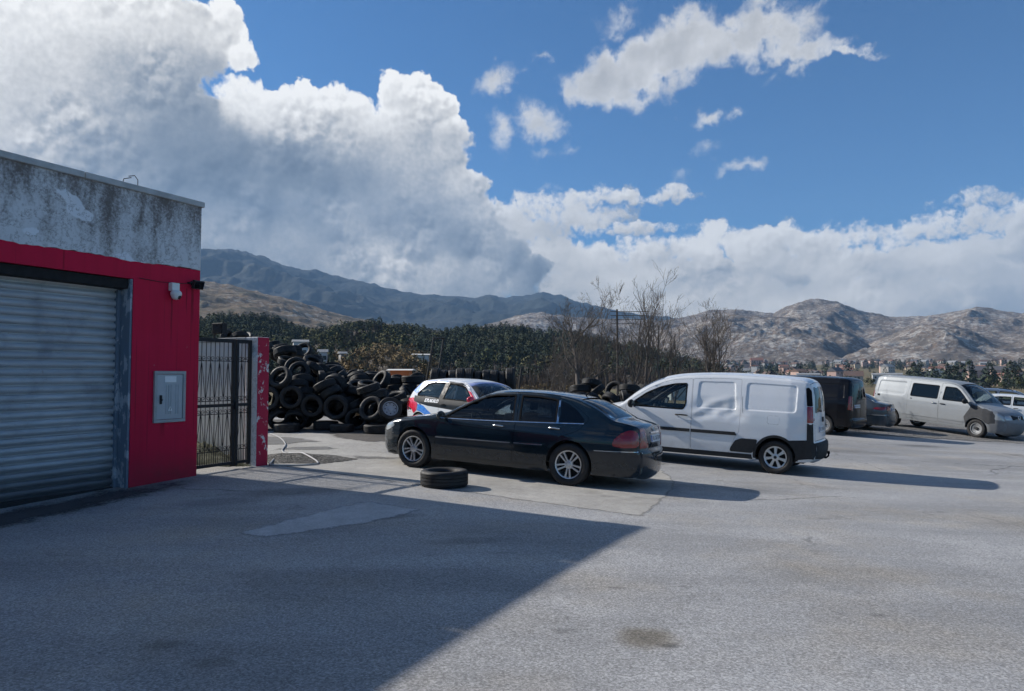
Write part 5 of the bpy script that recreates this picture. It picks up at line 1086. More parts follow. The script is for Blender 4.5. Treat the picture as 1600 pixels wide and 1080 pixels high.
class Body:
    def __init__(s, root, contour, zb, width, inset, r=0.06, arches=(), wheel_r=0.32, emboss=(), p=2.6, mats=None, dents=None, zs=1.0):
        s.root = root; s.mats = mats; s.r = r; s.emboss = [(np.array(densify(e[0], 0.04)), e[1], e[2]) for e in emboss]; s.dents = dents
        C = catmull(contour, 0.045)                       # columns x, z, crown
        s.C = C[:, :2]; s.crown = C[:, 2]
        s.width = np.array(width, float); s.inset = np.array(inset, float); s.p = p
        d = np.diff(s.C, axis=0); s.S = np.concatenate([[0], np.cumsum(np.hypot(d[:, 0], d[:, 1]))])
        T = np.gradient(s.C, s.S, axis=0)
        N = np.stack([T[:, 1], -T[:, 0]], 1)              # travelling from the front bumper over the roof to the back: outward is to the right
        k = np.array([1, 2, 3, 2, 1.0]); k /= k.sum()
        Np = np.pad(N, ((2, 2), (0, 0)), mode='edge')
        N = sum(k[i] * Np[i:i + len(N)] for i in range(5))
        s.N = N / np.linalg.norm(N, axis=1)[:, None]
        # lower edge with the wheel arches cut in
        low = []
        xs0, xs1 = s.C[-1, 0], s.C[0, 0]
        z0 = lambda x: float(np.interp(x, [q[0] for q in zb], [q[1] for q in zb]))
        xs = [xs0]
        for (ax, az, ra) in sorted(arches):
            zl = z0(ax); dx = math.sqrt(max(ra * ra - (zl - az) ** 2, 0.01))
            a0 = math.atan2(zl - az, -dx); a1 = math.atan2(zl - az, dx)
            n0 = max(2, int((ax - dx - xs[-1]) / 0.08)) if True else 0
            st = low[-1][0] if low else xs0
            for t in np.linspace(0, 1, n0, endpoint=False)[(1 if not low else 1):]:
                x = st + (ax - dx - st) * t; low.append((x, z0(x)))
            if a0 < 0: a0 += 2 * math.pi
            for t in np.linspace(0, 1, 26): 
                a = a0 + (a1 - a0) * t
                low.append((ax + ra * math.cos(a), az + ra * math.sin(a)))
            xs.append(ax + dx)
        st = low[-1][0] if low else xs0
        for t in np.linspace(0, 1, 8, endpoint=False)[1:]:
            x = st + (xs1 - st) * t; low.append((x, z0(x)))
        s.poly = [tuple(q) for q in s.C] + low
        s.arches = arches
        ring = []
        for f in (0.06, 0.2, 0.45, 0.8, 1.15):
            ring.append(s.C - s.N * (r * f))
        s.ring = np.vstack(ring)
    def hw(s, X, Z, fil=True):
        X = np.asarray(X, float); Z = np.asarray(Z, float)
        y = np.interp(X, s.width[:, 0], s.width[:, 1]) - np.interp(Z, s.inset[:, 0], s.inset[:, 1])
        P = np.stack([X.ravel(), Z.ravel()], 1)
        if fil:
            d = seg_dist(P, s.C, closed=False).reshape(X.shape)
            q = np.clip(1 - d / s.r, 0, 1)
            y = y - s.r * (1 - np.sqrt(np.clip(1 - q * q, 0, 1)))
        for (poly, dep, w) in s.emboss:
            ins = in_poly(P, poly).reshape(X.shape); dd = seg_dist(P, poly).reshape(X.shape)
            t = np.clip(dd / w, 0, 1); t = t * t * (3 - 2 * t)
            y = y - np.where(ins, dep * t, 0)
        if s.dents is not None: y = y - s.dents(X, Z)
        return y
    def nrm(s, X, Z):
        e = 0.006
        gx = (s.hw(X + e, Z) - s.hw(X - e, Z)) / (2 * e); gzz = (s.hw(X, Z + e) - s.hw(X, Z - e)) / (2 * e)
        gx = np.clip(gx, -4, 4); gzz = np.clip(gzz, -4, 4)
        n = np.stack([-gx, np.ones_like(gx), -gzz], -1)
        return n / np.linalg.norm(n, axis=-1)[..., None]
    def side(s, name, outer, holes=(), m=None, parent=None, sides=(1, -1), off=0.0, step=0.07, skirt=0.0, rings=True, one=False):
        """part of the side skin cut out of the side view; off moves it outwards, skirt closes its rim inwards"""
        vs2, fs = tri_fill(outer, holes, step, s.ring if rings else None)
        extra = []
        y = s.hw(vs2[:, 0], vs2[:, 1]) + off
        n = s.nrm(vs2[:, 0], vs2[:, 1])
        obs = []
        allv, allf, alln = [], [], []
        ori = np.array([np.cross(vs2[f[1]] - vs2[f[0]], vs2[f[2]] - vs2[f[0]]) for f in fs])
        fs = [f if o < 0 else f[::-1] for f, o in zip(fs, ori)]
        for sd in sides:
            V = [(x, sd * yy, z) for (x, z), yy in zip(vs2, y)]
            F = [f if sd > 0 else f[::-1] for f in fs]
            Nn = [(a[0], sd * a[1], a[2]) for a in n]
            if skirt > 0:
                for loop in [outer] + list(holes):
                    k = len(loop); b0 = len(V)
                    L = np.array(loop); yy = s.hw(L[:, 0], L[:, 1])
                    nn = s.nrm(L[:, 0], L[:, 1])
                    for (x, z), q, a in zip(loop, yy, nn): V.append((x, sd * (q + off), z)); Nn.append((0, 0, 0))
                    for (x, z), q, a in zip(loop, yy, nn): V.append((x, sd * (q - skirt), z)); Nn.append((0, 0, 0))
                    for i in range(k): F.append((b0 + i, b0 + (i + 1) % k, b0 + k + (i + 1) % k, b0 + k + i))
            if one:
                b0 = len(allv); allv += V; alln += Nn; allf += [tuple(i + b0 for i in f) for f in F]
            else:
                obs.append(s._mk(name, V, F, Nn, m, parent))
        if one: return s._mk(name, allv, allf, alln, m, parent)
        return obs
    def _mk(s, name, V, F, Nn, m, parent):
        o = mesh_obj(name, V, F, m, parent or s.root, smooth=True)
        if Nn is not None and len(Nn) == len(o.data.vertices): o.data.normals_split_custom_set_from_vertices([tuple(q) for q in Nn])
        return o
    # ---- strip over the middle
    def ev(s, S_, T, off=0.0):
        S_ = np.asarray(S_, float); T = np.asarray(T, float)
        x = np.interp(S_, s.S, s.C[:, 0]); z = np.interp(S_, s.S, s.C[:, 1])
        nx = np.interp(S_, s.S, s.N[:, 0]); nz = np.interp(S_, s.S, s.N[:, 1]); c = np.interp(S_, s.S, s.crown)
        ye = s.ye(S_)
        k = c * (1 - np.abs(T) ** s.p) + off
        return np.stack([x + nx * k, T * ye, z + nz * k], -1)
    def ye(s, S_):
        if not hasattr(s, '_ye'): s._ye = s.hw(s.C[:, 0], s.C[:, 1])
        return np.interp(S_, s.S, s._ye)
    def s_at(s, x, z):
        """arc length of the contour point nearest to (x, z)"""
        return float(s.S[np.argmin(np.hypot(s.C[:, 0] - x, s.C[:, 1] - z))])
    def strip(s, cuts):
        """cuts: list of (s0, s1, t0, t1, name, material, gap); the rest is body. Returns the body faces as a mesh joined later"""
        Ss = set(np.round(s.S, 4)); Ts = set(np.round(np.concatenate([np.linspace(-1, 1, 25), [-.985, .985, -.96, .96]]), 4))
        for c in cuts:
            g = c[6]
            for q in (c[0] - g, c[0] + g, c[1] - g, c[1] + g): Ss.add(round(float(q), 4))
            for q in (c[2], c[3]):
                Ts.add(round(q - g * 1.4, 4)); Ts.add(round(q + g * 1.4, 4))
        Ss = np.array(sorted(v for v in Ss if 0 <= v <= s.S[-1])); Ts = np.array(sorted(v for v in Ts if -1 <= v <= 1))
        keep = [0]
        for i in range(1, len(Ss)):
            if Ss[i] - Ss[keep[-1]] > 0.0015: keep.append(i)
        Ss = Ss[keep]
        SS, TT = np.meshgrid(Ss, Ts, indexing='ij')
        V = s.ev(SS, TT)
        du = np.gradient(V, axis=0); dv = np.gradient(V, axis=1)
        Nn = np.cross(dv, du); Nn /= np.linalg.norm(Nn, axis=-1)[..., None] + 1e-12
        ref = np.stack([np.interp(SS, s.S, s.N[:, 0]), np.zeros_like(SS), np.interp(SS, s.S, s.N[:, 1])], -1)
        sg = np.sign((Nn * ref).sum(-1)); sg[sg == 0] = 1
        Nn = Nn * sg[..., None]
        # blend edge normals with the side skin's
        ns, nt = SS.shape
        cs = 0.5 * (Ss[1:] + Ss[:-1]); ct = 0.5 * (Ts[1:] + Ts[:-1])
        own = np.full((ns - 1, nt - 1), -1)
        for i, c in enumerate(cuts):
            g = c[6]
            big = (cs[:, None] > c[0] - g) & (cs[:, None] < c[1] + g) & (ct[None] > c[2] - g * 1.4) & (ct[None] < c[3] + g * 1.4)
            small = (cs[:, None] > c[0] + g) & (cs[:, None] < c[1] - g) & (ct[None] > c[2] + g * 1.4) & (ct[None] < c[3] - g * 1.4)
            own[big] = -2; own[small] = i
        s.parts = {}
        flat = V.reshape(-1, 3); nf = Nn.reshape(-1, 3)
        def build(sel):
            idx = np.argwhere(sel); used = {}; vs = []; nn = []; fs = []
            for a, b_ in idx:
                q = []
                for k in ((a, b_), (a + 1, b_), (a + 1, b_ + 1), (a, b_ + 1)):
                    j = k[0] * nt + k[1]
                    if j not in used: used[j] = len(vs); vs.append(tuple(flat[j])); nn.append(tuple(nf[j]))
                    q.append(used[j])
                fs.append(tuple(q[::-1]))
            return vs, fs, nn
        for i, c in enumerate(cuts):
            if c[5] is None: continue
            vs, fs, nn = build(own == i)
            if fs: s.parts.setdefault(c[4], []).append(s._mk(c[4], vs, fs, nn, c[5], s.root))
        return build(own == -1)
    def patch(s, name, poly, m, off=0.006, skirt=0.02, step=0.05, parent=None, depth_crown=True):
        """raised piece on the strip; poly in (arc length, y as a fraction of the local half-width)"""
        poly = [tuple(q) for q in poly]
        vs2, fs = tri_fill(poly, [], step)
        V = list(map(tuple, s.ev(vs2[:, 0], vs2[:, 1], off)))
        L = np.array(poly); b0 = len(V); k = len(L)
        V += list(map(tuple, s.ev(L[:, 0], L[:, 1], off))) + list(map(tuple, s.ev(L[:, 0], L[:, 1], -skirt)))
        F = list(fs) + [(b0 + i, b0 + (i + 1) % k, b0 + k + (i + 1) % k, b0 + k + i) for i in range(k)]
        bm = bmesh.new()
        bv = [bm.verts.new(v) for v in V]
        for f in F:
            try: bm.faces.new([bv[i] for i in f])
            except ValueError: pass
        bmesh.ops.recalc_face_normals(bm, faces=bm.faces)
        me = bpy.data.meshes.new(name); bm.to_mesh(me); bm.free()
        o = link(name, me, m, parent or s.root, True)
        for p in me.polygons: p.use_smooth = True
        return o
    def join(s, name, side_obs, strip_data, m):
        """body = both side skins and the strip as one mesh"""
        V, F, Nn = list(strip_data[0]), list(strip_data[1]), list(strip_data[2])
        for o in side_obs:
            b0 = len(V)
            me = o.data
            vn = np.zeros(len(me.vertices) * 3); 
            V += [tuple(v.co) for v in me.vertices]
            nn = {}
            for l in me.loops: nn[l.vertex_index] = tuple(l.normal)
            Nn += [nn.get(i, (0, 0, 1)) for i in range(len(me.vertices))]
            F += [tuple(i + b0 for i in p.vertices) for p in me.polygons]
            bpy.data.objects.remove(o); bpy.data.meshes.remove(me)
        return s._mk(name, V, F, Nn, m, s.root)
    def liners(s, windows, floor_z, x0, x1, roof=True):
        """dark inner skin, floor and wheel housings, so that gaps read dark and nothing shows daylight where it should not"""
        bm = bmesh.new()
        for (ax, az, ra) in s.arches:
            for sd in (1, -1):
                rings = []
                for yy in (0.0, 0.34):
                    ring = []
                    for k in range(15):
                        a = math.pi * k / 14
                        x = ax + (ra + 0.004) * math.cos(a); z = az + (ra + 0.004) * math.sin(a)
                        y = float(s.hw(np.array([x]), np.array([z]))[0]) - 0.012 - yy
                        ring.append(bm.verts.new((x, sd * y, z)))
                    for q in (-1, 1):
                        pass
                    rings.append(ring)
                for k in range(14): bm.faces.new((rings[0][k], rings[0][k + 1], rings[1][k + 1], rings[1][k]))
                bm.faces.new(rings[1])
        yw = float(np.max(s.width[:, 1])) - 0.12
        add_box(bm, (x0, -yw, floor_z), (x1, yw, floor_z + 0.03))
        bm_obj('underbody', bm, M_INT, s.root)
        # inner skin of the sides, following the door area but open at the windows
        holes = [grow(w, 0.02) for w in windows]
        inner = grow(densify(s.poly, 0.08), -0.035)
        inner = [(x, max(z, floor_z + 0.01)) for x, z in inner]
        try:
            s.side('inner_lining', inner, holes, M_INT, off=-0.045, step=0.25, rings=False, one=True)
        except Exception as e:
            print('lining failed', e)

def wheel(root, x, y, r, w, rim_builder, side, rim_r=None, steer=0.0, mrim=None, n=44):
    """wheel standing at (x, y): tyre and rim; side = +1 for the left of the vehicle"""
    e = empty('wheel', (x, y, r), 0, root)
    e.rotation_euler = (R(-90 if side > 0 else 90), 0, steer)
    e.rotation_mode = 'XYZ'
    rr = rim_r or r * 0.66
    key = (round(r, 3), round(w, 3), round(rr, 3))
    if key not in WHEEL_T: WHEEL_T[key] = tyre_mesh('road_tyre', r, w, rr, n)
    t = bpy.data.objects.new('tyre', WHEEL_T[key]); COL.objects.link(t); t.parent = e
    rim_builder(e, rr, w)
    return e
WHEEL_T = {}
def barrel(bm, rr, w):
    add_lathe(bm, [(rr - 0.012, w * 0.40), (rr + 0.004, w * 0.43), (rr + 0.006, w * 0.36), (rr - 0.010, w * 0.33), (rr - 0.018, -w * 0.1), (rr - 0.015, -w * 0.4)], 40)
def disc_back(e, rr, w, z=-0.02):
    bm = bmesh.new(); add_lathe(bm, [(0.001, z), (rr * 0.98, z)], 28); add_lathe(bm, [(0.001, z + 0.012), (rr * 0.62, z + 0.012), (rr * 0.63, z)], 28)
    bm_obj('brake_disc', bm, M_DARK, e)
def rim_double_spoke(e, rr, w):
    bm = bmesh.new(); barrel(bm, rr, w)
    zf = w * 0.30
    for k in range(5):
        a = 2 * math.pi * k / 5 + 0.3
        for dlt in (-0.19, 0.19):
            p0 = Vector((0.055 * math.cos(a + dlt * 1.6), 0.055 * math.sin(a + dlt * 1.6), zf)); p1 = Vector(((rr - 0.008) * math.cos(a + dlt), (rr - 0.008) * math.sin(a + dlt), zf + 0.008))
            d = (p1 - p0).normalized(); n = Vector((-d.y, d.x, 0))
            q = [(p0 + n * 0.010), (p0 - n * 0.010), (p1 - n * 0.015), (p1 + n * 0.015)]
            top = [bm.verts.new(v + Vector((0, 0, 0.012))) for v in q]; bot = [bm.verts.new(v - Vector((0, 0, 0.02))) for v in q]
            bm.faces.new(top); 
            for i in range(4): bm.faces.new((top[i], top[(i + 1) % 4], bot[(i + 1) % 4], bot[i]))
    add_lathe(bm, [(0.001, zf + 0.018), (0.032, zf + 0.017), (0.040, zf + 0.008), (0.068, zf + 0.004), (0.072, zf - 0.02)], 24)
    bm_obj('rim', bm, M_ALLOY, e, False)
    disc_back(e, rr, w)
def rim_hubcap(e, rr, w, n=7):
    bm = bmesh.new(); barrel(bm, rr, w)
    zf = w * 0.34
    for k in range(n):
        a = 2 * math.pi * k / n + 0.2
        pts = []
        for (r_, da) in ((0.062, -0.30), (0.062, 0.30), (rr * 0.80, 0.165), (rr - 0.004, 0.20), (rr - 0.004, -0.20), (rr * 0.80, -0.165)): pts.append((r_ * math.cos(a + da), r_ * math.sin(a + da)))
        add_prism(bm, pts[::1], zf - 0.015, zf + 0.012)
    add_lathe(bm, [(rr * 0.90, zf - 0.006), (rr + 0.002, zf + 0.010), (rr + 0.008, zf + 0.002)], 40)
    add_lathe(bm, [(0.001, zf + 0.020), (0.045, zf + 0.018), (0.070, zf + 0.010), (0.075, zf - 0.015)], 24)
    bm_obj('hubcap', bm, M_ALLOY, e)
    bm = bmesh.new(); add_lathe(bm, [(0.001, zf + 0.024), (0.028, zf + 0.023), (0.030, zf + 0.018)], 20); bm_obj('hub_badge', bm, M_PLAST, e)
    disc_back(e, rr, w, 0.01)
def rim_steel(e, rr, w):
    bm = steel_rim_mesh(rr, w * 0.36); bm_obj('rim', bm, M_STEEL, e, True, 35)
    bm = bmesh.new(); add_lathe(bm, [(0.001, w * 0.36), (0.055, w * 0.34), (0.062, w * 0.2)], 20); rim_holes(bm, rr * 0.68, w * 0.36 * 0.66, 10, rr * 0.09); bm_obj('hub_cap', bm, M_PLAST, e)
def rim_plain(e, rr, w): rim_hubcap(e, rr, w, 9)

def seats(root, x, z, ys=(-0.38, 0.38), m=None, back=0.62, lean=0.25):
    m = m or M_SEAT
    for y in ys:
        e = empty('seat', (x, y, z), 0, root)
        bm = bmesh.new(); add_box(bm, (-0.25, -0.24, 0), (0.27, 0.24, 0.16), 0.05); bm_obj('cushion', bm, m, e, True)
        T = Matrix.Translation((-0.24, 0, 0.12)) @ Matrix.Rotation(-lean, 4, 'Y')
        bm = bmesh.new(); add_box(bm, (-0.07, -0.23, 0), (0.06, 0.23, back), 0.05, T); bm_obj('backrest', bm, m, e, True)
        bm = bmesh.new(); add_box(bm, (-0.05, -0.13, back + 0.05), (0.04, 0.13, back + 0.23), 0.04, T)
        for s_ in (-0.06, 0.06): add_tube(bm, [T @ Vector((0, s_, back - 0.03)), T @ Vector((0, s_, back + 0.08))], 0.008, 6)
        bm_obj('headrest', bm, m, e, True)
def steering(root, x, y, z, tilt=62):
    T = Matrix.Translation((x, y, z)) @ Matrix.Rotation(R(-90 + (90 - tilt)), 4, 'Y')
    bm = bmesh.new()
    add_tube(bm, [T @ Vector((0.185 * math.cos(a), 0.185 * math.sin(a), 0)) for a in np.linspace(0, 2 * math.pi, 28, endpoint=False)], 0.016, 8, closed=True)
    for a in (0.2, math.pi - 0.2, -math.pi / 2): add_tube(bm, [T @ Vector((0, 0, 0)), T @ Vector((0.18 * math.cos(a), 0.18 * math.sin(a), 0))], 0.014, 6)
    add_lathe(bm, [(0.001, -0.025), (0.06, -0.02), (0.07, 0.02), (0.03, 0.12)], 16, M=T)
    bm_obj('steering_wheel', bm, M_PLAST, root, True)
def dashboard(root, x0, x1, y, z0, z1):
    bm = bmesh.new(); add_box(bm, (x0, -y, z0), (x1, y, z1), 0.05); bm_obj('dashboard', bm, M_INT, root, True)

def text_mesh(txt, size, depth=0.002, shear=0.0, bold=0.0):
    cu = bpy.data.curves.new('lettering', 'FONT'); cu.body = txt; cu.size = size; cu.extrude = depth; cu.shear = shear; cu.offset = bold
    cu.align_x = 'CENTER'; cu.align_y = 'CENTER'; cu.resolution_u = 3
    o = bpy.data.objects.new('lettering', cu); COL.objects.link(o)
    bpy.context.view_layer.update()
    me = bpy.data.meshes.new_from_object(o.evaluated_get(bpy.context.evaluated_depsgraph_get()))
    bpy.data.objects.remove(o)
    return me
def side_text(body, txt, x, z, size, m, sd, off=0.006, shear=0.0, bold=0.0, parent=None, slope=0.0, name='lettering'):
    me = text_mesh(txt, size, 0.0015, shear, bold)
    n = len(me.vertices); co = np.zeros(n * 3); me.vertices.foreach_get('co', co); co = co.reshape(-1, 3)
    lx = co[:, 0] * (-1 if sd > 0 else 1)
    X = x + lx; Z = z + co[:, 1] + lx * slope
    Y = sd * (body.hw(X, Z) + off + co[:, 2])
    me.vertices.foreach_set('co', np.stack([X, Y, Z], -1).ravel()); me.update()
    return link(name, me, m, parent or body.root)
def strip_text(body, txt, s0, y, size, m, off=0.012, parent=None, name='lettering', flip=1, bold=0.0):
    """text on the strip; reads correctly from behind (flip=1) or from the front (flip=-1)"""
    me = text_mesh(txt, size, 0.0012, bold=bold)
    n = len(me.vertices); co = np.zeros(n * 3); me.vertices.foreach_get('co', co); co = co.reshape(-1, 3)
    SS = s0 - flip * co[:, 1]
    yy = y - flip * co[:, 0]
    Y = body.ev(SS, yy / body.ye(SS), off + 0.0)
    me.vertices.foreach_set('co', Y.ravel()); me.update()
    return link(name, me, m, parent or body.root)

def reshape(root, fx=None, fz=None):
    """adjust proportions lengthwise and upwards; wheels and other round parts are only moved"""
    fx = fx or (lambda x: x); fz = fz or (lambda z: z)
    def go(o):
        for ch in o.children:
            if ch.type == 'EMPTY':
                if ch.name.startswith('wheel'): ch.location.x = float(fx(np.array([ch.location.x]))[0])
                else: ch.location.x = float(fx(np.array([ch.location.x]))[0]); ch.location.z = float(fz(np.array([ch.location.z]))[0])
            else:
                me = ch.data; n = len(me.vertices)
                co = np.zeros(n * 3); me.vertices.foreach_get('co', co); co = co.reshape(-1, 3)
                co[:, 0] = fx(co[:, 0]); co[:, 2] = fz(co[:, 2])
                me.vertices.foreach_set('co', co.ravel()); me.update()
                go(ch)
    go(root)
def rake(root, k):
    for ch in root.children:
        if ch.type == 'EMPTY':
            if not ch.name.startswith('wheel'): ch.location.z -= k * ch.location.x
        else:
            for o in (ch, *ch.children):
                if o.type == 'MESH':
                    for v in o.data.vertices: v.co.z -= k * v.co.x
def knots(*k):
    xs, ys = zip(*k)
    return lambda v: np.interp(v, xs, ys)
def place_vehicle(root, wb, rear, front, side=1, track=1.5, scale=1.0):
    """set the root so that the wheels on the near side stand at the ground points rear and front"""
    r = Vector((rear[0], rear[1], gz(*rear))); f = Vector((front[0], front[1], gz(*front)))
    d = (f - r); k = d.length / wb; d.normalize()
    flat = Vector((d.x, d.y, 0)).normalized()
    left = Vector((-flat.y, flat.x, 0))
    # sideways tilt from the ground under the far wheels
    mid = (r + f) / 2; w = track * k
    far = mid - left * side * w
    zf = gz(far.x, far.y); zm = gz(mid.x, mid.y)
    lat = (left * side * w + Vector((0, 0, (zm - zf)))).normalized() * side
    up = d.cross(lat).normalized()
    lat = up.cross(d).normalized()
    M = Matrix((d * k * scale, lat * k * scale, up * k * scale)).transposed().to_4x4()
    origin = f - lat * side * (track / 2) * k         # model origin: front axle middle on the ground
    root.matrix_world = Matrix.Translation(origin) @ M
    root['placed'] = True
    print('vehicle', root.name, 'scale', round(k, 3))
    if 'placed' in root: del root['placed']
def make_doors(B, doors, glass, handle_m=None, paint_m=None):
    """doors: list of dict(poly, win, handle=(x, z), name). Returns door polys. Each side's door gets its window, seal and handle as children"""
    for D in doors:
        poly = D['poly']
        win = D.get('win')
        obs = B.side(D.get('name', 'door'), poly, [win] if win else [], paint_m, step=0.06, skirt=0.03)
        for o, sd in zip(obs, (1, -1)):
            if win:
                B.side('window', grow(win, 0.010), [], D.get('glass', glass), parent=o, sides=(sd,), off=-0.014, step=0.12, rings=False)
                if D.get('seal', True): B.side('window_seal', grow(win, 0.004), [grow(win, -0.020)], M_SEAL, parent=o, sides=(sd,), off=0.003, skirt=0.016, step=0.2, rings=False)
                for bar in D.get('bars', []): B.side('window_bar', bar, [], D.get('barm', M_SEAL), parent=o, sides=(sd,), off=0.004, skirt=0.01, step=0.2, rings=False)
            if 'handle' in D:
                hx, hz = D['handle']
                bm = bmesh.new()
                y = float(B.hw(np.array([hx]), np.array([hz]))[0])
                w = D.get('hl', 0.10)
                add_tube(bm, [(hx - w, sd * (y + 0.004), hz), (hx - w * 0.85, sd * (y + 0.030), hz + 0.002), (hx, sd * (y + 0.036), hz + 0.006), (hx + w * 0.85, sd * (y + 0.030), hz + 0.004), (hx + w, sd * (y + 0.004), hz)], [0.010, 0.013, 0.014, 0.013, 0.010], 8)
                bm_obj('handle', bm, handle_m or paint_m, o, True)
def mirror(B, x, z, m, y=None, sides=(1, -1), sc=1.0, mg=None):
    for sd in sides:
        yy = float(B.hw(np.array([x]), np.array([z]))[0]) if y is None else y
        e = empty('wing_mirror', (x, sd * yy, z), 0, B.root)
        bm = bmesh.new()
        add_tube(bm, [(0, -sd * 0.01, -0.02), (0.0, sd * 0.06, 0.0)], [0.03, 0.022], 8)
        g = bmesh.ops.create_uvsphere(bm, u_segments=16, v_segments=10, radius=1.0)
        for v in g['verts']: v.co = Vector((0.01 + v.co.x * (0.065 if v.co.x > 0 else 0.03) * sc, sd * (0.13 * sc + v.co.y * 0.105 * sc), 0.035 + v.co.z * 0.075 * sc))
        bm_obj('housing', bm, m, e, True)
        bm = bmesh.new()
        g = bmesh.ops.create_circle(bm, cap_ends=True, segments=20, radius=1.0)
        for v in g['verts']: v.co = Vector((-0.024 * sc, sd * (0.13 * sc + v.co.x * 0.085 * sc), 0.035 + v.co.y * 0.058 * sc))
        bm_obj('mirror_glass', bm, M_CHROME, e)
def plate(B, s0, y, txt, w=0.50, h=0.105, parent=None, off=0.014):
    n = 6
    ye = float(B.ye(s0))
    e = B.patch('number_plate', [(s0 - h / 2, (y - w / 2) / ye), (s0 - h / 2, (y + w / 2) / ye), (s0 + h / 2, (y + w / 2) / ye), (s0 + h / 2, (y - w / 2) / ye)], M_PLATE, off, 0.0, 0.3)
    B.patch('plate_band', [(s0 - h / 2 + .006, (y + w / 2 - .045) / ye), (s0 - h / 2 + .006, (y + w / 2 - .006) / ye), (s0 + h / 2 - .006, (y + w / 2 - .006) / ye), (s0 + h / 2 - .006, (y + w / 2 - .045) / ye)], M_PLATEB, off + 0.002, 0.0, 0.3, parent=e)
    strip_text(B, txt, s0, y - 0.02, 0.085, M_PLAST, off + 0.003, parent=e)
    return e
def seam_side(B, pts, w=0.005, off=0.0012, m=None):
    """a narrow dark joint along a line of the side view"""
    P = [np.array(p) for p in pts]
    L = []; Rr = []
    for i, p in enumerate(P):
        a = P[min(i + 1, len(P) - 1)] - P[max(i - 1, 0)]; a = a / (np.linalg.norm(a) + 1e-9)
        n = np.array([-a[1], a[0]]) * w / 2
        L.append(tuple(p + n)); Rr.append(tuple(p - n))
    poly = L + Rr[::-1]
    return B.side('panel_joint', poly, [], m or M_SEAL, off=off, step=0.5, rings=False, one=True)
def line(pts, step=0.08): return [tuple(p) for p in catmull([(*p, 0) for p in pts], step)]

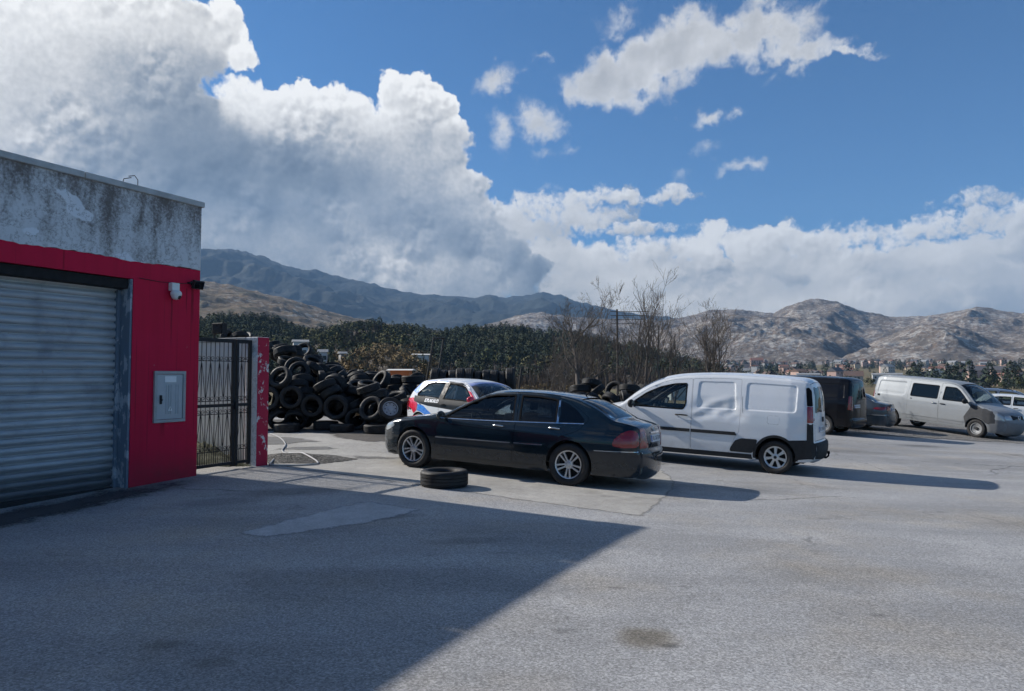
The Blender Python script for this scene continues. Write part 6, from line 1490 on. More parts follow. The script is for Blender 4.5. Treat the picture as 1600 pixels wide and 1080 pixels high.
# ================================================================== saloons
def saloon(name, label, cat, paint_m, rear, front, plate_txt=None, detail=True, tail='drop', group=None):
    root = tag(empty(name), label, cat, group)
    wb = 2.854
    con = [(0.70, 0.19, .10, 0), (0.80, 0.27, .13, 0), (0.835, 0.42, .14, 0), (0.815, 0.57, .14, 0), (0.775, 0.640, .13, 0), (0.67, 0.715, .10, 0), (0.40, 0.805, .06, 0), (0.0, 0.880, .05, 0), (-0.36, 0.938, .045, 0), (-0.52, 0.962, .05, 1),
           (-0.85, 1.145, .085, 0), (-1.22, 1.330, .075, 0), (-1.42, 1.392, .06, 0), (-1.75, 1.425, .045, 0), (-2.15, 1.430, .04, 0), (-2.55, 1.405, .04, 0), (-2.85, 1.350, .05, 0), (-3.15, 1.235, .065, 0), (-3.45, 1.075, .05, 0), (-3.53, 1.045, .04, 1),
           (-3.72, 1.015, .035, 0), (-3.87, 0.975, .035, 0), (-3.905, 0.945, .04, 1), (-3.925, 0.86, .06, 0), (-3.935, 0.72, .08, 0), (-3.935, 0.605, .09, 1), (-3.965, 0.575, .09, 0), (-3.975, 0.43, .09, 0), (-3.955, 0.27, .09, 0), (-3.88, 0.20, .08, 0)]
    width = [(-3.98, .63), (-3.92, .70), (-3.84, .765), (-3.7, .82), (-3.45, .865), (-3.1, .895), (-2.6, .908), (-1.5, .912), (-0.5, .905), (0.0, .895), (0.3, .87), (0.5, .82), (0.65, .75), (0.76, .66), (0.84, .56)]
    inset = [(0.15, .09), (0.22, .055), (0.30, .032), (0.45, .012), (0.58, .0), (0.70, .0), (0.78, .008), (0.85, .026), (0.90, .046), (0.96, .076), (1.1, .138), (1.25, .218), (1.38, .295), (1.45, .335)]
    AR = [(0.0, 0.335, 0.372), (-wb, 0.335, 0.372)]
    B = Body(root, con, [(-4, .20), (-3.3, .20), (-2.4, .19), (-0.4, .19), (0.9, .19)], width, inset, 0.055, AR)
    w1 = round_poly([(-0.56, 0.912), (-0.76, 1.050), (-1.06, 1.225), (-1.28, 1.325), (-1.45, 1.362), (-1.80, 1.378), (-1.870, 0.928)], 0.03)
    w2 = round_poly([(-1.970, 0.932), (-1.905, 1.380), (-2.20, 1.378), (-2.48, 1.350), (-2.56, 1.332), (-2.605, 0.962)], 0.03)
    w3 = round_poly([(-2.650, 0.967), (-2.605, 1.318), (-2.74, 1.275), (-2.90, 1.185), (-3.05, 1.050), (-3.045, 0.992)], 0.025)
    d1 = round_poly([(-0.44, 0.27), (-0.43, 0.70), (-0.50, 0.935), (-0.62, 1.005, .02), (-1.03, 1.245), (-1.27, 1.355), (-1.45, 1.394), (-1.855, 1.404, .01), (-1.915, 1.0), (-1.905, 0.70), (-1.875, 0.27)], 0.06)
    d2 = round_poly([(-1.885, 0.27), (-1.915, 0.70), (-1.923, 1.0), (-1.863, 1.405, .01), (-2.2, 1.404), (-2.56, 1.365), (-2.80, 1.290), (-3.10, 1.10), (-3.115, 1.045), (-2.98, 0.86), (-2.72, 0.76), (-2.52, 0.62), (-2.44, 0.45), (-2.42, 0.27)], 0.05)
    d1 = densify(d1, .06); d2 = densify(d2, .06)
    sb = B.side('body', densify(B.poly, 0.08), [grow(d1, .0035), grow(d2, .0035)], paint_m)
    a = B.s_at
    ws0, ws1 = a(-0.52, .962) + 0.015, a(-1.30, 1.355)
    rw0, rw1 = a(-2.87, 1.345), a(-3.50, 1.055)
    hood0, hood1 = a(0.71, 0.69), a(-0.47, .957)
    bt0, bt1 = a(-3.56, 1.04), a(-3.935, .66)
    data = B.strip([(ws0, ws1, -.93, .93, 'windscreen', None, 0.0), (rw0, rw1, -.90, .90, 'rear_window', None, 0.0), (hood0, hood1, -.965, .965, 'bonnet', paint_m, 0.003), (bt0, bt1, -.93, .93, 'boot_lid', paint_m, 0.003)])
    B.join('body', sb, data, paint_m)
    B.patch('windscreen', [(ws0 - .02, -.945), (ws0 - .02, .945), (ws1 + .02, .945), (ws1 + .02, -.945)], M_GLASS, -0.006, 0.0, 0.15)
    B.patch('rear_window', [(rw0 - .02, -.915), (rw0 - .02, .915), (rw1 + .02, .915), (rw1 + .02, -.915)], M_GLASSD, -0.006, 0.0, 0.15)
    B.patch('cowl', [(hood1 + .004, -.9), (hood1 + .004, .9), (ws0 + .03, .9), (ws0 + .03, -.9)], M_PLAST, 0.004, 0.01, 0.3)
    make_doors(B, [dict(poly=d1, win=w1, handle=(-1.63, .845)), dict(poly=d2, win=w2, handle=(-2.60, .875), glass=M_GLASSD)], M_GLASS, M_CHROME if detail else paint_m, paint_m)
    # quarter glass sits in the rear door skin, behind a bright divider
    B.side('quarter_glass', grow(w3, .002), [], M_GLASSD, off=0.003, skirt=0.01, step=0.15, rings=False)
    B.side('window_divider', [(-2.612, 0.965), (-2.572, 1.328), (-2.602, 1.324), (-2.645, 0.967)], [], M_CHROME, off=0.006, skirt=0.012, step=0.3, rings=False)
    B.side('waist_trim', line([(-0.54, .892), (-1.4, .910), (-2.3, .940), (-3.06, .972)])[::1] + line([(-3.06, .987), (-2.3, .955), (-1.4, .925), (-0.56, .907)]), [], M_CHROME, off=0.006, skirt=0.01, step=0.4, rings=False)
    # bumper strip mouldings
    for (x0, x1, z0, z1) in ((-0.46, -1.86, .545, .565), (-1.93, -2.42, .566, .575)):
        B.side('side_moulding', [(x0, z0 - .022), (x0, z0 + .012), (x1, z1 + .012), (x1, z1 - .022)], [], paint_m, off=0.012, skirt=0.016, step=0.3, rings=False)
        B.side('moulding_trim', [(x0, z0 + .0125), (x0, z0 + .028), (x1, z1 + .028), (x1, z1 + .0125)], [], M_CHROME, off=0.013, skirt=0.016, step=0.3, rings=False)
    B.side('bumper_trim', line([(-3.26, .572), (-3.6, .580), (-3.93, .588)]) + line([(-3.93, .600), (-3.6, .592), (-3.26, .583)]), [], M_CHROME, off=0.008, skirt=0.012, step=0.3)
    sc_ = a(-3.965, .578)
    B.patch('bumper_trim', [(sc_ - .009, -1), (sc_ - .009, 1), (sc_ + .004, 1), (sc_ + .004, -1)], M_CHROME, 0.008, 0.01, 0.08)
    B.side('bumper_trim', [(0.45, .555), (0.78, .545), (0.82, .552), (0.82, .565), (0.78, .558), (0.45, .567)], [], M_CHROME, off=0.008, skirt=0.012, step=0.3)
    seam_side(B, line([(-3.26, .57), (-3.5, .60), (-3.92, .61)])); seam_side(B, line([(0.36, .62), (0.55, .60), (0.80, .59)]))
    # lamps
    hl = round_poly([(0.42, .700), (0.50, .765), (0.62, .728), (0.74, .66), (0.79, .630), (0.785, .585), (0.60, .60)], .05)
    B.side('headlight', hl, [], M_CLEARL, off=0.006, skirt=0.02, step=0.05)
    h0, h1 = a(.795, .600), a(.66, .715)
    for sd in (1, -1): B.patch('headlight', [(h0, sd * .50), (h0 + .02, sd * .98), (h1 - .01, sd * .98), (h1, sd * .62)], M_CLEARL, 0.006, 0.02, 0.05)
    g0, g1 = a(.80, .59), a(.70, .700)
    B.patch('grille', round_poly([(g0, -.40), (g0, .40), (g1, .46), (g1, -.46)], .03), M_PLAST, 0.008, 0.01, 0.08)
    if tail == 'drop':
        tl = round_poly([(-3.55, .715), (-3.59, .79), (-3.69, .885), (-3.80, .930), (-3.895, .915), (-3.93, .80), (-3.932, .660), (-3.70, .645), (-3.56, .665)], .06)
        tin = (.60, .70)
    else:
        tl = round_poly([(-3.48, .815), (-3.56, .87), (-3.88, .915), (-3.905, .90), (-3.93, .78), (-3.75, .765)], .03)
        tin = (.45, .50)
    B.side('tail_light', tl, [], M_REDL, off=0.007, skirt=0.02, step=0.05)
    s0, s1 = a(-3.91, .93), a(-3.935, .66)
    if tail != 'drop': s0, s1 = a(-3.92, .90), a(-3.93, .77)
    for sd in (1, -1): B.patch('tail_light', round_poly([(s0, sd * tin[1]), (s0, sd * .995), (s1, sd * .995), (s1, sd * tin[0])], .03), M_REDL, 0.007, 0.02, 0.04)
    if tail == 'drop':
        B.side('lamp_lens', round_poly([(-3.62, .775), (-3.66, .80), (-3.925, .80), (-3.93, .765)], .015), [], M_AMBER, off=0.0085, skirt=0.01, step=0.1)
        sm = a(-3.93, .78)
        for sd in (1, -1): B.patch('lamp_lens', [(sm - .018, sd * .72), (sm - .018, sd * .99), (sm + .018, sd * .99), (sm + .018, sd * .70)], M_AMBER, 0.0085, 0.01, 0.1)
    else:
        sm = a(-3.93, .80)
        B.patch('boot_trim', [(sm - .02, -.6), (sm - .02, .6), (sm + .005, .6), (sm + .005, -.6)], M_CHROME, 0.012, 0.01, 0.1)
    sp = a(-3.93, .79)
    if plate_txt: plate(B, sp + .01, 0.0, plate_txt)
    B.patch('boot_handle', [(sp - .085, -.36), (sp - .085, .36), (sp - .065, .36), (sp - .065, -.36)], M_CHROME, 0.016, 0.016, 0.1)
    mirror(B, -0.60, 0.915, paint_m)
    p0 = B.ev(np.array([a(-3.915, .905)]), np.array([0.0]), .010)[0]
    bm = bmesh.new()
    add_tube(bm, [p0 + np.array([-.002, .042 * math.cos(q), .042 * math.sin(q)]) for q in np.linspace(0, 2 * math.pi, 24, endpoint=False)], .005, 6, closed=True)
    for q in (math.pi / 2, math.pi * 7 / 6, math.pi * 11 / 6): add_tube(bm, [p0, p0 + np.array([-.002, .04 * math.cos(q), .04 * math.sin(q)])], [.006, .003], 5)
    bm_obj('boot_emblem', bm, M_CHROME, root)
    # cabin
    B.liners([w1, w2], 0.22, -3.6, 0.55)
    seats(root, -1.25, 0.36, back=0.56); seats(root, -2.20, 0.36, (-0.36, 0.36), back=0.56)
    dashboard(root, -0.75, -0.40, 0.66, 0.55, 0.94); steering(root, -0.98, 0.38, 0.86)
    bm = bmesh.new(); add_box(bm, (-3.5, -0.62, 0.90), (-2.75, 0.62, 0.97), 0.02); bm_obj('parcel_shelf', bm, M_INT, root)
    rimf = rim_double_spoke
    for x in (0.0, -wb):
        for sd in (1, -1): wheel(root, x, sd * 0.785, 0.327, 0.225, rimf, sd, 0.212)
    bm = bmesh.new(); p = B.ev(np.array([a(-2.75, 1.37)]), np.array([0.0]))[0]
    add_tube(bm, [p, p + np.array([-0.015, 0, .02]), p + np.array([-0.10, 0, .085])], [0.014, 0.010, 0.004], 8); bm_obj('roof_aerial', bm, M_SEAL, root, True)
    reshape(root, knots((-5, -4.885), (-3.3, -3.3), (2, 2)), knots((0, 0), (.6, .6), (1.6, 1.555)))
    place_vehicle(root, wb, rear, front, 1, 1.57)
    return B
M_NAVY = paint('dark_blue_green_paint', (0.004, 0.012, 0.020), 0.25, 0.0, 1.0, 0.12)
saloon('saloon_car', 'dark blue green saloon with alloy wheels parked behind the loose tyre', 'car', M_NAVY, (0.90, 11.23), (-1.70, 12.52), 'KL CG 274')

# ================================================================== white panel van
def dents_kangoo(X, Z):
    # crash damage on the sliding door: pushed-in folds
    y = np.zeros_like(X)
    P = [(-1.62, 1.20, .20, .12, .030), (-1.95, 1.16, .26, .10, .035), (-2.20, 1.08, .20, .10, .030), (-1.75, 1.02, .30, .08, .022), (-2.28, 1.20, .10, .16, .022), (-2.02, 1.30, .30, .07, -.014), (-1.60, 1.08, .12, .06, -.012), (-2.40, 1.02, .14, .10, .018),
         (-3.55, .78, .16, .09, .022), (-3.45, .72, .10, .06, -.010), (-3.62, .90, .10, .08, .015)]
    for (x, z, a, b_, d) in P:
        r2 = ((X - x) / a) ** 2 + ((Z - z + 0.25 * (X - x)) / b_) ** 2
        y = y + d * np.exp(-r2 * 1.2)
    w = np.exp(-(((X + 1.95) / .45) ** 2 + ((Z - 1.12) / .16) ** 2) * 1.3)
    return 0.75 * y + 0.004 * w * np.sin(X * 17 + Z * 21) * np.cos(X * 9 - Z * 27)
def white_van():
    root = tag(empty('panel_van'), 'white small panel van with a dented sliding door beside the dark saloon', 'van')
    wb = 3.08
    pm = paint('white_van_paint', (0.70, 0.72, 0.74), 0.32, 0.0, 0.8, 0.30)
    con = [(0.62, 0.20, .12, 0), (0.74, 0.30, .16, 0), (0.785, 0.48, .18, 0), (0.765, 0.66, .18, 0), (0.69, 0.82, .15, 0), (0.52, 0.945, .10, 0), (0.25, 1.035, .08, 0), (0.02, 1.10, .07, 0), (-0.08, 1.135, .07, 1),
           (-0.38, 1.375, .12, 0), (-0.70, 1.585, .10, 0), (-0.98, 1.695, .07, 0), (-1.35, 1.760, .05, 0), (-1.9, 1.790, .045, 0), (-2.6, 1.785, .045, 0), (-3.2, 1.760, .045, 0), (-3.55, 1.725, .05, 0), (-3.66, 1.67, .05, 0),
           (-3.72, 1.50, .06, 0), (-3.755, 1.2, .07, 0), (-3.775, 0.9, .07, 0), (-3.785, .62, .07, 1), (-3.825, .60, .08, 0), (-3.835, .48, .08, 0), (-3.80, .34, .08, 0), (-3.70, .27, .06, 0)]
    width = [(-3.84, .70), (-3.76, .785), (-3.6, .845), (-3.3, .885), (-2.6, .905), (-1.5, .912), (-0.6, .905), (0, .89), (0.3, .86), (0.5, .80), (0.65, .70), (0.79, .56)]
    inset = [(0.2, .06), (0.32, .03), (0.5, .01), (0.66, .0), (0.9, .0), (1.05, .01), (1.2, .035), (1.4, .085), (1.6, .145), (1.75, .20), (1.85, .24)]
    AR = [(0.0, 0.325, 0.37), (-wb, 0.325, 0.37)]
    bl1 = round_poly([(-1.545, 1.13), (-1.55, 1.655), (-2.29, 1.665), (-2.34, 1.13)], .07)
    bl2 = round_poly([(-2.50, 1.14), (-2.50, 1.665), (-3.45, 1.64), (-3.44, 1.14)], .08)
    w1 = round_poly([(-0.29, 1.105, .03), (-0.34, 1.20), (-0.58, 1.385), (-0.84, 1.515), (-1.10, 1.585), (-1.335, 1.605, .04), (-1.345, 1.20), (-1.30, 1.09, .05)], .06)
    flap = round_poly([(-2.93, .93), (-2.93, 1.075), (-3.14, 1.075), (-3.14, .93)], .03)
    ring1, ring2 = bl1, bl2
    B = Body(root, con, [(-3.9, .28), (-3.3, .25), (-0.4, .22), (0.8, .21)], width, inset, 0.06, AR, emboss=[(bl1, .014, .03), (bl2, .014, .03)], dents=dents_kangoo)
    ex = []
    for q in (bl1, bl2):
        for d in (-.006, .004, .012, .02, .03): ex += grow(densify(q, .04), -d)
    ex += [(x, z) for x in np.arange(-2.6, -1.45, .028) for z in np.arange(.9, 1.4, .028)]
    B.ring = np.vstack([B.ring, np.array(ex)])
    d1 = densify(round_poly([(-0.44, 0.33), (-0.41, 0.66), (-0.24, 0.98), (-0.17, 1.10), (-0.33, 1.255), (-0.60, 1.455), (-0.90, 1.605), (-1.12, 1.665), (-1.42, 1.69, .03), (-1.445, 1.1), (-1.435, .33)], .06), .06)
    d2 = densify(round_poly([(-1.452, .33), (-1.462, 1.1), (-1.437, 1.692, .02), (-1.9, 1.715), (-2.395, 1.715, .03), (-2.42, 1.2), (-2.40, .75), (-2.30, .60), (-2.22, .33)], .05), .06)
    fl = densify(flap, .05)
    sb = B.side('body', densify(B.poly, 0.08), [grow(d1, .004), grow(d2, .004), grow(fl, .003)], pm)
    a = B.s_at
    ws0, ws1 = a(-0.08, 1.135) + .02, a(-0.86, 1.655)
    rw0, rw1 = a(-3.69, 1.60), a(-3.755, 1.16)
    hd0, hd1 = a(.70, .80), a(-.04, 1.12)
    dr0, dr1 = a(-3.665, 1.665), a(-3.78, .66)
    data = B.strip([(ws0, ws1, -.94, .94, 'windscreen', None, 0.0), (hd0, hd1, -.95, .95, 'bonnet', pm, .003), (dr0, dr1, -.93, -0.002, 'rear_door', pm, .004), (dr0, dr1, 0.002, .93, 'rear_door', pm, .004)])
    B.join('body', sb, data, pm)
    B.patch('windscreen', [(ws0 - .02, -.955), (ws0 - .02, .955), (ws1 + .02, .955), (ws1 + .02, -.955)], M_GLASSC, -.006, 0, .15)
    make_doors(B, [dict(poly=d1, win=w1, handle=(-1.27, .985), hl=.11, glass=M_GLASSC)], M_GLASSC, M_PLAST, pm)
    B.side('sliding_door', d2, [], pm, step=0.045, skirt=.03)
    B.side('fuel_flap', fl, [], pm, step=.06, skirt=.02)
    for sd in (1, -1):
        B.patch('rear_window', round_poly([(rw0, sd * .12), (rw0, sd * .86), (rw1, sd * .88), (rw1, sd * .12)], .05), M_GLASSD, .004, .01, .08)
        B.patch('tail_light', [(a(-3.66, 1.665), sd * .945), (a(-3.66, 1.665), sd), (a(-3.77, 1.02), sd), (a(-3.77, 1.02), sd * .945)], M_REDL, .006, .01, .06)
    # rear corner: dark glass strip over the red lamp; black lower corner
    B.side('corner_glass', round_poly([(-3.655, 1.615), (-3.60, 1.60), (-3.640, 1.28), (-3.745, 1.28), (-3.705, 1.55)], .02), [], M_SEAL, off=.006, skirt=.012, step=.06)
    B.side('tail_light', round_poly([(-3.642, 1.275), (-3.655, .985), (-3.77, .985), (-3.748, 1.275)], .02), [], M_REDL, off=.007, skirt=.012, step=.06)
    B.side('corner_cladding', [(-3.655, .975), (-3.765, .975), (-3.78, .64), (-3.83, .59), (-3.83, .42), (-3.78, .32), (-3.42, .29)] + [(-wb + .385 * math.cos(t), .325 + .385 * math.sin(t)) for t in np.linspace(math.pi * 1.08 - 0.0, math.pi * .72, 10)][:0] + [(-3.455, .40), (-3.44, .47), (-3.40, .57), (-3.32, .655), (-3.66, .68)], [], M_PLAST, off=.010, skirt=.015, step=.06)
    arc = [(-wb + .365 * math.cos(t), .325 + .365 * math.sin(t)) for t in np.linspace(-.15, math.pi + .15, 26)]
    arc2 = [(-wb + .408 * math.cos(t), .325 + .408 * math.sin(t)) for t in np.linspace(math.pi + .12, -.12, 26)]
    B.side('arch_cladding', [(x, max(z, .262)) for x, z in arc + arc2], [], M_PLAST, off=.014, skirt=.02, step=.2, rings=False)
    B.side('side_cladding', round_poly([(-2.66, .36), (-2.235, .36), (-2.235, .42), (-2.33, .58), (-2.45, .63), (-2.755, .63), (-2.72, .50)], .04), [], M_PLAST, off=.010, skirt=.015, step=.2, rings=False)
    B.side('side_moulding', round_poly([(-0.46, .675), (-0.46, .735), (-1.43, .735), (-1.43, .675)], .01), [], M_PLAST, off=.016, skirt=.02, step=.2, rings=False)
    B.side('side_moulding', round_poly([(-1.455, .675), (-1.455, .735), (-2.33, .735), (-2.36, .675)], .01), [], M_PLAST, off=.016, skirt=.02, step=.2, rings=False)
    B.side('sill', [(-.42, .225), (-.42, .325), (-2.64, .335), (-2.66, .245)], [], M_PLAST, off=.012, skirt=.02, step=.3, rings=False)
    seam_side(B, line([(-2.44, 1.40), (-2.45, 1.22), (-2.46, 1.1)]))
    sbz0, sbz1 = a(-3.785, .615), a(-3.80, .34)
    B.patch('rear_bumper', [(sbz0, -1), (sbz0, 1), (sbz1, 1), (sbz1, -1)], M_PLAST, .014, .02, .06)
    bm = bmesh.new(); p = B.ev(np.array([a(-3.80, .34)]), np.array([0.0]))[0]
    add_tube(bm, [p + np.array([.08, 0, .02]), p + np.array([-.06, 0, .02]), p + np.array([-.11, 0, .06]), p + np.array([-.11, 0, .10])], .020, 8)
    bmesh.ops.create_uvsphere(bm, u_segments=12, v_segments=8, radius=.034, matrix=Matrix.Translation(Vector(p) + Vector((-.11, 0, .12)))); bm_obj('tow_ball', bm, M_SEAL, root, True)
    plate(B, a(-3.775, .85), 0.22, 'KL CS 881', .42, .11)
    B.patch('door_handle', [(a(-3.765, 1.05), -.02), (a(-3.765, 1.05), .16), (a(-3.765, 1.0), .16), (a(-3.765, 1.0), -.02)], M_PLAST, .02, .02, .1)
    hl = round_poly([(.30, .93), (.42, .98), (.55, .90), (.70, .78), (.74, .68), (.66, .70)], .05)
    B.side('headlight', hl, [], M_CLEARL, off=.006, skirt=.02, step=.05)
    B.patch('grille', [(a(.785, .45), -.8), (a(.785, .45), .8), (a(.77, .62), .7), (a(.77, .62), -.7)], M_PLAST, .006, .01, .1)
    B.side('front_bumper', [(.40, .24), (.36, .40), (.48, .56), (.775, .60), (.785, .48), (.74, .30), (.62, .21)], [], pm, off=.003, step=.1)
    mirror(B, -0.36, 1.12, M_PLAST, sc=1.15)
    B.liners([w1], .24, -3.6, .5)
    seats(root, -1.20, .50, back=.60); dashboard(root, -.55, .02, .70, .68, 1.06); steering(root, -.72, .38, 1.0, 50)
    bm = bmesh.new(); add_box(bm, (-1.62, -.68, .30), (-1.58, .68, 1.62), .01); bm_obj('bulkhead', bm, M_INT, root)
    for x in (0.0, -wb):
        for sd in (1, -1): wheel(root, x, sd * .765, .317, .195, rim_hubcap, sd, .205)
    h = math.radians(31.5)
    reshape(root, knots((-4.2, -4.2 + .10 - .19), (-3.45, -3.45 - .19), (-1.45, -1.45 - .19), (0, 0), (1.05, 1.19)), knots((0, 0), (.6, .6), (2.0, 2.075)))
    wb += .19
    place_vehicle(root, wb, (5.05, 13.70), (5.05 - wb * math.cos(h), 13.70 + wb * math.sin(h)), 1, 1.53)
    return B
white_van()

# ================================================================== silver and black vans
def big_van(name, label, pm, rear, front, side, kind, wb=3.4):
    root = tag(empty(name), label, 'van')
    k = wb - 3.4
    f = lambda x: x if x > -1.4 else (x - k if x < -2.4 else x - k * (-1.4 - x) / 1.0)
    def F(L): return [(f(q[0]), *q[1:]) for q in L]
    con = F([(0.68, 0.24, .10, 0), (0.80, 0.34, .13, 0), (0.845, 0.50, .14, 0), (0.835, 0.70, .14, 0), (0.78, 0.86, .12, 0), (0.62, 0.985, .08, 0), (0.30, 1.085, .06, 0), (0.0, 1.155, .06, 0), (-0.08, 1.18, .06, 1),
           (-0.42, 1.49, .11, 0), (-0.70, 1.715, .09, 0), (-0.92, 1.815, .06, 0), (-1.25, 1.870, .045, 0), (-1.8, 1.890, .045, 0), (-2.8, 1.895, .045, 0), (-3.7, 1.880, .045, 0), (-4.15, 1.855, .045, 0), (-4.29, 1.79, .05, 0),
           (-4.345, 1.60, .05, 0), (-4.385, 1.2, .05, 0), (-4.40, .8, .05, 0), (-4.405, .56, .05, 1), (-4.435, .54, .06, 0), (-4.44, .42, .06, 0), (-4.40, .32, .05, 0), (-4.3, .28, .04, 0)])
    width = F([(-4.45, .76), (-4.38, .82), (-4.25, .885), (-3.9, .93), (-3.2, .95), (-1.2, .952), (-0.3, .94), (0.2, .92), (0.45, .87), (0.65, .78), (0.85, .62)])
    inset = [(0.2, .05), (0.35, .02), (0.55, .0), (0.9, .0), (1.08, .008), (1.16, .022), (1.3, .05), (1.55, .12), (1.75, .185), (1.9, .24)]
    AR = [(0.0, 0.335, 0.385), (-wb, 0.335, 0.385)]
    w1 = round_poly([(-0.30, 1.205, .03), (-0.50, 1.42), (-0.70, 1.595), (-0.86, 1.685), (-1.28, 1.695), (-1.30, 1.205)], .05)
    w2 = round_poly(F([(-1.50, 1.215), (-1.50, 1.700), (-2.60, 1.705), (-2.62, 1.215)]), .06)
    bl = round_poly(F([(-2.86, 1.215), (-2.84, 1.715), (-4.10, 1.700), (-4.14, 1.215)]), .09)
    bl2 = round_poly(F([(-1.54, 1.215), (-1.54, 1.70), (-2.34, 1.705), (-2.36, 1.215)]), .08)
    em = [(bl, .012, .03)] + ([(bl2, .012, .03)] if kind == 'black' else [])
    groove = F([(-1.42, 1.135), (-1.42, 1.16), (-4.3, 1.165), (-4.3, 1.14)])
    B = Body(root, con, [(-4.6 - k, .34), (-3.9 - k, .30), (-0.4, .28), (0.85, .25)], width, inset, 0.065, AR, emboss=em)
    ex = []
    for q, _, _ in em:
        for d in (.003, .010, .018, .03): ex += grow(densify(q, .03), -d)
    B.ring = np.vstack([B.ring, np.array(ex)])
    d1 = densify(round_poly([(-0.47, .40), (-0.44, .70), (-0.24, 1.02), (-0.19, 1.19), (-0.40, 1.44), (-0.64, 1.665), (-0.82, 1.765), (-1.0, 1.795), (-1.40, 1.80, .02), (-1.42, 1.2), (-1.41, .40)], .06), .07)
    d2 = densify(round_poly(F([(-1.435, .38), (-1.445, 1.2), (-1.425, 1.80, .02), (-2.0, 1.81), (-2.70, 1.81, .02), (-2.72, 1.2), (-2.72, .38)]), .05), .07)
    sb = B.side('body', densify(B.poly, .08), [grow(d1, .005), grow(d2, .005)], pm)
    a = B.s_at
    ws0, ws1 = a(-.08, 1.18) + .02, a(-.80, 1.775)
    hd0, hd1 = a(.79, .85), a(-.05, 1.165)
    dr0, dr1 = a(f(-4.30), 1.78), a(f(-4.405), .60)
    rw0, rw1 = a(f(-4.33), 1.68), a(f(-4.375), 1.22)
    two = kind == 'black'
    cuts = [(ws0, ws1, -.94, .94, 'windscreen', None, 0), (hd0, hd1, -.95, .95, 'bonnet', pm, .003)]
    cuts += [(dr0, dr1, -.92, -.003, 'rear_door', pm, .004), (dr0, dr1, .003, .92, 'rear_door', pm, .004)] if two else [(dr0, dr1, -.92, .92, 'tailgate', pm, .004)]
    B.join('body', sb, B.strip(cuts), pm)
    B.patch('windscreen', [(ws0 - .02, -.955), (ws0 - .02, .955), (ws1 + .02, .955), (ws1 + .02, -.955)], M_GLASS, -.006, 0, .15)
    make_doors(B, [dict(poly=d1, win=w1, handle=(-1.27, 1.06), hl=.10)], M_GLASS, M_PLAST if kind == 'silver' else pm, pm)
    make_doors(B, [dict(poly=d2, win=w2 if kind == 'silver' else None, handle=(f(-1.62), 1.06), hl=.10, name='sliding_door', glass=M_GLASSD)], M_GLASSD, M_CHROME if kind == 'silver' else pm, pm)
    B.side('slide_rail', F([(-2.52, 1.115), (-2.52, 1.145), (-4.25, 1.15), (-4.25, 1.12)]), [], M_SEAL, off=.003, skirt=.01, step=.3, rings=False)
    B.side('slide_catch', F([(-3.98, 1.09), (-3.98, 1.16), (-4.10, 1.16), (-4.10, 1.09)]), [], M_SEAL, off=.010, skirt=.01, step=.3, rings=False) if kind == 'silver' else None
    for sd in ((1, -1)):
        if two: B.patch('rear_window', round_poly([(rw0, sd * .10), (rw0, sd * .84), (rw1, sd * .86), (rw1, sd * .10)], .06), M_GLASSD, .005, .01, .08)
    if not two: B.patch('rear_window', round_poly([(rw0, -.84), (rw0, .84), (rw1, .86), (rw1, -.86)], .08), M_GLASSD, .005, .01, .1)
    tl0, tl1 = (1.28, .82) if kind == 'silver' else (1.30, .86)
    B.side('tail_light', round_poly(F([(-4.30, tl0), (-4.285, tl1), (-4.398, tl1), (-4.382, tl0)]), .02), [], M_REDL, off=.007, skirt=.012, step=.06)
    for sd in (1, -1): B.patch('tail_light', [(a(f(-4.38), tl0), sd * .93), (a(f(-4.38), tl0), sd), (a(f(-4.40), tl1), sd), (a(f(-4.40), tl1), sd * .93)], M_REDL, .007, .012, .06)
    plate(B, a(f(-4.395), .98), 0.30 if two else 0.0, 'PG AV 416' if two else 'NK BD 052')
    bmp = M_PLAST
    if kind == 'silver':
        bmp = simple('faded_grey_bumper', (0.17, 0.175, 0.18), 0.75, var=0.2, scale=4)
        M_PRIM = simple('dark_primer', (0.040, 0.042, 0.046), 0.75, var=0.2, scale=5)
        arc = [(.395 * math.cos(t), .335 + .395 * math.sin(t)) for t in np.linspace(.55, math.pi * .90, 18)]
        B.side('front_wing', [(-0.215, 1.175), (0.0, 1.135), (0.30, 1.066), (0.52, 1.00), (0.60, .86), (0.60, .60), (.42, .55)] + arc[1:] + [(-0.44, .72), (-0.245, 1.02)], [], M_PRIM, off=.006, skirt=.012, step=.07)
        B.side('front_bumper', [(.40, .27), (.44, .50), (.46, .58), (.60, .60), (.625, .72), (.835, .71), (.845, .50), (.80, .34), (.68, .245)], [], bmp, off=.010, skirt=.015, step=.07)
        B.patch('front_bumper', [(a(.70, .25), -1), (a(.70, .25), 1), (a(.836, .69), 1), (a(.836, .69), -1)], bmp, .010, .015, .08)
        B.side('headlight', round_poly([(.59, .735), (.60, .93), (.66, .955), (.785, .855), (.835, .725)], .03), [], M_CLEARL, off=.008, skirt=.02, step=.05)
        B.side('sill_trim', F([(-.43, .505), (-.43, .53), (-2.9, .53), (-2.9, .505)]), [], pm, off=.016, skirt=.02, step=.3, rings=False)
        for sd in (1, -1): B.patch('headlight', round_poly([(a(.835, .73), sd * .60), (a(.835, .73), sd * .995), (a(.77, .87), sd * .995), (a(.77, .87), sd * .62)], .03), M_CLEARL, .008, .02, .05)
        B.patch('grille', round_poly([(a(.834, .73), -.56), (a(.834, .73), .56), (a(.775, .865), .58), (a(.775, .865), -.58)], .02), M_PLAST, .010, .012, .08)
        bm = bmesh.new(); p = B.ev(np.array([a(.81, .80)]), np.array([0.0]), .02)[0]
        add_tube(bm, [p + np.array([0.004, .075 * math.cos(q), .075 * math.sin(q)]) for q in np.linspace(0, 2 * math.pi, 24, endpoint=False)], .008, 6, closed=True)
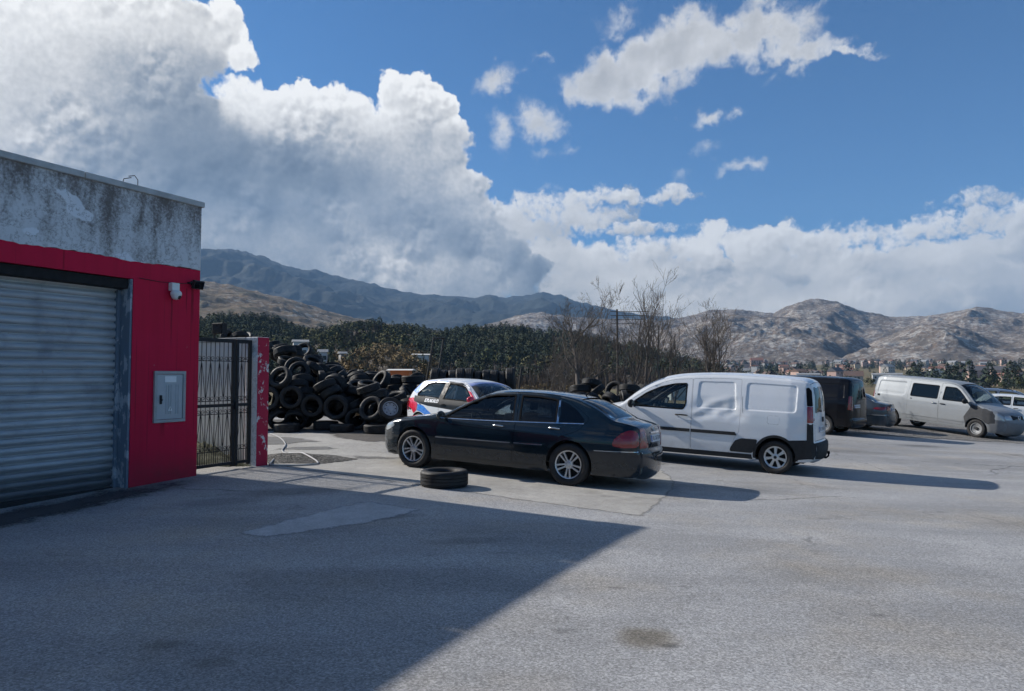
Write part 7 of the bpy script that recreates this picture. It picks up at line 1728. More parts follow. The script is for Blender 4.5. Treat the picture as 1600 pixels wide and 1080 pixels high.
        for q in ((-.045, .055, -.02, -.05), (-.02, -.05, 0.0, .0), (0.0, .0, .02, -.05), (.02, -.05, .045, .055)): add_tube(bm, [p + np.array([.004, q[0], q[1]]), p + np.array([.004, q[2], q[3]])], .007, 5)
        bm_obj('grille_emblem', bm, M_CHROME, root)
    else:
        B.side('headlight', round_poly([(.59, .735), (.60, .93), (.66, .955), (.785, .855), (.835, .725)], .03), [], M_CLEARL, off=.008, skirt=.02, step=.05)
        B.patch('grille', round_poly([(a(.834, .73), -.56), (a(.834, .73), .56), (a(.775, .865), .58), (a(.775, .865), -.58)], .02), M_PLAST, .010, .012, .08)
        B.side('side_trim', F([(-.46, .66), (-.46, .72), (-2.9, .72), (-2.9, .66)]), [], M_PLAST, off=.012, skirt=.02, step=.3, rings=False)
    B.side('rear_bumper', F([(-3.84, .33), (-3.82, .50), (-3.84, .56), (-4.405, .575), (-4.44, .53), (-4.44, .42), (-4.40, .32), (-4.3, .285)]), [], bmp if kind == 'silver' else pm, off=.008, skirt=.015, step=.08)
    B.patch('rear_bumper', [(a(f(-4.405), .57), -1), (a(f(-4.405), .57), 1), (a(f(-4.40), .32), 1), (a(f(-4.40), .32), -1)], bmp if kind == 'silver' else pm, .010, .02, .08)
    mirror(B, -0.36, 1.22, M_PLAST, sc=1.35)
    B.liners([w1] + ([w2] if kind == 'silver' else []), .32, f(-4.2), .5)
    seats(root, -1.15, .62, (-.5, .5), back=.62); dashboard(root, -.5, .0, .75, .80, 1.14); steering(root, -.68, .45, 1.15, 45)
    for x in (0.0, -wb):
        for sd in (1, -1): wheel(root, x, sd * .80, .335, .21, rim_steel, sd, .208, steer=0.0)
    reshape(root, knots((-6, -6 + (.55 if two else .12)), (-wb - .3, -wb - .3 + (.02 if two else 0)), (2, 2)), None if two else knots((0, 0), (.7, .7), (2.0, 2.09)))
    if not two: rake(root, .020)
    place_vehicle(root, wb, rear, front, side, 1.6)
    return B
M_SILV = paint('silver_van_paint', (0.255, 0.275, 0.295), 0.5, 0.15, 0.2, 0.45, dirtcol=(0.15, 0.15, 0.145), zdirt=1.15)
big_van('transporter_van', 'silver van with one dark replacement wing parked nose down on the gravel', M_SILV, (15.32, 28.75), (16.76, 25.74), -1, 'silver')
M_BLACKV = paint('black_van_paint', (0.006, 0.006, 0.008), 0.3, 0.0, 0.4, 0.05)
hb = math.radians(43)
big_van('cargo_van', 'black cargo van with twin rear doors parked beyond the white van', M_BLACKV, (10.36, 23.67), (10.36 - 3.2 * math.cos(hb), 23.67 + 3.2 * math.sin(hb)), 1, 'black', 3.2)
M_GREYC = paint('grey_saloon_paint', (0.07, 0.085, 0.10), 0.3, 0.3, 0.6, 0.10)
hg = math.radians(40)
saloon('saloon_car', 'grey saloon with wide flat tail lights between the black van and the silver van', 'car', M_GREYC, (12.62, 26.30), (12.62 - 2.854 * math.cos(hg), 26.30 + 2.854 * math.sin(hg)), 'BA CK 901', tail='wide')

# ================================================================== small hatchbacks
def hatch(name, label, pm, rear, front, side, kind, scale=1.0):
    root = tag(empty(name), label, 'car' if kind != 'race' else 'race car')
    wb = 2.44
    con = [(0.58, 0.19, .09, 0), (0.66, 0.28, .12, 0), (0.69, 0.44, .13, 0), (0.66, 0.60, .12, 0), (0.58, 0.70, .09, 0), (0.35, 0.80, .06, 0), (0.0, 0.87, .05, 0), (-0.34, 0.92, .05, 0), (-0.42, .935, .05, 1),
           (-0.72, 1.125, .08, 0), (-1.02, 1.290, .07, 0), (-1.22, 1.348, .05, 0), (-1.6, 1.385, .04, 0), (-2.1, 1.385, .04, 0), (-2.5, 1.355, .04, 0), (-2.66, 1.325, .05, 1), (-2.88, 1.13, .06, 0), (-3.02, .955, .06, 1), (-3.065, .86, .07, 0), (-3.08, .66, .08, 1), (-3.11, .63, .09, 0),
           (-3.115, .48, .09, 0), (-3.08, .33, .08, 0), (-2.98, .26, .06, 0)]
    width = [(-3.12, .60), (-3.05, .68), (-2.9, .75), (-2.6, .80), (-2.0, .825), (-0.8, .83), (-0.2, .825), (0.1, .80), (0.35, .75), (0.55, .66), (0.7, .52)]
    inset = [(0.15, .08), (0.25, .04), (0.4, .012), (0.6, .0), (0.75, .0), (0.85, .012), (0.93, .04), (1.05, .09), (1.2, .165), (1.35, .245), (1.4, .28)]
    AR = [(0.0, 0.30, 0.345), (-wb, 0.30, 0.345)]
    B = Body(root, con, [(-3.2, .28), (-2.8, .24), (-.4, .2), (.8, .19)], width, inset, .05, AR)
    three = kind == 'race'
    w1 = round_poly([(-0.56, .965), (-0.80, 1.125), (-1.04, 1.265), (-1.20, 1.305), (-1.62, 1.325), (-1.66, .975)], .03)
    w2 = round_poly([(-1.74, .98), (-1.71, 1.325), (-2.12, 1.325), (-2.36, 1.28), (-2.62, 1.06), (-2.60, 1.0)], .04)
    d1 = densify(round_poly([(-0.40, .28), (-0.37, .6), (-0.42, .90), (-0.52, .985), (-0.76, 1.14), (-1.0, 1.29), (-1.20, 1.34), (-1.66, 1.362, .01), (-1.705, .97), (-1.70, .28)], .05), .06)
    d2 = densify(round_poly([(-1.712, .28), (-1.717, .97), (-1.674, 1.362, .01), (-2.12, 1.358), (-2.40, 1.31), (-2.68, 1.07), (-2.66, .95), (-2.42, .72), (-2.16, .60), (-2.06, .28)], .05), .06)
    holes = [grow(d1, .004)] + ([] if three else [grow(d2, .004)]) + ([densify(w2, .06)] if three else [])
    sb = B.side('body', densify(B.poly, .07), holes, pm)
    a = B.s_at
    ws0, ws1 = a(-.42, .935) + .02, a(-1.09, 1.315)
    rw0, rw1 = a(-2.70, 1.30), a(-2.99, 1.0)
    hd0, hd1 = a(.57, .705), a(-.38, .925)
    tg0, tg1 = a(-2.665, 1.32), a(-3.08, .67)
    B.join('body', sb, B.strip([(ws0, ws1, -.93, .93, 'windscreen', None, 0), (rw0, rw1, -.88, .88, 'rear_window', None, 0), (hd0, hd1, -.95, .95, 'bonnet', pm, .003)]), pm)
    B.patch('windscreen', [(ws0 - .02, -.945), (ws0 - .02, .945), (ws1 + .02, .945), (ws1 + .02, -.945)], M_GLASS, -.006, 0, .15)
    B.patch('rear_window', [(rw0 - .02, -.90), (rw0 - .02, .90), (rw1 + .02, .90), (rw1 + .02, -.90)], M_GLASS, -.006, 0, .15)
    make_doors(B, [dict(poly=d1, win=w1, handle=(-1.56, .86), hl=.08)], M_GLASSC, M_PLAST, pm)
    if three:
        B.side('quarter_window', grow(w2, .01), [], M_GLASSC, off=-.012, step=.12, rings=False)
        B.side('window_seal', grow(w2, .003), [grow(w2, -.018)], M_SEAL, off=.003, skirt=.015, step=.2, rings=False)
    else:
        make_doors(B, [dict(poly=d2, win=w2, handle=(-2.30, .90), hl=.08)], M_GLASSC, M_PLAST, pm)
    tl = round_poly([(-2.86, .87), (-2.90, .66), (-3.075, .66), (-3.05, .885)], .03)
    B.side('tail_light', tl, [], M_REDL, off=.007, skirt=.02, step=.05)
    for sd in (1, -1): B.patch('tail_light', [(a(-3.05, .885), sd * .80), (a(-3.05, .885), sd), (a(-3.08, .67), sd), (a(-3.08, .67), sd * .84)], M_REDL, .007, .02, .05)
    hl = round_poly([(.32, .72), (.36, .80), (.50, .74), (.61, .66), (.655, .60), (.62, .575), (.45, .60)], .04)
    B.side('headlight', hl, [], M_CLEARL, off=.006, skirt=.02, step=.05)
    for sd in (1, -1): B.patch('headlight', [(a(.66, .58), sd * .55), (a(.66, .58), sd), (a(.575, .705), sd), (a(.575, .705), sd * .62)], M_CLEARL, .006, .02, .05)
    B.patch('grille', [(a(.69, .42), -.6), (a(.69, .42), .6), (a(.67, .55), .5), (a(.67, .55), -.5)], M_PLAST, .006, .01, .1)
    seam_side(B, line([(-2.78, .62), (-2.95, .63), (-3.09, .64)])); seam_side(B, line([(.28, .60), (.5, .58), (.66, .57)]))
    B.liners([w1, w2], .22, -2.8, .45)
    seats(root, -1.15, .34, (-.34, .34), back=.55); dashboard(root, -.65, -.3, .62, .55, .90); steering(root, -.85, .34, .82)
    if not three: seats(root, -2.0, .34, (-.3, .3), back=.5)
    if kind == 'race':
        LB = simple('livery_blue', (0.015, 0.20, 0.70), .3, coat=.8); LR = simple('livery_red', (0.70, 0.010, 0.05), .3, coat=.8); LK = simple('livery_black', (0.008, 0.009, 0.010), .45, spec=.08, coat=.25); LN = simple('livery_navy', (0.02, 0.045, 0.18), .3, coat=.8)
        LW = simple('livery_white', (0.75, 0.76, 0.78), .35, coat=.8); LL = simple('sun_strip_lilac', (0.38, 0.44, 0.72), .35, coat=.6)
        kw = dict(skirt=.012, step=.05, rings=True)
        B.side('livery_panel', [(-.44, .73), (-.46, .92), (-.60, .975), (-1.66, .985), (-2.72, 1.0), (-2.70, .86), (-2.1, .80)], [grow(w1, .004), grow(w2, .004)], LK, off=.006, **kw)
        B.side('livery_panel', [(-2.42, 1.345), (-2.13, 1.357), (-1.72, 1.366), (-1.68, 1.332), (-2.12, 1.334), (-2.38, 1.286), (-2.655, 1.06), (-2.74, 1.06), (-2.86, 1.10), (-2.68, 1.27)], [], LB, off=.0065, **kw)
        B.side('livery_panel', [(-2.76, .955), (-2.50, .82), (-2.53, .68), (-2.64, .60), (-2.77, .70), (-3.0, .78), (-2.98, .93)], [grow(tl, .006)], LR, off=.007, **kw)
        B.side('livery_panel', [(-2.49, .815), (-2.28, .795), (-1.88, .60), (-2.10, .56), (-2.22, .61), (-2.40, .66), (-2.50, .67)], [], LB, off=.0065, **kw)
        B.side('livery_stripe', [(-2.46, .83), (-2.41, .832), (-1.30, .38), (-1.42, .36)], [], LK, off=.0085, **kw)
        B.side('livery_stripe', [(-2.78, .70), (-2.98, .745), (-2.98, .70), (-2.80, .665)], [], LK, off=.0085, **kw)
        B.side('livery_panel', [(-1.628, .98), (-1.60, 1.335), (-1.745, 1.34), (-1.775, .98)], [], LK, off=.006, **kw)
        B.side('livery_panel', [(-1.20, 1.311), (-1.60, 1.333), (-1.66, 1.358), (-1.20, 1.336), (-1.02, 1.276)][::1], [], LK, off=.0065, **kw)
        B.side('livery_panel', [(-.42, .70), (-.95, .66), (-.80, .58), (-.40, .56)], [], LB, off=.0065, **kw)
        B.side('livery_panel', [(-.46, .94), (-.53, .985), (-.82, 1.17), (-.90, 1.19), (-.58, .955), (-.52, .92)], [], LR, off=.008, **kw)
        for sd in (1, -1):
            side_text(B, 'E.PLAKALO', -2.0, .915, .10, LW, sd, off=.010, shear=.15, bold=.004)
            side_text(B, 'CMI', -1.30, .62, .15, LK, sd, off=.010, shear=.3, bold=.002)
            side_text(B, 'rally team', -1.02, .52, .075, LK, sd, off=.010, shear=.3)
        B.patch('sun_strip', [(ws1 - .13, -.93), (ws1 - .13, .93), (ws1 + .03, .93), (ws1 + .03, -.93)], LL, .003, .0, .1)
        mirror(B, -.58, .985, LR, sc=.95)
        bm = bmesh.new()                                            # roll cage behind the seats
        for y in (-.52, .52): add_tube(bm, [(-1.55, y, .3), (-1.55, y * .98, 1.0), (-1.52, y * .86, 1.30)], .022, 8); add_tube(bm, [(-1.52, y * .86, 1.29), (-2.45, y, .5)], .02, 8)
        add_tube(bm, [(-1.52, -.45, 1.30), (-1.52, .45, 1.30)], .022, 8); add_tube(bm, [(-1.55, -.52, .4), (-1.52, .45, 1.28)], .02, 8)
        bm_obj('roll_cage', bm, LW, root)
        plate(B, a(-3.11, .50), 0, 'CT 016')
        rb = rim_plain
    else:
        mirror(B, -.58, .985, pm, sc=.95)
        rb = rim_plain
        if kind == 'estate':
            bm = bmesh.new()
            for sd in (1, -1):
                pts = [B.ev(np.array([a(x, 1.37)]), np.array([sd * .90]), h)[0] for x, h in ((-1.15, .0), (-1.25, .04), (-1.7, .045), (-2.2, .045), (-2.45, .0))]
                add_tube(bm, pts, .014, 8)
            bm_obj('roof_rail', bm, M_PLAST, root)
    for x in (0.0, -wb):
        for sd in (1, -1): wheel(root, x, sd * .715, .30, .185, rb, sd, .20)
    place_vehicle(root, wb, rear, front, side, 1.43, scale)
    return B
M_RACEW = paint('race_white_paint', (0.72, 0.73, 0.75), .3, 0, .9, .15)
ha = math.radians(46)
hatch('hatchback', 'white rally hatchback with red, blue and black livery behind the dark saloon', M_RACEW, (-2.20, 17.2), (-2.20 + 2.60 * math.cos(ha), 17.2 - 2.60 * math.sin(ha)), -1, 'race')
M_WHITEC = paint('white_car_paint', (0.70, 0.72, 0.73), .3, 0, .9, .25)
hatch('hatchback', 'white car half cut off by the right edge beyond the silver van', M_WHITEC, (21.0, 31.4), (23.1, 29.9), -1, 'white', 1.0)
M_BLUEC = paint('pale_blue_car_paint', (0.16, 0.20, 0.26), .3, .4, .9, .25)
hatch('estate_car', 'blue grey car with roof rails behind the white car at the right edge', M_BLUEC, (22.3, 34.1), (24.6, 32.6), -1, 'estate', 1.06)
FAR_RIDGE = [(-32.2,856), (-28.4,857), (-25.9,859), (-23.5,859), (-21.6,858), (-19.8,837), (-18.4,800), (-16.6,754), (-14.6,725), (-12.2,687), (-10.2,636), (-8.2,607), (-5.1,583), (-3.1,566), (-1.8,599), (-0.5,572), (1.5,599), (2.6,613), (4.1,584), (6.2,526), (8.2,478), (10.2,443), (12.2,426), (14.2,400), (19.8,344)]
LEFT_HILL = [(-32.2,218), (-28.4,216), (-23.5,211), (-21.6,204), (-19.8,192), (-18.0,182), (-16.1,166), (-14.2,150), (-12.2,136), (-9.2,122), (-5.1,107), (-2.1,96)]
MID_HILL = [(-4.1,147), (-2.1,173), (-0.5,197), (1.0,212), (2.6,216), (5.1,200), (7.7,193), (10.2,192), (13.2,185), (16.1,166), (19.8,138)]
RIGHT_HILL = [(7.2,152), (10.2,187), (12.2,209), (14.2,229), (15.6,241), (17.5,246), (18.7,237), (20.3,226), (21.2,250), (22.1,266), (22.9,271), (24.7,261), (25.5,244), (26.8,217), (28.0,204), (29.6,197), (31.1,204), (32.2,212), (33.3,224), (34.4,207), (35.8,199), (37.8,208), (40.6,203)]
RIGHT_SPUR = [(8.2,49), (10.2,83), (12.2,125), (15.1,149), (17.5,161), (19.8,155), (22.5,148), (24.2,139), (24.9,121), (25.5,89), (26.2,63), (27.0,44), (28.4,28)]
RIGHT_FOOT = [(23.8,26), (25.9,57), (27.2,81), (28.4,94), (30.0,111), (31.5,112), (32.6,101), (33.7,83), (35.1,68), (36.5,74), (39.0,96), (40.9,99)]
WOOD_HILL = [(-33.7,29), (-28.4,33), (-23.5,36), (-21.6,38), (-19.8,37), (-18.0,35), (-16.6,28), (-15.1,28), (-13.2,33), (-11.2,34), (-8.2,31), (-5.7,28), (-3.1,32), (0.0,31), (2.6,29), (4.1,30), (6.2,24), (8.2,20), (10.2,18), (12.2,14), (14.2,7), (16.1,1), (19.8,-6), (24.2,-9), (32.2,-10)]
KNOLL = [(-32.2,8), (-26.4,9), (-23.5,12), (-20.7,11), (-18.0,8), (-15.1,5), (-12.7,7), (-10.2,10), (-8.2,9), (-5.7,4), (-3.1,2), (0.0,0), (4.1,-0), (8.2,-2)]

# ------------------------------------------------------------------ land beyond the lot
def valley_np(X, Y):
    r = np.hypot(X, Y); az = np.degrees(np.arctan2(X, Y))
    z = -0.9 - 3.0 * np.clip((r - 120) / 250, 0, 1) + 34 * np.clip((r - 480) / 1150, 0, 1) ** 1.2 * np.clip((az - 2) / 10, 0.15, 1)
    return z + 0.5 * fbm(X / 25.0, Y / 25.0, 3) - 2.2 * np.clip((60 - r) / 25, 0, 1)
def polar(name, az0, az1, daz, rs, zf, m):
    A = np.radians(np.arange(az0, az1 + daz / 2, daz)); Rr = np.array(rs)
    AA, RR = np.meshgrid(A, Rr)
    X, Y = RR * np.sin(AA), RR * np.cos(AA)
    Z = zf(X, Y, np.degrees(AA), RR)
    na, nr = len(A), len(Rr)
    vs = np.stack([X, Y, Z], -1).reshape(-1, 3)
    i = np.arange(na - 1); j = np.arange(nr - 1)
    I, J = np.meshgrid(i, j)
    q = np.stack([J * na + I, J * na + I + 1, (J + 1) * na + I + 1, (J + 1) * na + I], -1).reshape(-1, 4)
    me = bpy.data.meshes.new(name)
    me.vertices.add(len(vs)); me.vertices.foreach_set('co', vs.ravel())
    me.loops.add(q.size); me.loops.foreach_set('vertex_index', q.ravel().astype(np.int32))
    me.polygons.add(len(q)); me.polygons.foreach_set('loop_start', np.arange(0, q.size, 4, dtype=np.int32))
    me.update(calc_edges=True); me.validate()
    o = link(name, me, m, smooth=True)
    return tag(o, kind='structure')
def ridge_fn(table, rc, r0, zb, amp, wl, e=1.0, seed=0.0, back=0.45):
    ta = np.array([t[0] for t in table]); tz = np.array([t[1] for t in table], float)
    def f(X, Y, az, r):
        k = np.interp(az + (1 - np.clip((r - r0) / (rc - r0), 0, 1)) * 5.0 * fbm(X / wl / 1.7 + seed, Y / wl / 1.7, 3), ta, tz)
        s = np.clip((r - r0) / (rc - r0), 0, 1)
        zc = k + fbm(az * 1.6 + seed, az * 0 + seed, 4) * 0.016 * max(tz) * np.clip((s - .8) / .2, 0, 1) ** 2
        n = fbm(X / wl + seed, Y / wl - seed, 6, 0.52, True)
        n2 = fbm(X / (wl * 0.22) + seed, Y / (wl * 0.22), 4, 0.55)
        z = zb + (zc - zb) * s ** e
        rough = amp * (n * np.sin(np.pi * np.clip(s, 0, 1) ** 1.2) + 0.25 * n2 * np.minimum(1, s * 4))
        z = z + rough * np.clip((zc - zb) / (max(tz) - zb + 1), 0.15, 1)
        return np.where(r > rc, zc + rough * 0 - (r - rc) * back, z)
    f.zc = lambda az: np.interp(az, ta, tz)
    return f
def rings(r0, rc, n, tail=4):
    return list(np.linspace(r0, rc, n)) + [rc * (1 + 0.02 * (i + 1)) for i in range(tail)]

def rock_mat(name, scrub, rock, scale, amount, snow=None, green=0.0):
    m, b = mat(name)
    P = worldco(b)
    Q = b.v('ADD', P, b.v('SCALE', b.noise(P, scale * 0.5, 4, 0.6, color=True), 14.0 / scale * 0.02))
    n1 = b.noise(b.v('MULTIPLY', Q, (1.0, 1.0, 1.7)), scale, 7, 0.68)
    n2 = b.noise(P, scale * 0.16, 4, 0.55)
    n3 = b.noise(P, scale * 3.1, 3, 0.6)
    s = b.add(b.add(b.mul(n1, 0.7), b.mul(n2, 0.42)), b.mul(n3, 0.22))
    f = b.ramp(s, 0.74 - amount, 0.92 - amount)
    c0 = b.mix(b.ramp(n2, 0.35, 0.65), c4(*scrub), c4(scrub[0] * 1.45, scrub[1] * 1.25, scrub[2] * 1.1))
    if green: c0 = b.mix(b.mul(b.ramp(b.noise(P, scale * 0.4, 5, 0.6), 0.5, 0.62), green), c0, c4(0.035, 0.045, 0.026))
    c = b.mix(f, c0, c4(*rock))
    if snow:
        z = b.xyz(P)[2]
        k = b.mul(b.ramp(b.add(z, b.mul(b.sub(b.noise(P, 0.008, 5, 0.7), 0.5), 320.0)), snow[0], snow[1]), 0.85)
        c = b.mix(k, c, c4(0.78, 0.80, 0.83))
    bsdf(b, c, 0.95, spec=0.1, normal=b.bump(b.add(n1, b.mul(f, 0.35)), 0.9, 0.22 / scale))
    return m
M_ROCK = rock_mat('limestone_scrub', (0.120, 0.104, 0.090), (0.37, 0.355, 0.33), 0.085, 0.115)
M_ROCKL = rock_mat('dry_rocky_slope', (0.125, 0.100, 0.070), (0.34, 0.32, 0.28), 0.08, 0.075, green=0.5)
M_FARR = rock_mat('far_wooded_ridge', (0.026, 0.034, 0.036), (0.085, 0.09, 0.095), 0.012, 0.02, snow=(850, 1150))
M_WOODG = simple('wood_floor', (0.075, 0.060, 0.042), 0.95, var=0.5, scale=0.05)
def valley_mat():
    m, b = mat('valley_fields')
    P = worldco(b)
    n = b.noise(P, 0.05, 6, 0.6); n2 = b.noise(P, 0.9, 6, 0.65)
    c = b.mix(b.ramp(n, 0.4, 0.6), c4(0.16, 0.125, 0.075), c4(0.085, 0.085, 0.045))
    c = b.mix(b.ramp(n2, 0.45, 0.7), c, c4(0.24, 0.20, 0.125))
    bsdf(b, c, 0.95, spec=0.1, normal=b.bump(n2, 0.8, 0.15)); return m
M_VALLEY = valley_mat()
polar('valley_ground', -50, 50, 0.5, list(np.geomspace(38, 2600, 90)), lambda X, Y, a, r: valley_np(X, Y), M_VALLEY)
f_far = ridge_fn(FAR_RIDGE, 5200, 2600, 20, 150, 900, 1.05, 3.3)
polar('far_mountain_ridge', -40, 22, 0.11, rings(2600, 5200, 110), f_far, M_FARR)
polar('rocky_left_hill', -40, 0, 0.10, rings(560, 1700, 110), ridge_fn(LEFT_HILL, 1700, 560, -6, 26, 210, 1.1, 8.1), M_ROCKL)
polar('rocky_middle_hill', -6, 20, 0.09, rings(1500, 2400, 60), ridge_fn(MID_HILL, 2400, 1500, 10, 32, 240, 1.1, 5.1), M_ROCK)
polar('rocky_right_hill', 5, 42, 0.075, rings(1500, 2700, 120), ridge_fn(RIGHT_HILL, 2700, 1500, 10, 46, 330, 1.15, 1.7), M_ROCK)
polar('rocky_right_spur', 6, 30, 0.075, rings(1350, 1950, 80), ridge_fn(RIGHT_SPUR, 1950, 1350, 8, 30, 190, 0.9, 12.4), M_ROCK)
polar('rocky_right_foot', 22, 42, 0.075, rings(1300, 1750, 70), ridge_fn(RIGHT_FOOT, 1750, 1300, 8, 26, 170, 0.9, 21.9), M_ROCK)
f_wood0 = ridge_fn(WOOD_HILL, 520, 210, -4, 7, 60, 1.0, 4.4, back=0.25)
f_wood = lambda X, Y, az, r: f_wood0(X, Y, az, r) + 5.5 * fbm(X / 55.0 + 2, Y / 55.0, 3) * np.clip((r - 260) / 200, 0, 1)
f_knoll = ridge_fn(KNOLL, 250, 120, -3, 2.5, 40, 1.0, 9.4, back=0.12)
polar('scrub_hill', -42, 12, 0.5, rings(120, 250, 26, 6), f_knoll, M_WOODG)
polar('wooded_hill', -42, 34, 0.35, rings(210, 520, 40, 6), f_wood, M_WOODG)

# ------------------------------------------------------------------ far woods: one mass of many small ragged crowns
def tree_template(kind, rnd):
    """triangles (n x 3 x 3) of a crown and stem about one unit tall, and a tone per triangle"""
    T = []; tone = []
    def tri(c, s):
        d = rnd.normal(size=(2, 3)); d /= np.linalg.norm(d, axis=1)[:, None]
        a = d[0] * s; b_ = np.cross(d[0], d[1]); b_ = b_ / (np.linalg.norm(b_) + 1e-6) * s
        T.append([c + a, c - a * 0.6 + b_, c - a * 0.6 - b_])
    if kind == 'conifer':
        for i in range(120):
            h = rnd.uniform(0.08, 1.0) ** 0.8
            rad = 0.30 * (1 - h) ** 0.6 + 0.02
            a = rnd.uniform(0, 6.28); q = rad * math.sqrt(rnd.uniform(0.25, 1))
            tri(np.array([q * math.cos(a), q * math.sin(a), h * 0.97]), 0.032 + 0.040 * (1 - h)); tone.append(rnd.uniform(0.85, 1.12))
    elif kind == 'broad':
        lobes = [(rnd.uniform(-.22, .22), rnd.uniform(-.22, .22), rnd.uniform(.45, .85), rnd.uniform(.14, .24)) for _ in range(6)]
        for i in range(120):
            x, y, z, s = lobes[i % 6]; d = rnd.normal(size=3); d /= np.linalg.norm(d)
            tri(np.array([x, y, z]) + d * s * rnd.uniform(.6, 1.05), 0.055); tone.append(rnd.uniform(0.75, 1.2))
    else:
        for i in range(46):                                   # leafless crown of fine upright twigs
            a = rnd.uniform(0, 6.28); sp = rnd.uniform(0.02, 0.42); h = rnd.uniform(.45, 1.0) - sp * .35
            p0 = np.array([0.05 * math.cos(a), 0.05 * math.sin(a), rnd.uniform(.15, .45)]); p1 = np.array([sp * math.cos(a), sp * math.sin(a), h])
            w = np.array([-math.sin(a), math.cos(a), 0]) * 0.018
            T.append([p0 + w, p0 - w, p1]); tone.append(rnd.uniform(.7, 1.2))
    for k in range(3):
        a = k * 2.09
        T.append([np.array([.018 * math.cos(a), .018 * math.sin(a), 0]), np.array([.018 * math.cos(a + 2.09), .018 * math.sin(a + 2.09), 0]), np.array([0, 0, .6])]); tone.append(.5)
    T = np.array(T); c0 = np.array([0, 0, .5 if kind == 'broad' else .35])
    g = np.cross(T[:, 1] - T[:, 0], T[:, 2] - T[:, 0]); flip = (g * (T.mean(1) - c0)).sum(1) < 0
    T[flip] = T[flip][:, ::-1]                               # every leaf faces outwards
    return T, np.array(tone)
def leaf_mat(name, a, b_):
    m, b = mat(name)
    at = b.n('ShaderNodeAttribute', attribute_name='tone').outputs['Fac']
    n = b.noise(worldco(b), 0.03, 4, 0.6)
    c = b.v('SCALE', b.mix(b.ramp(n, .35, .65), c4(*a), c4(*b_)), at)
    bsdf(b, c, .9, spec=.0); return m
M_FIR = leaf_mat('dark_needles', (0.044, 0.060, 0.050), (0.066, 0.080, 0.058))  # needle, leaf and twig colours lightened to stand in for near haze
M_BROAD = leaf_mat('olive_leaves', (0.070, 0.082, 0.046), (0.105, 0.105, 0.062))
M_TWIG = leaf_mat('bare_twigs', (0.095, 0.076, 0.066), (0.140, 0.115, 0.095))
M_SCRUB = leaf_mat('pale_scrub', (0.15, 0.115, 0.070), (0.21, 0.17, 0.105))
def scatter(name, kind, m, pts, seed, label, cat='trees'):
    """pts: n x 4 (x, y, z, height)"""
    rnd = np.random.RandomState(seed)
    tpl = [tree_template(kind, rnd) for _ in range(7)]
    Vs = []; tones = []; Ns = []
    for (x, y, z, h) in pts:
        T, t = tpl[rnd.randint(7)]
        a = rnd.uniform(0, 6.28); c_, s_ = math.cos(a), math.sin(a)
        w = h * rnd.uniform(.8, 1.25)
        q = np.empty_like(T)
        q[..., 0] = (T[..., 0] * c_ - T[..., 1] * s_) * w + x; q[..., 1] = (T[..., 0] * s_ + T[..., 1] * c_) * w + y; q[..., 2] = T[..., 2] * h + z - .3
        c0 = np.array([x, y, z + h * (.35 if kind != 'broad' else .5)]); nn = q.reshape(-1, 3) - c0; nn[:, 2] *= .7; Ns.append(nn / (np.linalg.norm(nn, axis=1)[:, None] + 1e-6))
        Vs.append(q.reshape(-1, 3)); tones.append(np.repeat(t * rnd.uniform(.7, 1.2), 1))
    V = np.concatenate(Vs); tn = np.concatenate(tones); n = len(V)
    me = bpy.data.meshes.new(name)
    me.vertices.add(n); me.vertices.foreach_set('co', V.ravel())
    me.loops.add(n); me.loops.foreach_set('vertex_index', np.arange(n, dtype=np.int32))
    me.polygons.add(n // 3); me.polygons.foreach_set('loop_start', np.arange(0, n, 3, dtype=np.int32))
    me.update(calc_edges=True)
    at = me.attributes.new('tone', 'FLOAT', 'FACE'); at.data.foreach_set('value', tn.astype(np.float32))
    o = link(name, me, m, smooth=True)
    if kind != 'twig': me.normals_split_custom_set(np.concatenate(Ns).tolist())
    return tag(o, label, cat, kind='stuff')
def pick(n, az, rr, zf, h, seed, dens=None, sag=0.0):
    rnd = np.random.RandomState(seed); out = []
    A = rnd.uniform(az[0], az[1], n * 3); Rr = np.sqrt(rnd.uniform(rr[0] ** 2, rr[1] ** 2, n * 3))
    X = Rr * np.sin(np.radians(A)); Y = Rr * np.cos(np.radians(A))
    keep = np.ones(n * 3, bool) if dens is None else dens(X, Y, A, Rr) > rnd.uniform(0, 1, n * 3)
    X, Y, A, Rr = [q[keep][:n] for q in (X, Y, A, Rr)]
    Z = zf(X, Y, A, Rr); H = rnd.uniform(h[0], h[1], len(X))
    return np.stack([X, Y, Z, H], -1)
fw = lambda X, Y, a, r: np.maximum(f_wood(X, Y, a, r), valley_np(X, Y))
fv = lambda X, Y, a, r: valley_np(X, Y)
def bands(*k):
    xs, ys = zip(*k); return lambda a: np.interp(a, xs, ys)
d_fir = bands((-30, .95), (-17.5, .95), (-16, .35), (-12, .12), (-9, .15), (-7.5, .95), (1, .95), (4, .35), (14, .30), (17, .5))
d_oli = bands((-30, .05), (-18, .15), (-16, .9), (-9, .85), (-7, .10), (3, .12), (8, .25), (16, .1))
d_bar = bands((-30, .1), (-16, .3), (-12, .7), (-8, .5), (-6, .08), (0, .10), (3, .9), (14, .9), (18, .3))
nz = lambda X, Y, s, q: fbm(X / s + q, Y / s, 3)
scatter('conifer_wood', 'conifer', M_FIR, pick(2900, (-34, 17), (270, 545), fw, (4.5, 9.5), 1, lambda X, Y, a, r: np.clip(d_fir(a) * (.75 + 1.1 * nz(X, Y, 40, 0)), 0, 1) * np.where((a < -8) & (a > -17) & (r < 400), .4, 1)), 1, 'dark conifer wood covering the low hill')
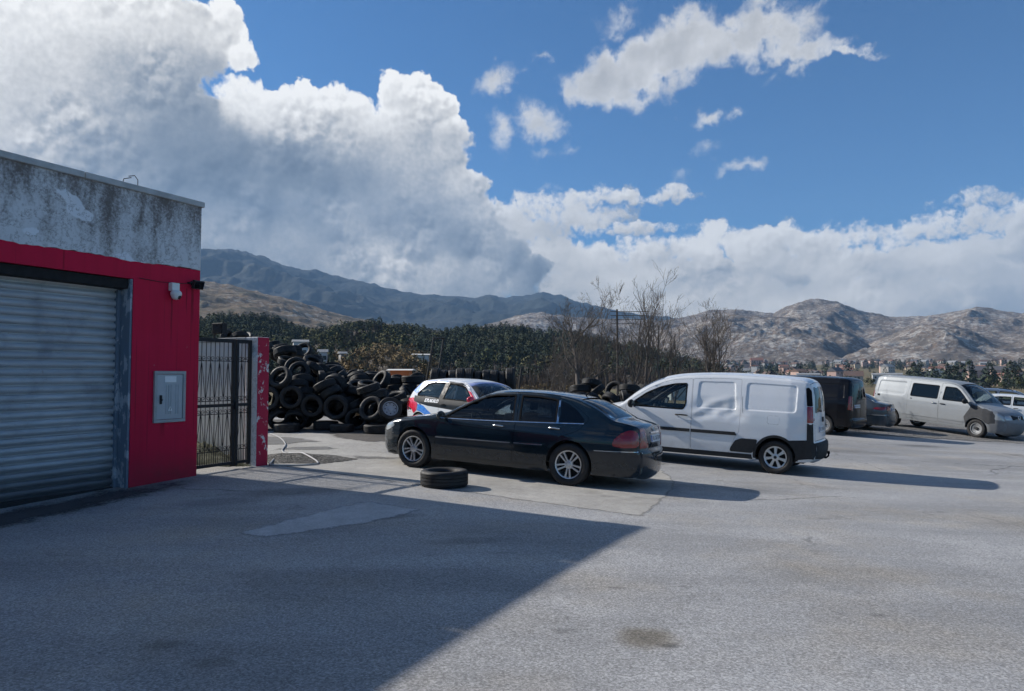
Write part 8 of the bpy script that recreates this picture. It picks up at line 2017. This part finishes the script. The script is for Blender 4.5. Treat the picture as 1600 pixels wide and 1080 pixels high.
scatter('leafless_wood', 'twig', M_TWIG, np.vstack([pick(1500, (-20, 18), (150, 530), fw, (4, 7.5), 2, lambda X, Y, a, r: np.clip(d_bar(a) * (.7 + 1.0 * nz(X, Y, 35, 3)), 0, 1)), pick(120, (-12, 5), (80, 150), fv, (1.2, 2.6), 9)]), 2, 'brown leafless wood on the slope of the hill')
scatter('olive_wood', 'broad', M_BROAD, pick(1500, (-32, 16), (190, 545), fw, (4, 9), 3, lambda X, Y, a, r: np.clip(d_oli(a) * (.7 + 1.2 * nz(X, Y, 32, 7)), 0, 1)), 3, 'olive green trees among the conifers of the hill')
fk = lambda X, Y, a, r: np.maximum(f_knoll(X, Y, a, r), valley_np(X, Y))
d_k = bands((-30, .95), (-18, .95), (-16.5, .3), (-13, .05), (-6, .1), (-2, .5), (4, .2))
scatter('knoll_conifers', 'conifer', M_FIR, pick(420, (-32, 6), (140, 262), fk, (3.5, 6.5), 31, lambda X, Y, a, r: np.clip(d_k(a) * (.75 + 1.1 * nz(X, Y, 22, 4)), 0, 1)), 31, 'dark conifers on the nearer knoll')
scatter('knoll_thicket', 'twig', M_TWIG, pick(420, (-20, 8), (130, 262), fk, (2.5, 5), 32), 32, 'brown leafless thicket on the nearer knoll')
scatter('scrub_knoll', 'broad', M_SCRUB, np.vstack([pick(300, (-14, -6), (150, 255), fk, (2.2, 4.5), 21), pick(120, (-7, 6), (90, 150), fv, (.8, 1.8), 23)]), 21, 'pale brown scrub on a knoll behind the tyre stacks')
scatter('town_trees', 'conifer', M_FIR, np.vstack([pick(620, (9, 40), (480, 1300), fv, (7, 14), 5, lambda X, Y, a, r: np.clip(.05 + 2.0 * fbm(X / 110, Y / 110, 2), 0, 1)), pick(110, (11, 40), (230, 420), fv, (3, 6), 6, lambda X, Y, a, r: np.clip(.1 + 1.8 * fbm(X / 60, Y / 60, 2), 0, 1)), pick(60, (29, 40), (330, 470), fv, (8, 13), 16)]), 5, 'dark conifers standing among the far houses')
scatter('valley_thicket', 'broad', M_BROAD, pick(420, (4, 40), (260, 1200), fv, (3, 6), 8), 8, 'low olive thicket between the far houses')
# ------------------------------------------------------------------ houses of the town
def wall_mat(name, col): return simple(name, col, .85, var=.12, scale=.6)
HW = [wall_mat('pale_render', (.42, .40, .37)), wall_mat('white_render', (.60, .59, .57)), wall_mat('ochre_render', (.50, .40, .29)), wall_mat('rose_render', (.50, .35, .30)), wall_mat('grey_render', (.40, .40, .40))]  # town walls kept darker: cloud shadow is put into their colour
HR = [wall_mat('clay_tiles', (.20, .095, .07)), wall_mat('brown_tiles', (.13, .085, .07)), wall_mat('grey_sheet_roof', (.24, .25, .26)), wall_mat('dark_sheet_roof', (.10, .10, .11))]
M_PANE = simple('window_dark', (.03, .035, .04), .25)
def house_mesh(w, d, h, rh, wm, rm):
    bm = bmesh.new()
    add_box(bm, (-w / 2, -d / 2, -3), (w / 2, d / 2, h))
    nb = len(bm.faces)
    o = .35
    a = [bm.verts.new(v) for v in ((-w / 2 - o, -d / 2 - o, h - .1), (w / 2 + o, -d / 2 - o, h - .1), (w / 2 + o, d / 2 + o, h - .1), (-w / 2 - o, d / 2 + o, h - .1), (-w / 2 - o, 0, h + rh), (w / 2 + o, 0, h + rh))]
    for f in ((0, 1, 5, 4), (2, 3, 4, 5), (0, 4, 3), (1, 2, 5), (3, 2, 1, 0)): bm.faces.new([a[i] for i in f]).material_index = 1
    nst = max(1, int(h / 2.8))
    for st in range(nst):
        n = max(2, int(w / 3))
        for k in range(n):
            x = -w / 2 + (k + .5) * w / n; z = st * 2.8 + 1.0
            for y, sg in ((-d / 2 - .02, -1), (d / 2 + .02, 1)):
                v = [bm.verts.new(q) for q in ((x - .5, y, z), (x + .5, y, z), (x + .5, y, z + 1.2), (x - .5, y, z + 1.2))]
                bm.faces.new(v if sg < 0 else v[::-1]).material_index = 2
    me = bpy.data.meshes.new('house'); bm.to_mesh(me); bm.free()
    for q in (wm, rm, M_PANE): me.materials.append(q)
    return me
rnd = random.Random(12)
HM = [house_mesh(rnd.uniform(6.5, 11), rnd.uniform(6, 8), rnd.choice([2.9, 5.6, 5.6, 8.4]), rnd.uniform(1.6, 2.8), rnd.choice(HW), rnd.choice(HR)) for _ in range(14)]
def house(x, y, me, rz, label, group=None):
    z = float(valley_np(np.array([x]), np.array([y]))[0])
    o = bpy.data.objects.new('house', me); COL.objects.link(o); o.location = (x, y, z); o.rotation_euler = (0, 0, rz)
    return tag(o, label, 'house', group)
for i in range(230):
    a = R(rnd.uniform(10, 37)); r = rnd.choice([rnd.uniform(420, 900), rnd.uniform(900, 1500), rnd.uniform(1100, 1560)])
    house(r * math.sin(a), r * math.cos(a), rnd.choice(HM), rnd.uniform(0, 3.1), 'small house of the far town below the bare rocky hills', 'houses of the far town')
for i in range(26):
    a = R(rnd.uniform(-14, 9)); r = rnd.uniform(640, 1100)
    o = house(r * math.sin(a), r * math.cos(a), rnd.choice(HM), rnd.uniform(0, 3.1), 'small house on the slope beyond the wooded hill', 'houses beyond the wooded hill')
    o.location.z = max(o.location.z, float(f_wood(np.array([o.location.x]), np.array([o.location.y]), np.array([math.degrees(a)]), np.array([r]))[0]))
def block(name, px_az, r, w, d, h, rh, wm, rm, rz, label, cat, dz=0.0):
    a = R(px_az); x, y = r * math.sin(a), r * math.cos(a)
    z = float(max(valley_np(np.array([x]), np.array([y]))[0], f_knoll(np.array([x]), np.array([y]), np.array([px_az]), np.array([r]))[0], f_wood(np.array([x]), np.array([y]), np.array([px_az]), np.array([r]))[0])) + dz
    if dz >= 100: z = dz - 100.0                              # surveyed floor level
    root = tag(empty(name, (x, y, z), R(rz)), label, cat)
    bm = bmesh.new(); add_box(bm, (-w / 2, -d / 2, -4), (w / 2, d / 2, h)); bm_obj('wall', bm, wm, root)
    bm = bmesh.new()
    if rh < 0:
        n = 12; top = [(w / 2 * math.cos(math.pi * k / n), -rh * math.sin(math.pi * k / n)) for k in range(n + 1)]
        p = [bm.verts.new((q, -d / 2 - .2, h + z_ + .02)) for q, z_ in top]; s_ = [bm.verts.new((q, d / 2 + .2, h + z_ + .02)) for q, z_ in top]
        for k in range(n): bm.faces.new((p[k], p[k + 1], s_[k + 1], s_[k]))
        bm.faces.new(p); bm.faces.new(s_[::-1])
    else:
        o = .4
        v = [bm.verts.new(q) for q in ((-w / 2 - o, -d / 2 - o, h), (w / 2 + o, -d / 2 - o, h), (w / 2 + o, d / 2 + o, h), (-w / 2 - o, d / 2 + o, h), (-w / 2 - o, 0, h + rh), (w / 2 + o, 0, h + rh))]
        for f in ((0, 1, 5, 4), (2, 3, 4, 5), (0, 4, 3), (1, 2, 5), (3, 2, 1, 0)): bm.faces.new([v[i] for i in f])
    bm_obj('roof', bm, rm, root)
    for st in range(int(h / 2.7)):
        for k in range(max(2, int(w / 3.2))):
            xx = -w / 2 + (k + .5) * w / max(2, int(w / 3.2))
            bm = bmesh.new(); add_box(bm, (xx - .55, -d / 2 - .05, st * 3 + 1.0), (xx + .55, -d / 2 + .05, st * 3 + 2.3)); bm_obj('window', bm, M_PANE, root)
    return root
block('apartment_house', -16.6, 246, 4.6, 5, 8.0, .8, HW[1], HR[2], 20, 'white tall house rising just above the big tyre heap', 'house', 105.0)
block('cottage', -14.9, 225, 2.4, 3, 3.4, .9, HW[1], HR[2], 10, 'small white gabled house right of the tall white one', 'house', 105.6)
block('cottage', -13.4, 215, 1.8, 2.4, 3.2, .6, HW[0], HR[2], 30, 'tiny pale house with grey roof above the middle of the tyre heap', 'house', 105.1)
block('hillside_house', -10.4, 235, 3.0, 3, 2.2, .8, HW[0], HR[2], -20, 'pale low house among brown scrub above the right end of the heap', 'house', 104.8)
M_ORANGE = simple('orange_sheet', (.62, .17, .05), .6, var=.2, scale=2)
block('orange_shed', -8.85, 75, 1.9, 2.5, 1.15, .15, M_ORANGE, HW[1], 0, 'small orange shed glimpsed between the tyre stacks', 'shed', 2.15)
block('factory_hall', 22.6, 420, 11, 16, 5, .8, HW[4], HR[2], -20, 'pale flat factory hall above the black van', 'hall', 1.5)
block('warehouse', 27.8, 520, 17, 14, 3.5, 1.0, HW[1], HR[2], -25, 'long white warehouse roof left of the arched hall', 'hall', 2.5)
block('arched_hall', 30.4, 480, 17, 20, 1.5, -4.2, HW[4], HR[2], -30, 'pale arched hall roof above the silver van', 'hall', 3.0)
block('pink_house', 19.0, 1150, 18, 12, 9, 4, HW[3], HR[0], -10, 'sunlit rose coloured house at the foot of the rocky hill', 'house', 3)
block('roadside_hut', 13.0, 78, 2.6, 2.6, 1.4, .6, HW[4], HR[2], 15, 'low grey hut with a pitched roof behind the white van', 'hut', .3)
block('white_sheet_shed', -7.3, 190, 4, 3, 1.5, .3, HW[1], HW[1], 5, 'white roofed shed in the dry field above the tyre rack', 'shed', 2.0)
# ------------------------------------------------------------------ bare trees at the edge of the lot
def bark(name, a, b_):
    m, b = mat(name)
    P = objco(b)
    n = b.noise(b.v('MULTIPLY', P, (6, 6, 1.5)), 2.0, 5, .65)
    bsdf(b, b.mix(n, c4(*a), c4(*b_)), .9, spec=.2, normal=b.bump(n, .5, .02)); return m
M_BARK = bark('grey_brown_bark', (.085, .075, .068), (.17, .15, .135))
M_TWIGS = bark('fine_twigs', (.090, .077, .068), (.15, .13, .112))
def bare_tree(name, x, y, h, label, seed, stems=1, lean=0.0, spread=0.42, r0=0.085, group='bare trees along the far edge of the lot', levels=3, upright=0.45):
    rnd = random.Random(seed)
    root = tag(empty(name, (x, y, gz(x, y) - .15)), label, 'tree', group)
    tb, lb = bmesh.new(), bmesh.new()
    def grow_branch(p, d, L, r, lv):
        n = 7 if lv < 2 else 5 if lv < 3 else 4
        pts = [p.copy()]; rads = [r]; dirs = [d.copy()]
        q = p.copy(); dd = d.copy()
        for i in range(n):
            dd = (dd + Vector((rnd.gauss(0, 1), rnd.gauss(0, 1), rnd.gauss(0, .6))) * (.10 + .05 * lv) + Vector((0, 0, upright * .22))).normalized()
            q = q + dd * (L / n)
            t = (i + 1) / n
            pts.append(q.copy()); rads.append(max(.0045, r * (1 - .80 * t))); dirs.append(dd.copy())
        bm = tb if lv == 0 else lb
        add_tube(bm, pts, rads, 8 if lv == 0 else 5 if lv < 3 else 3, cap=False)
        if lv >= levels: return
        k = ({0: 9, 1: 5, 2: 4, 3: 3} if levels == 4 else {0: 9, 1: 5, 2: 4, 3: 0})[lv]
        for j in range(k):
            t = rnd.uniform(.30 if lv == 0 else .2, 1.0)
            i = min(n - 1, int(t * n)); f = t * n - i
            pp = pts[i].lerp(pts[i + 1], f)
            ax = Vector((rnd.gauss(0, 1), rnd.gauss(0, 1), rnd.gauss(0, .3))).normalized()
            side = dirs[i].cross(ax).normalized()
            nd = (dirs[i] * rnd.uniform(.7, 1.2) + side * rnd.uniform(.4, 1.0) * (spread / .42)).normalized()
            rr = rads[i] * rnd.uniform(.45, .68)
            grow_branch(pp, nd, L * rnd.uniform(.34, .60) * (1.15 - .35 * t), max(rr, .004), lv + 1)
    for s_ in range(stems):
        a = rnd.uniform(0, 6.28)
        d = Vector((lean + (.22 if stems > 1 else .04) * math.cos(a), (.22 if stems > 1 else .04) * math.sin(a), 1)).normalized()
        grow_branch(Vector((.12 * math.cos(a) * (stems > 1), .12 * math.sin(a) * (stems > 1), 0)), d, h * rnd.uniform(.72, 1.0), r0 * (1 if stems == 1 else .65), 0)
    bm_obj('trunk', tb, M_BARK, root, True); bm_obj('crown', lb, M_TWIGS, root, True)
    return root
bare_tree('bare_tree', 2.65, 28.0, 4.54, 'thick crooked bare tree, biggest trunk of the row behind the saloon roof', 3, 1, .10, .55, .15, levels=4, upright=.3)
bare_tree('bare_tree', 3.35, 29.0, 4.45, 'bare tree with a fine brushy crown just right of the crooked one', 8, 2, .0, .36, .10, levels=4)
bare_tree('bare_tree', 4.6, 28.5, 4.32, 'slender bare tree beside the utility pole', 15, 1, .05, .34, .075, upright=.5)
bare_tree('bare_tree', 5.35, 29.0, 4.81, 'tallest slender bare tree in the middle of the row', 21, 1, .03, .30, .085, upright=.6)
bare_tree('bare_tree', 5.95, 28.2, 4.45, 'thin straight bare tree left of the leaning one', 33, 1, .06, .28, .07, upright=.6)
bare_tree('bare_tree', 6.5, 29.2, 3.89, 'thin bare tree leaning right above the white van cab', 41, 1, .20, .34, .07, upright=.45)
bare_tree('bare_tree', 8.7, 30.5, 4.03, 'separate bare tree fanning out from several stems above the white van', 55, 5, .0, .38, .085, upright=.6)
bare_tree('bare_tree', 1.15, 27.5, 2.59, 'small bare tree with a forked trunk right of the tyre rack', 62, 2, .0, .5, .06)
bare_tree('bare_tree', 1.9, 30.0, 3.31, 'low spreading bare tree between the forked one and the crooked one', 77, 2, -.1, .55, .06)

bare_tree('bare_tree', 3.0, 30.5, 4.3, 'very thin bare tree directly behind the crooked one', 91, 2, .05, .30, .05, upright=.6)
bare_tree('bare_tree', 3.85, 28.6, 4.0, 'thin bare tree just left of the utility pole', 93, 1, -.05, .30, .055, upright=.6)
bare_tree('bare_tree', 5.0, 30.8, 4.6, 'thin bare tree just right of the cross arms', 95, 2, .02, .28, .055, upright=.65)
bare_tree('bare_tree', 5.7, 30.6, 4.7, 'thin bare tree behind the tallest one', 97, 1, -.03, .28, .05, upright=.65)
bare_tree('bare_tree', 6.9, 30.5, 3.6, 'short thin bare tree last on the right of the row', 99, 1, .10, .30, .05, upright=.6)
bare_tree('bare_tree', 2.2, 27.2, 3.0, 'low bare sapling bent left in front of the crooked tree', 101, 2, -.25, .45, .045)
# utility pole with cross arms
pole = tag(empty('utility_pole', (4.52, 30.5, gz(4.52, 30.5) - .3)), 'dark utility pole with four cross arms among the bare trees', 'utility pole')
bm = bmesh.new(); add_tube(bm, [(0, 0, 0), (0.02, 0, 2.6), (0, 0, 4.95)], [.060, .052, .042], 10); bm_obj('post', bm, M_BARK, pole)
for i, z in enumerate((4.85, 4.68, 4.5, 4.32)):
    bm = bmesh.new(); add_box(bm, (-.28, -.02, z - .012), (1.35 - .1 * i, .02, z + .012), .003); bm_obj('cross_arm', bm, M_BARK, pole)

# dry brushwood: thin stems by the thousand behind the pile, the rack and the vans
def brush(name, areas, seed, label, m, hmin, hmax, dens):
    rnd = np.random.RandomState(seed); V = []; tn = []
    for (x0, x1, y0, y1, n) in areas:
        for _ in range(n):
            cx, cy = rnd.uniform(x0, x1), rnd.uniform(y0, y1); cz = float(gz(cx, cy)) - .05
            hh = rnd.uniform(hmin, hmax)
            for k in range(dens):
                a = rnd.uniform(0, 6.28); sp = abs(rnd.normal(0, .33)) * hh
                p0 = np.array([cx + rnd.normal(0, .15), cy + rnd.normal(0, .15), cz])
                L = hh * rnd.uniform(.5, 1.05)
                p1 = p0 + np.array([sp * .4 * math.cos(a), sp * .4 * math.sin(a), L * .55]); p2 = p0 + np.array([sp * math.cos(a + rnd.normal(0, .4)), sp * math.sin(a), L])
                b_ = rnd.uniform(0, 6.28); w = np.array([math.cos(b_), math.sin(b_), 0]) * rnd.uniform(.005, .011)
                V += [p0 - w, p0 + w, p1 + w * .8, p0 - w, p1 + w * .8, p1 - w * .8, p1 - w * .8, p1 + w * .8, p2]; t = rnd.uniform(.6, 1.4); tn += [t] * 3
                for q in range(2):
                    f = rnd.uniform(.2, .9); s_ = p1 + (p2 - p1) * f; e_ = s_ + np.array([rnd.normal(0, .2), rnd.normal(0, .2), rnd.uniform(.0, .3)]) * hh * .7
                    V += [s_ - w * .6, s_ + w * .6, e_]; tn.append(t)
    V = np.array(V); n = len(V)
    me = bpy.data.meshes.new(name)
    me.vertices.add(n); me.vertices.foreach_set('co', V.ravel()); me.loops.add(n); me.loops.foreach_set('vertex_index', np.arange(n, dtype=np.int32))
    me.polygons.add(n // 3); me.polygons.foreach_set('loop_start', np.arange(0, n, 3, dtype=np.int32)); me.update(calc_edges=True)
    at = me.attributes.new('tone', 'FLOAT', 'FACE'); at.data.foreach_set('value', np.array(tn, np.float32))
    return tag(link(name, me, m), label, 'brush', kind='stuff')
M_DRY = leaf_mat('dry_stems', (.17, .125, .075), (.26, .20, .125))
brush('dry_brushwood', [(-9, 5.5, 26.5, 33, 150), (-2, 6, 33, 42, 120)], 5, 'brown dry brushwood along the far edge of the lot', M_SCRUB, .5, 1.5, 20)
brush('dry_grass', [(-9, 8, 25.5, 34, 420), (-6, 10, 34, 46, 420)], 6, 'straw coloured dry grass along the far edge of the lot', M_DRY, .35, .95, 20)
# gravel bank under the silver van
X0 = [(10.9, 25.0), (13.0, 24.0), (16.0, 23.9), (20, 24.1), (26, 24.5), (34, 26), (34, 36), (14.0, 36), (11.6, 31), (10.6, 28)]
sheet('gravel_bank', X0, M_GRAVEL2, .012, .5, .18, 31, kind='stuff')['label'] = 'loose gravel under the silver van'
# ------------------------------------------------------------------ the air
bm = bmesh.new(); add_box(bm, (-6200, -300, -60), (6200, 6200, 1500))
hz = bm_obj('haze', bm); hz['kind'] = 'stuff'
m, b = mat('thin_haze')
v = b.n('ShaderNodeVolumePrincipled'); v.inputs['Color'].default_value = (0.36, 0.62, 1.0, 1); v.inputs['Density'].default_value = 8.5e-5; v.inputs['Anisotropy'].default_value = 0.0
b.L.new(v.outputs[0], b.out.inputs['Volume']); hz.data.materials.append(m)
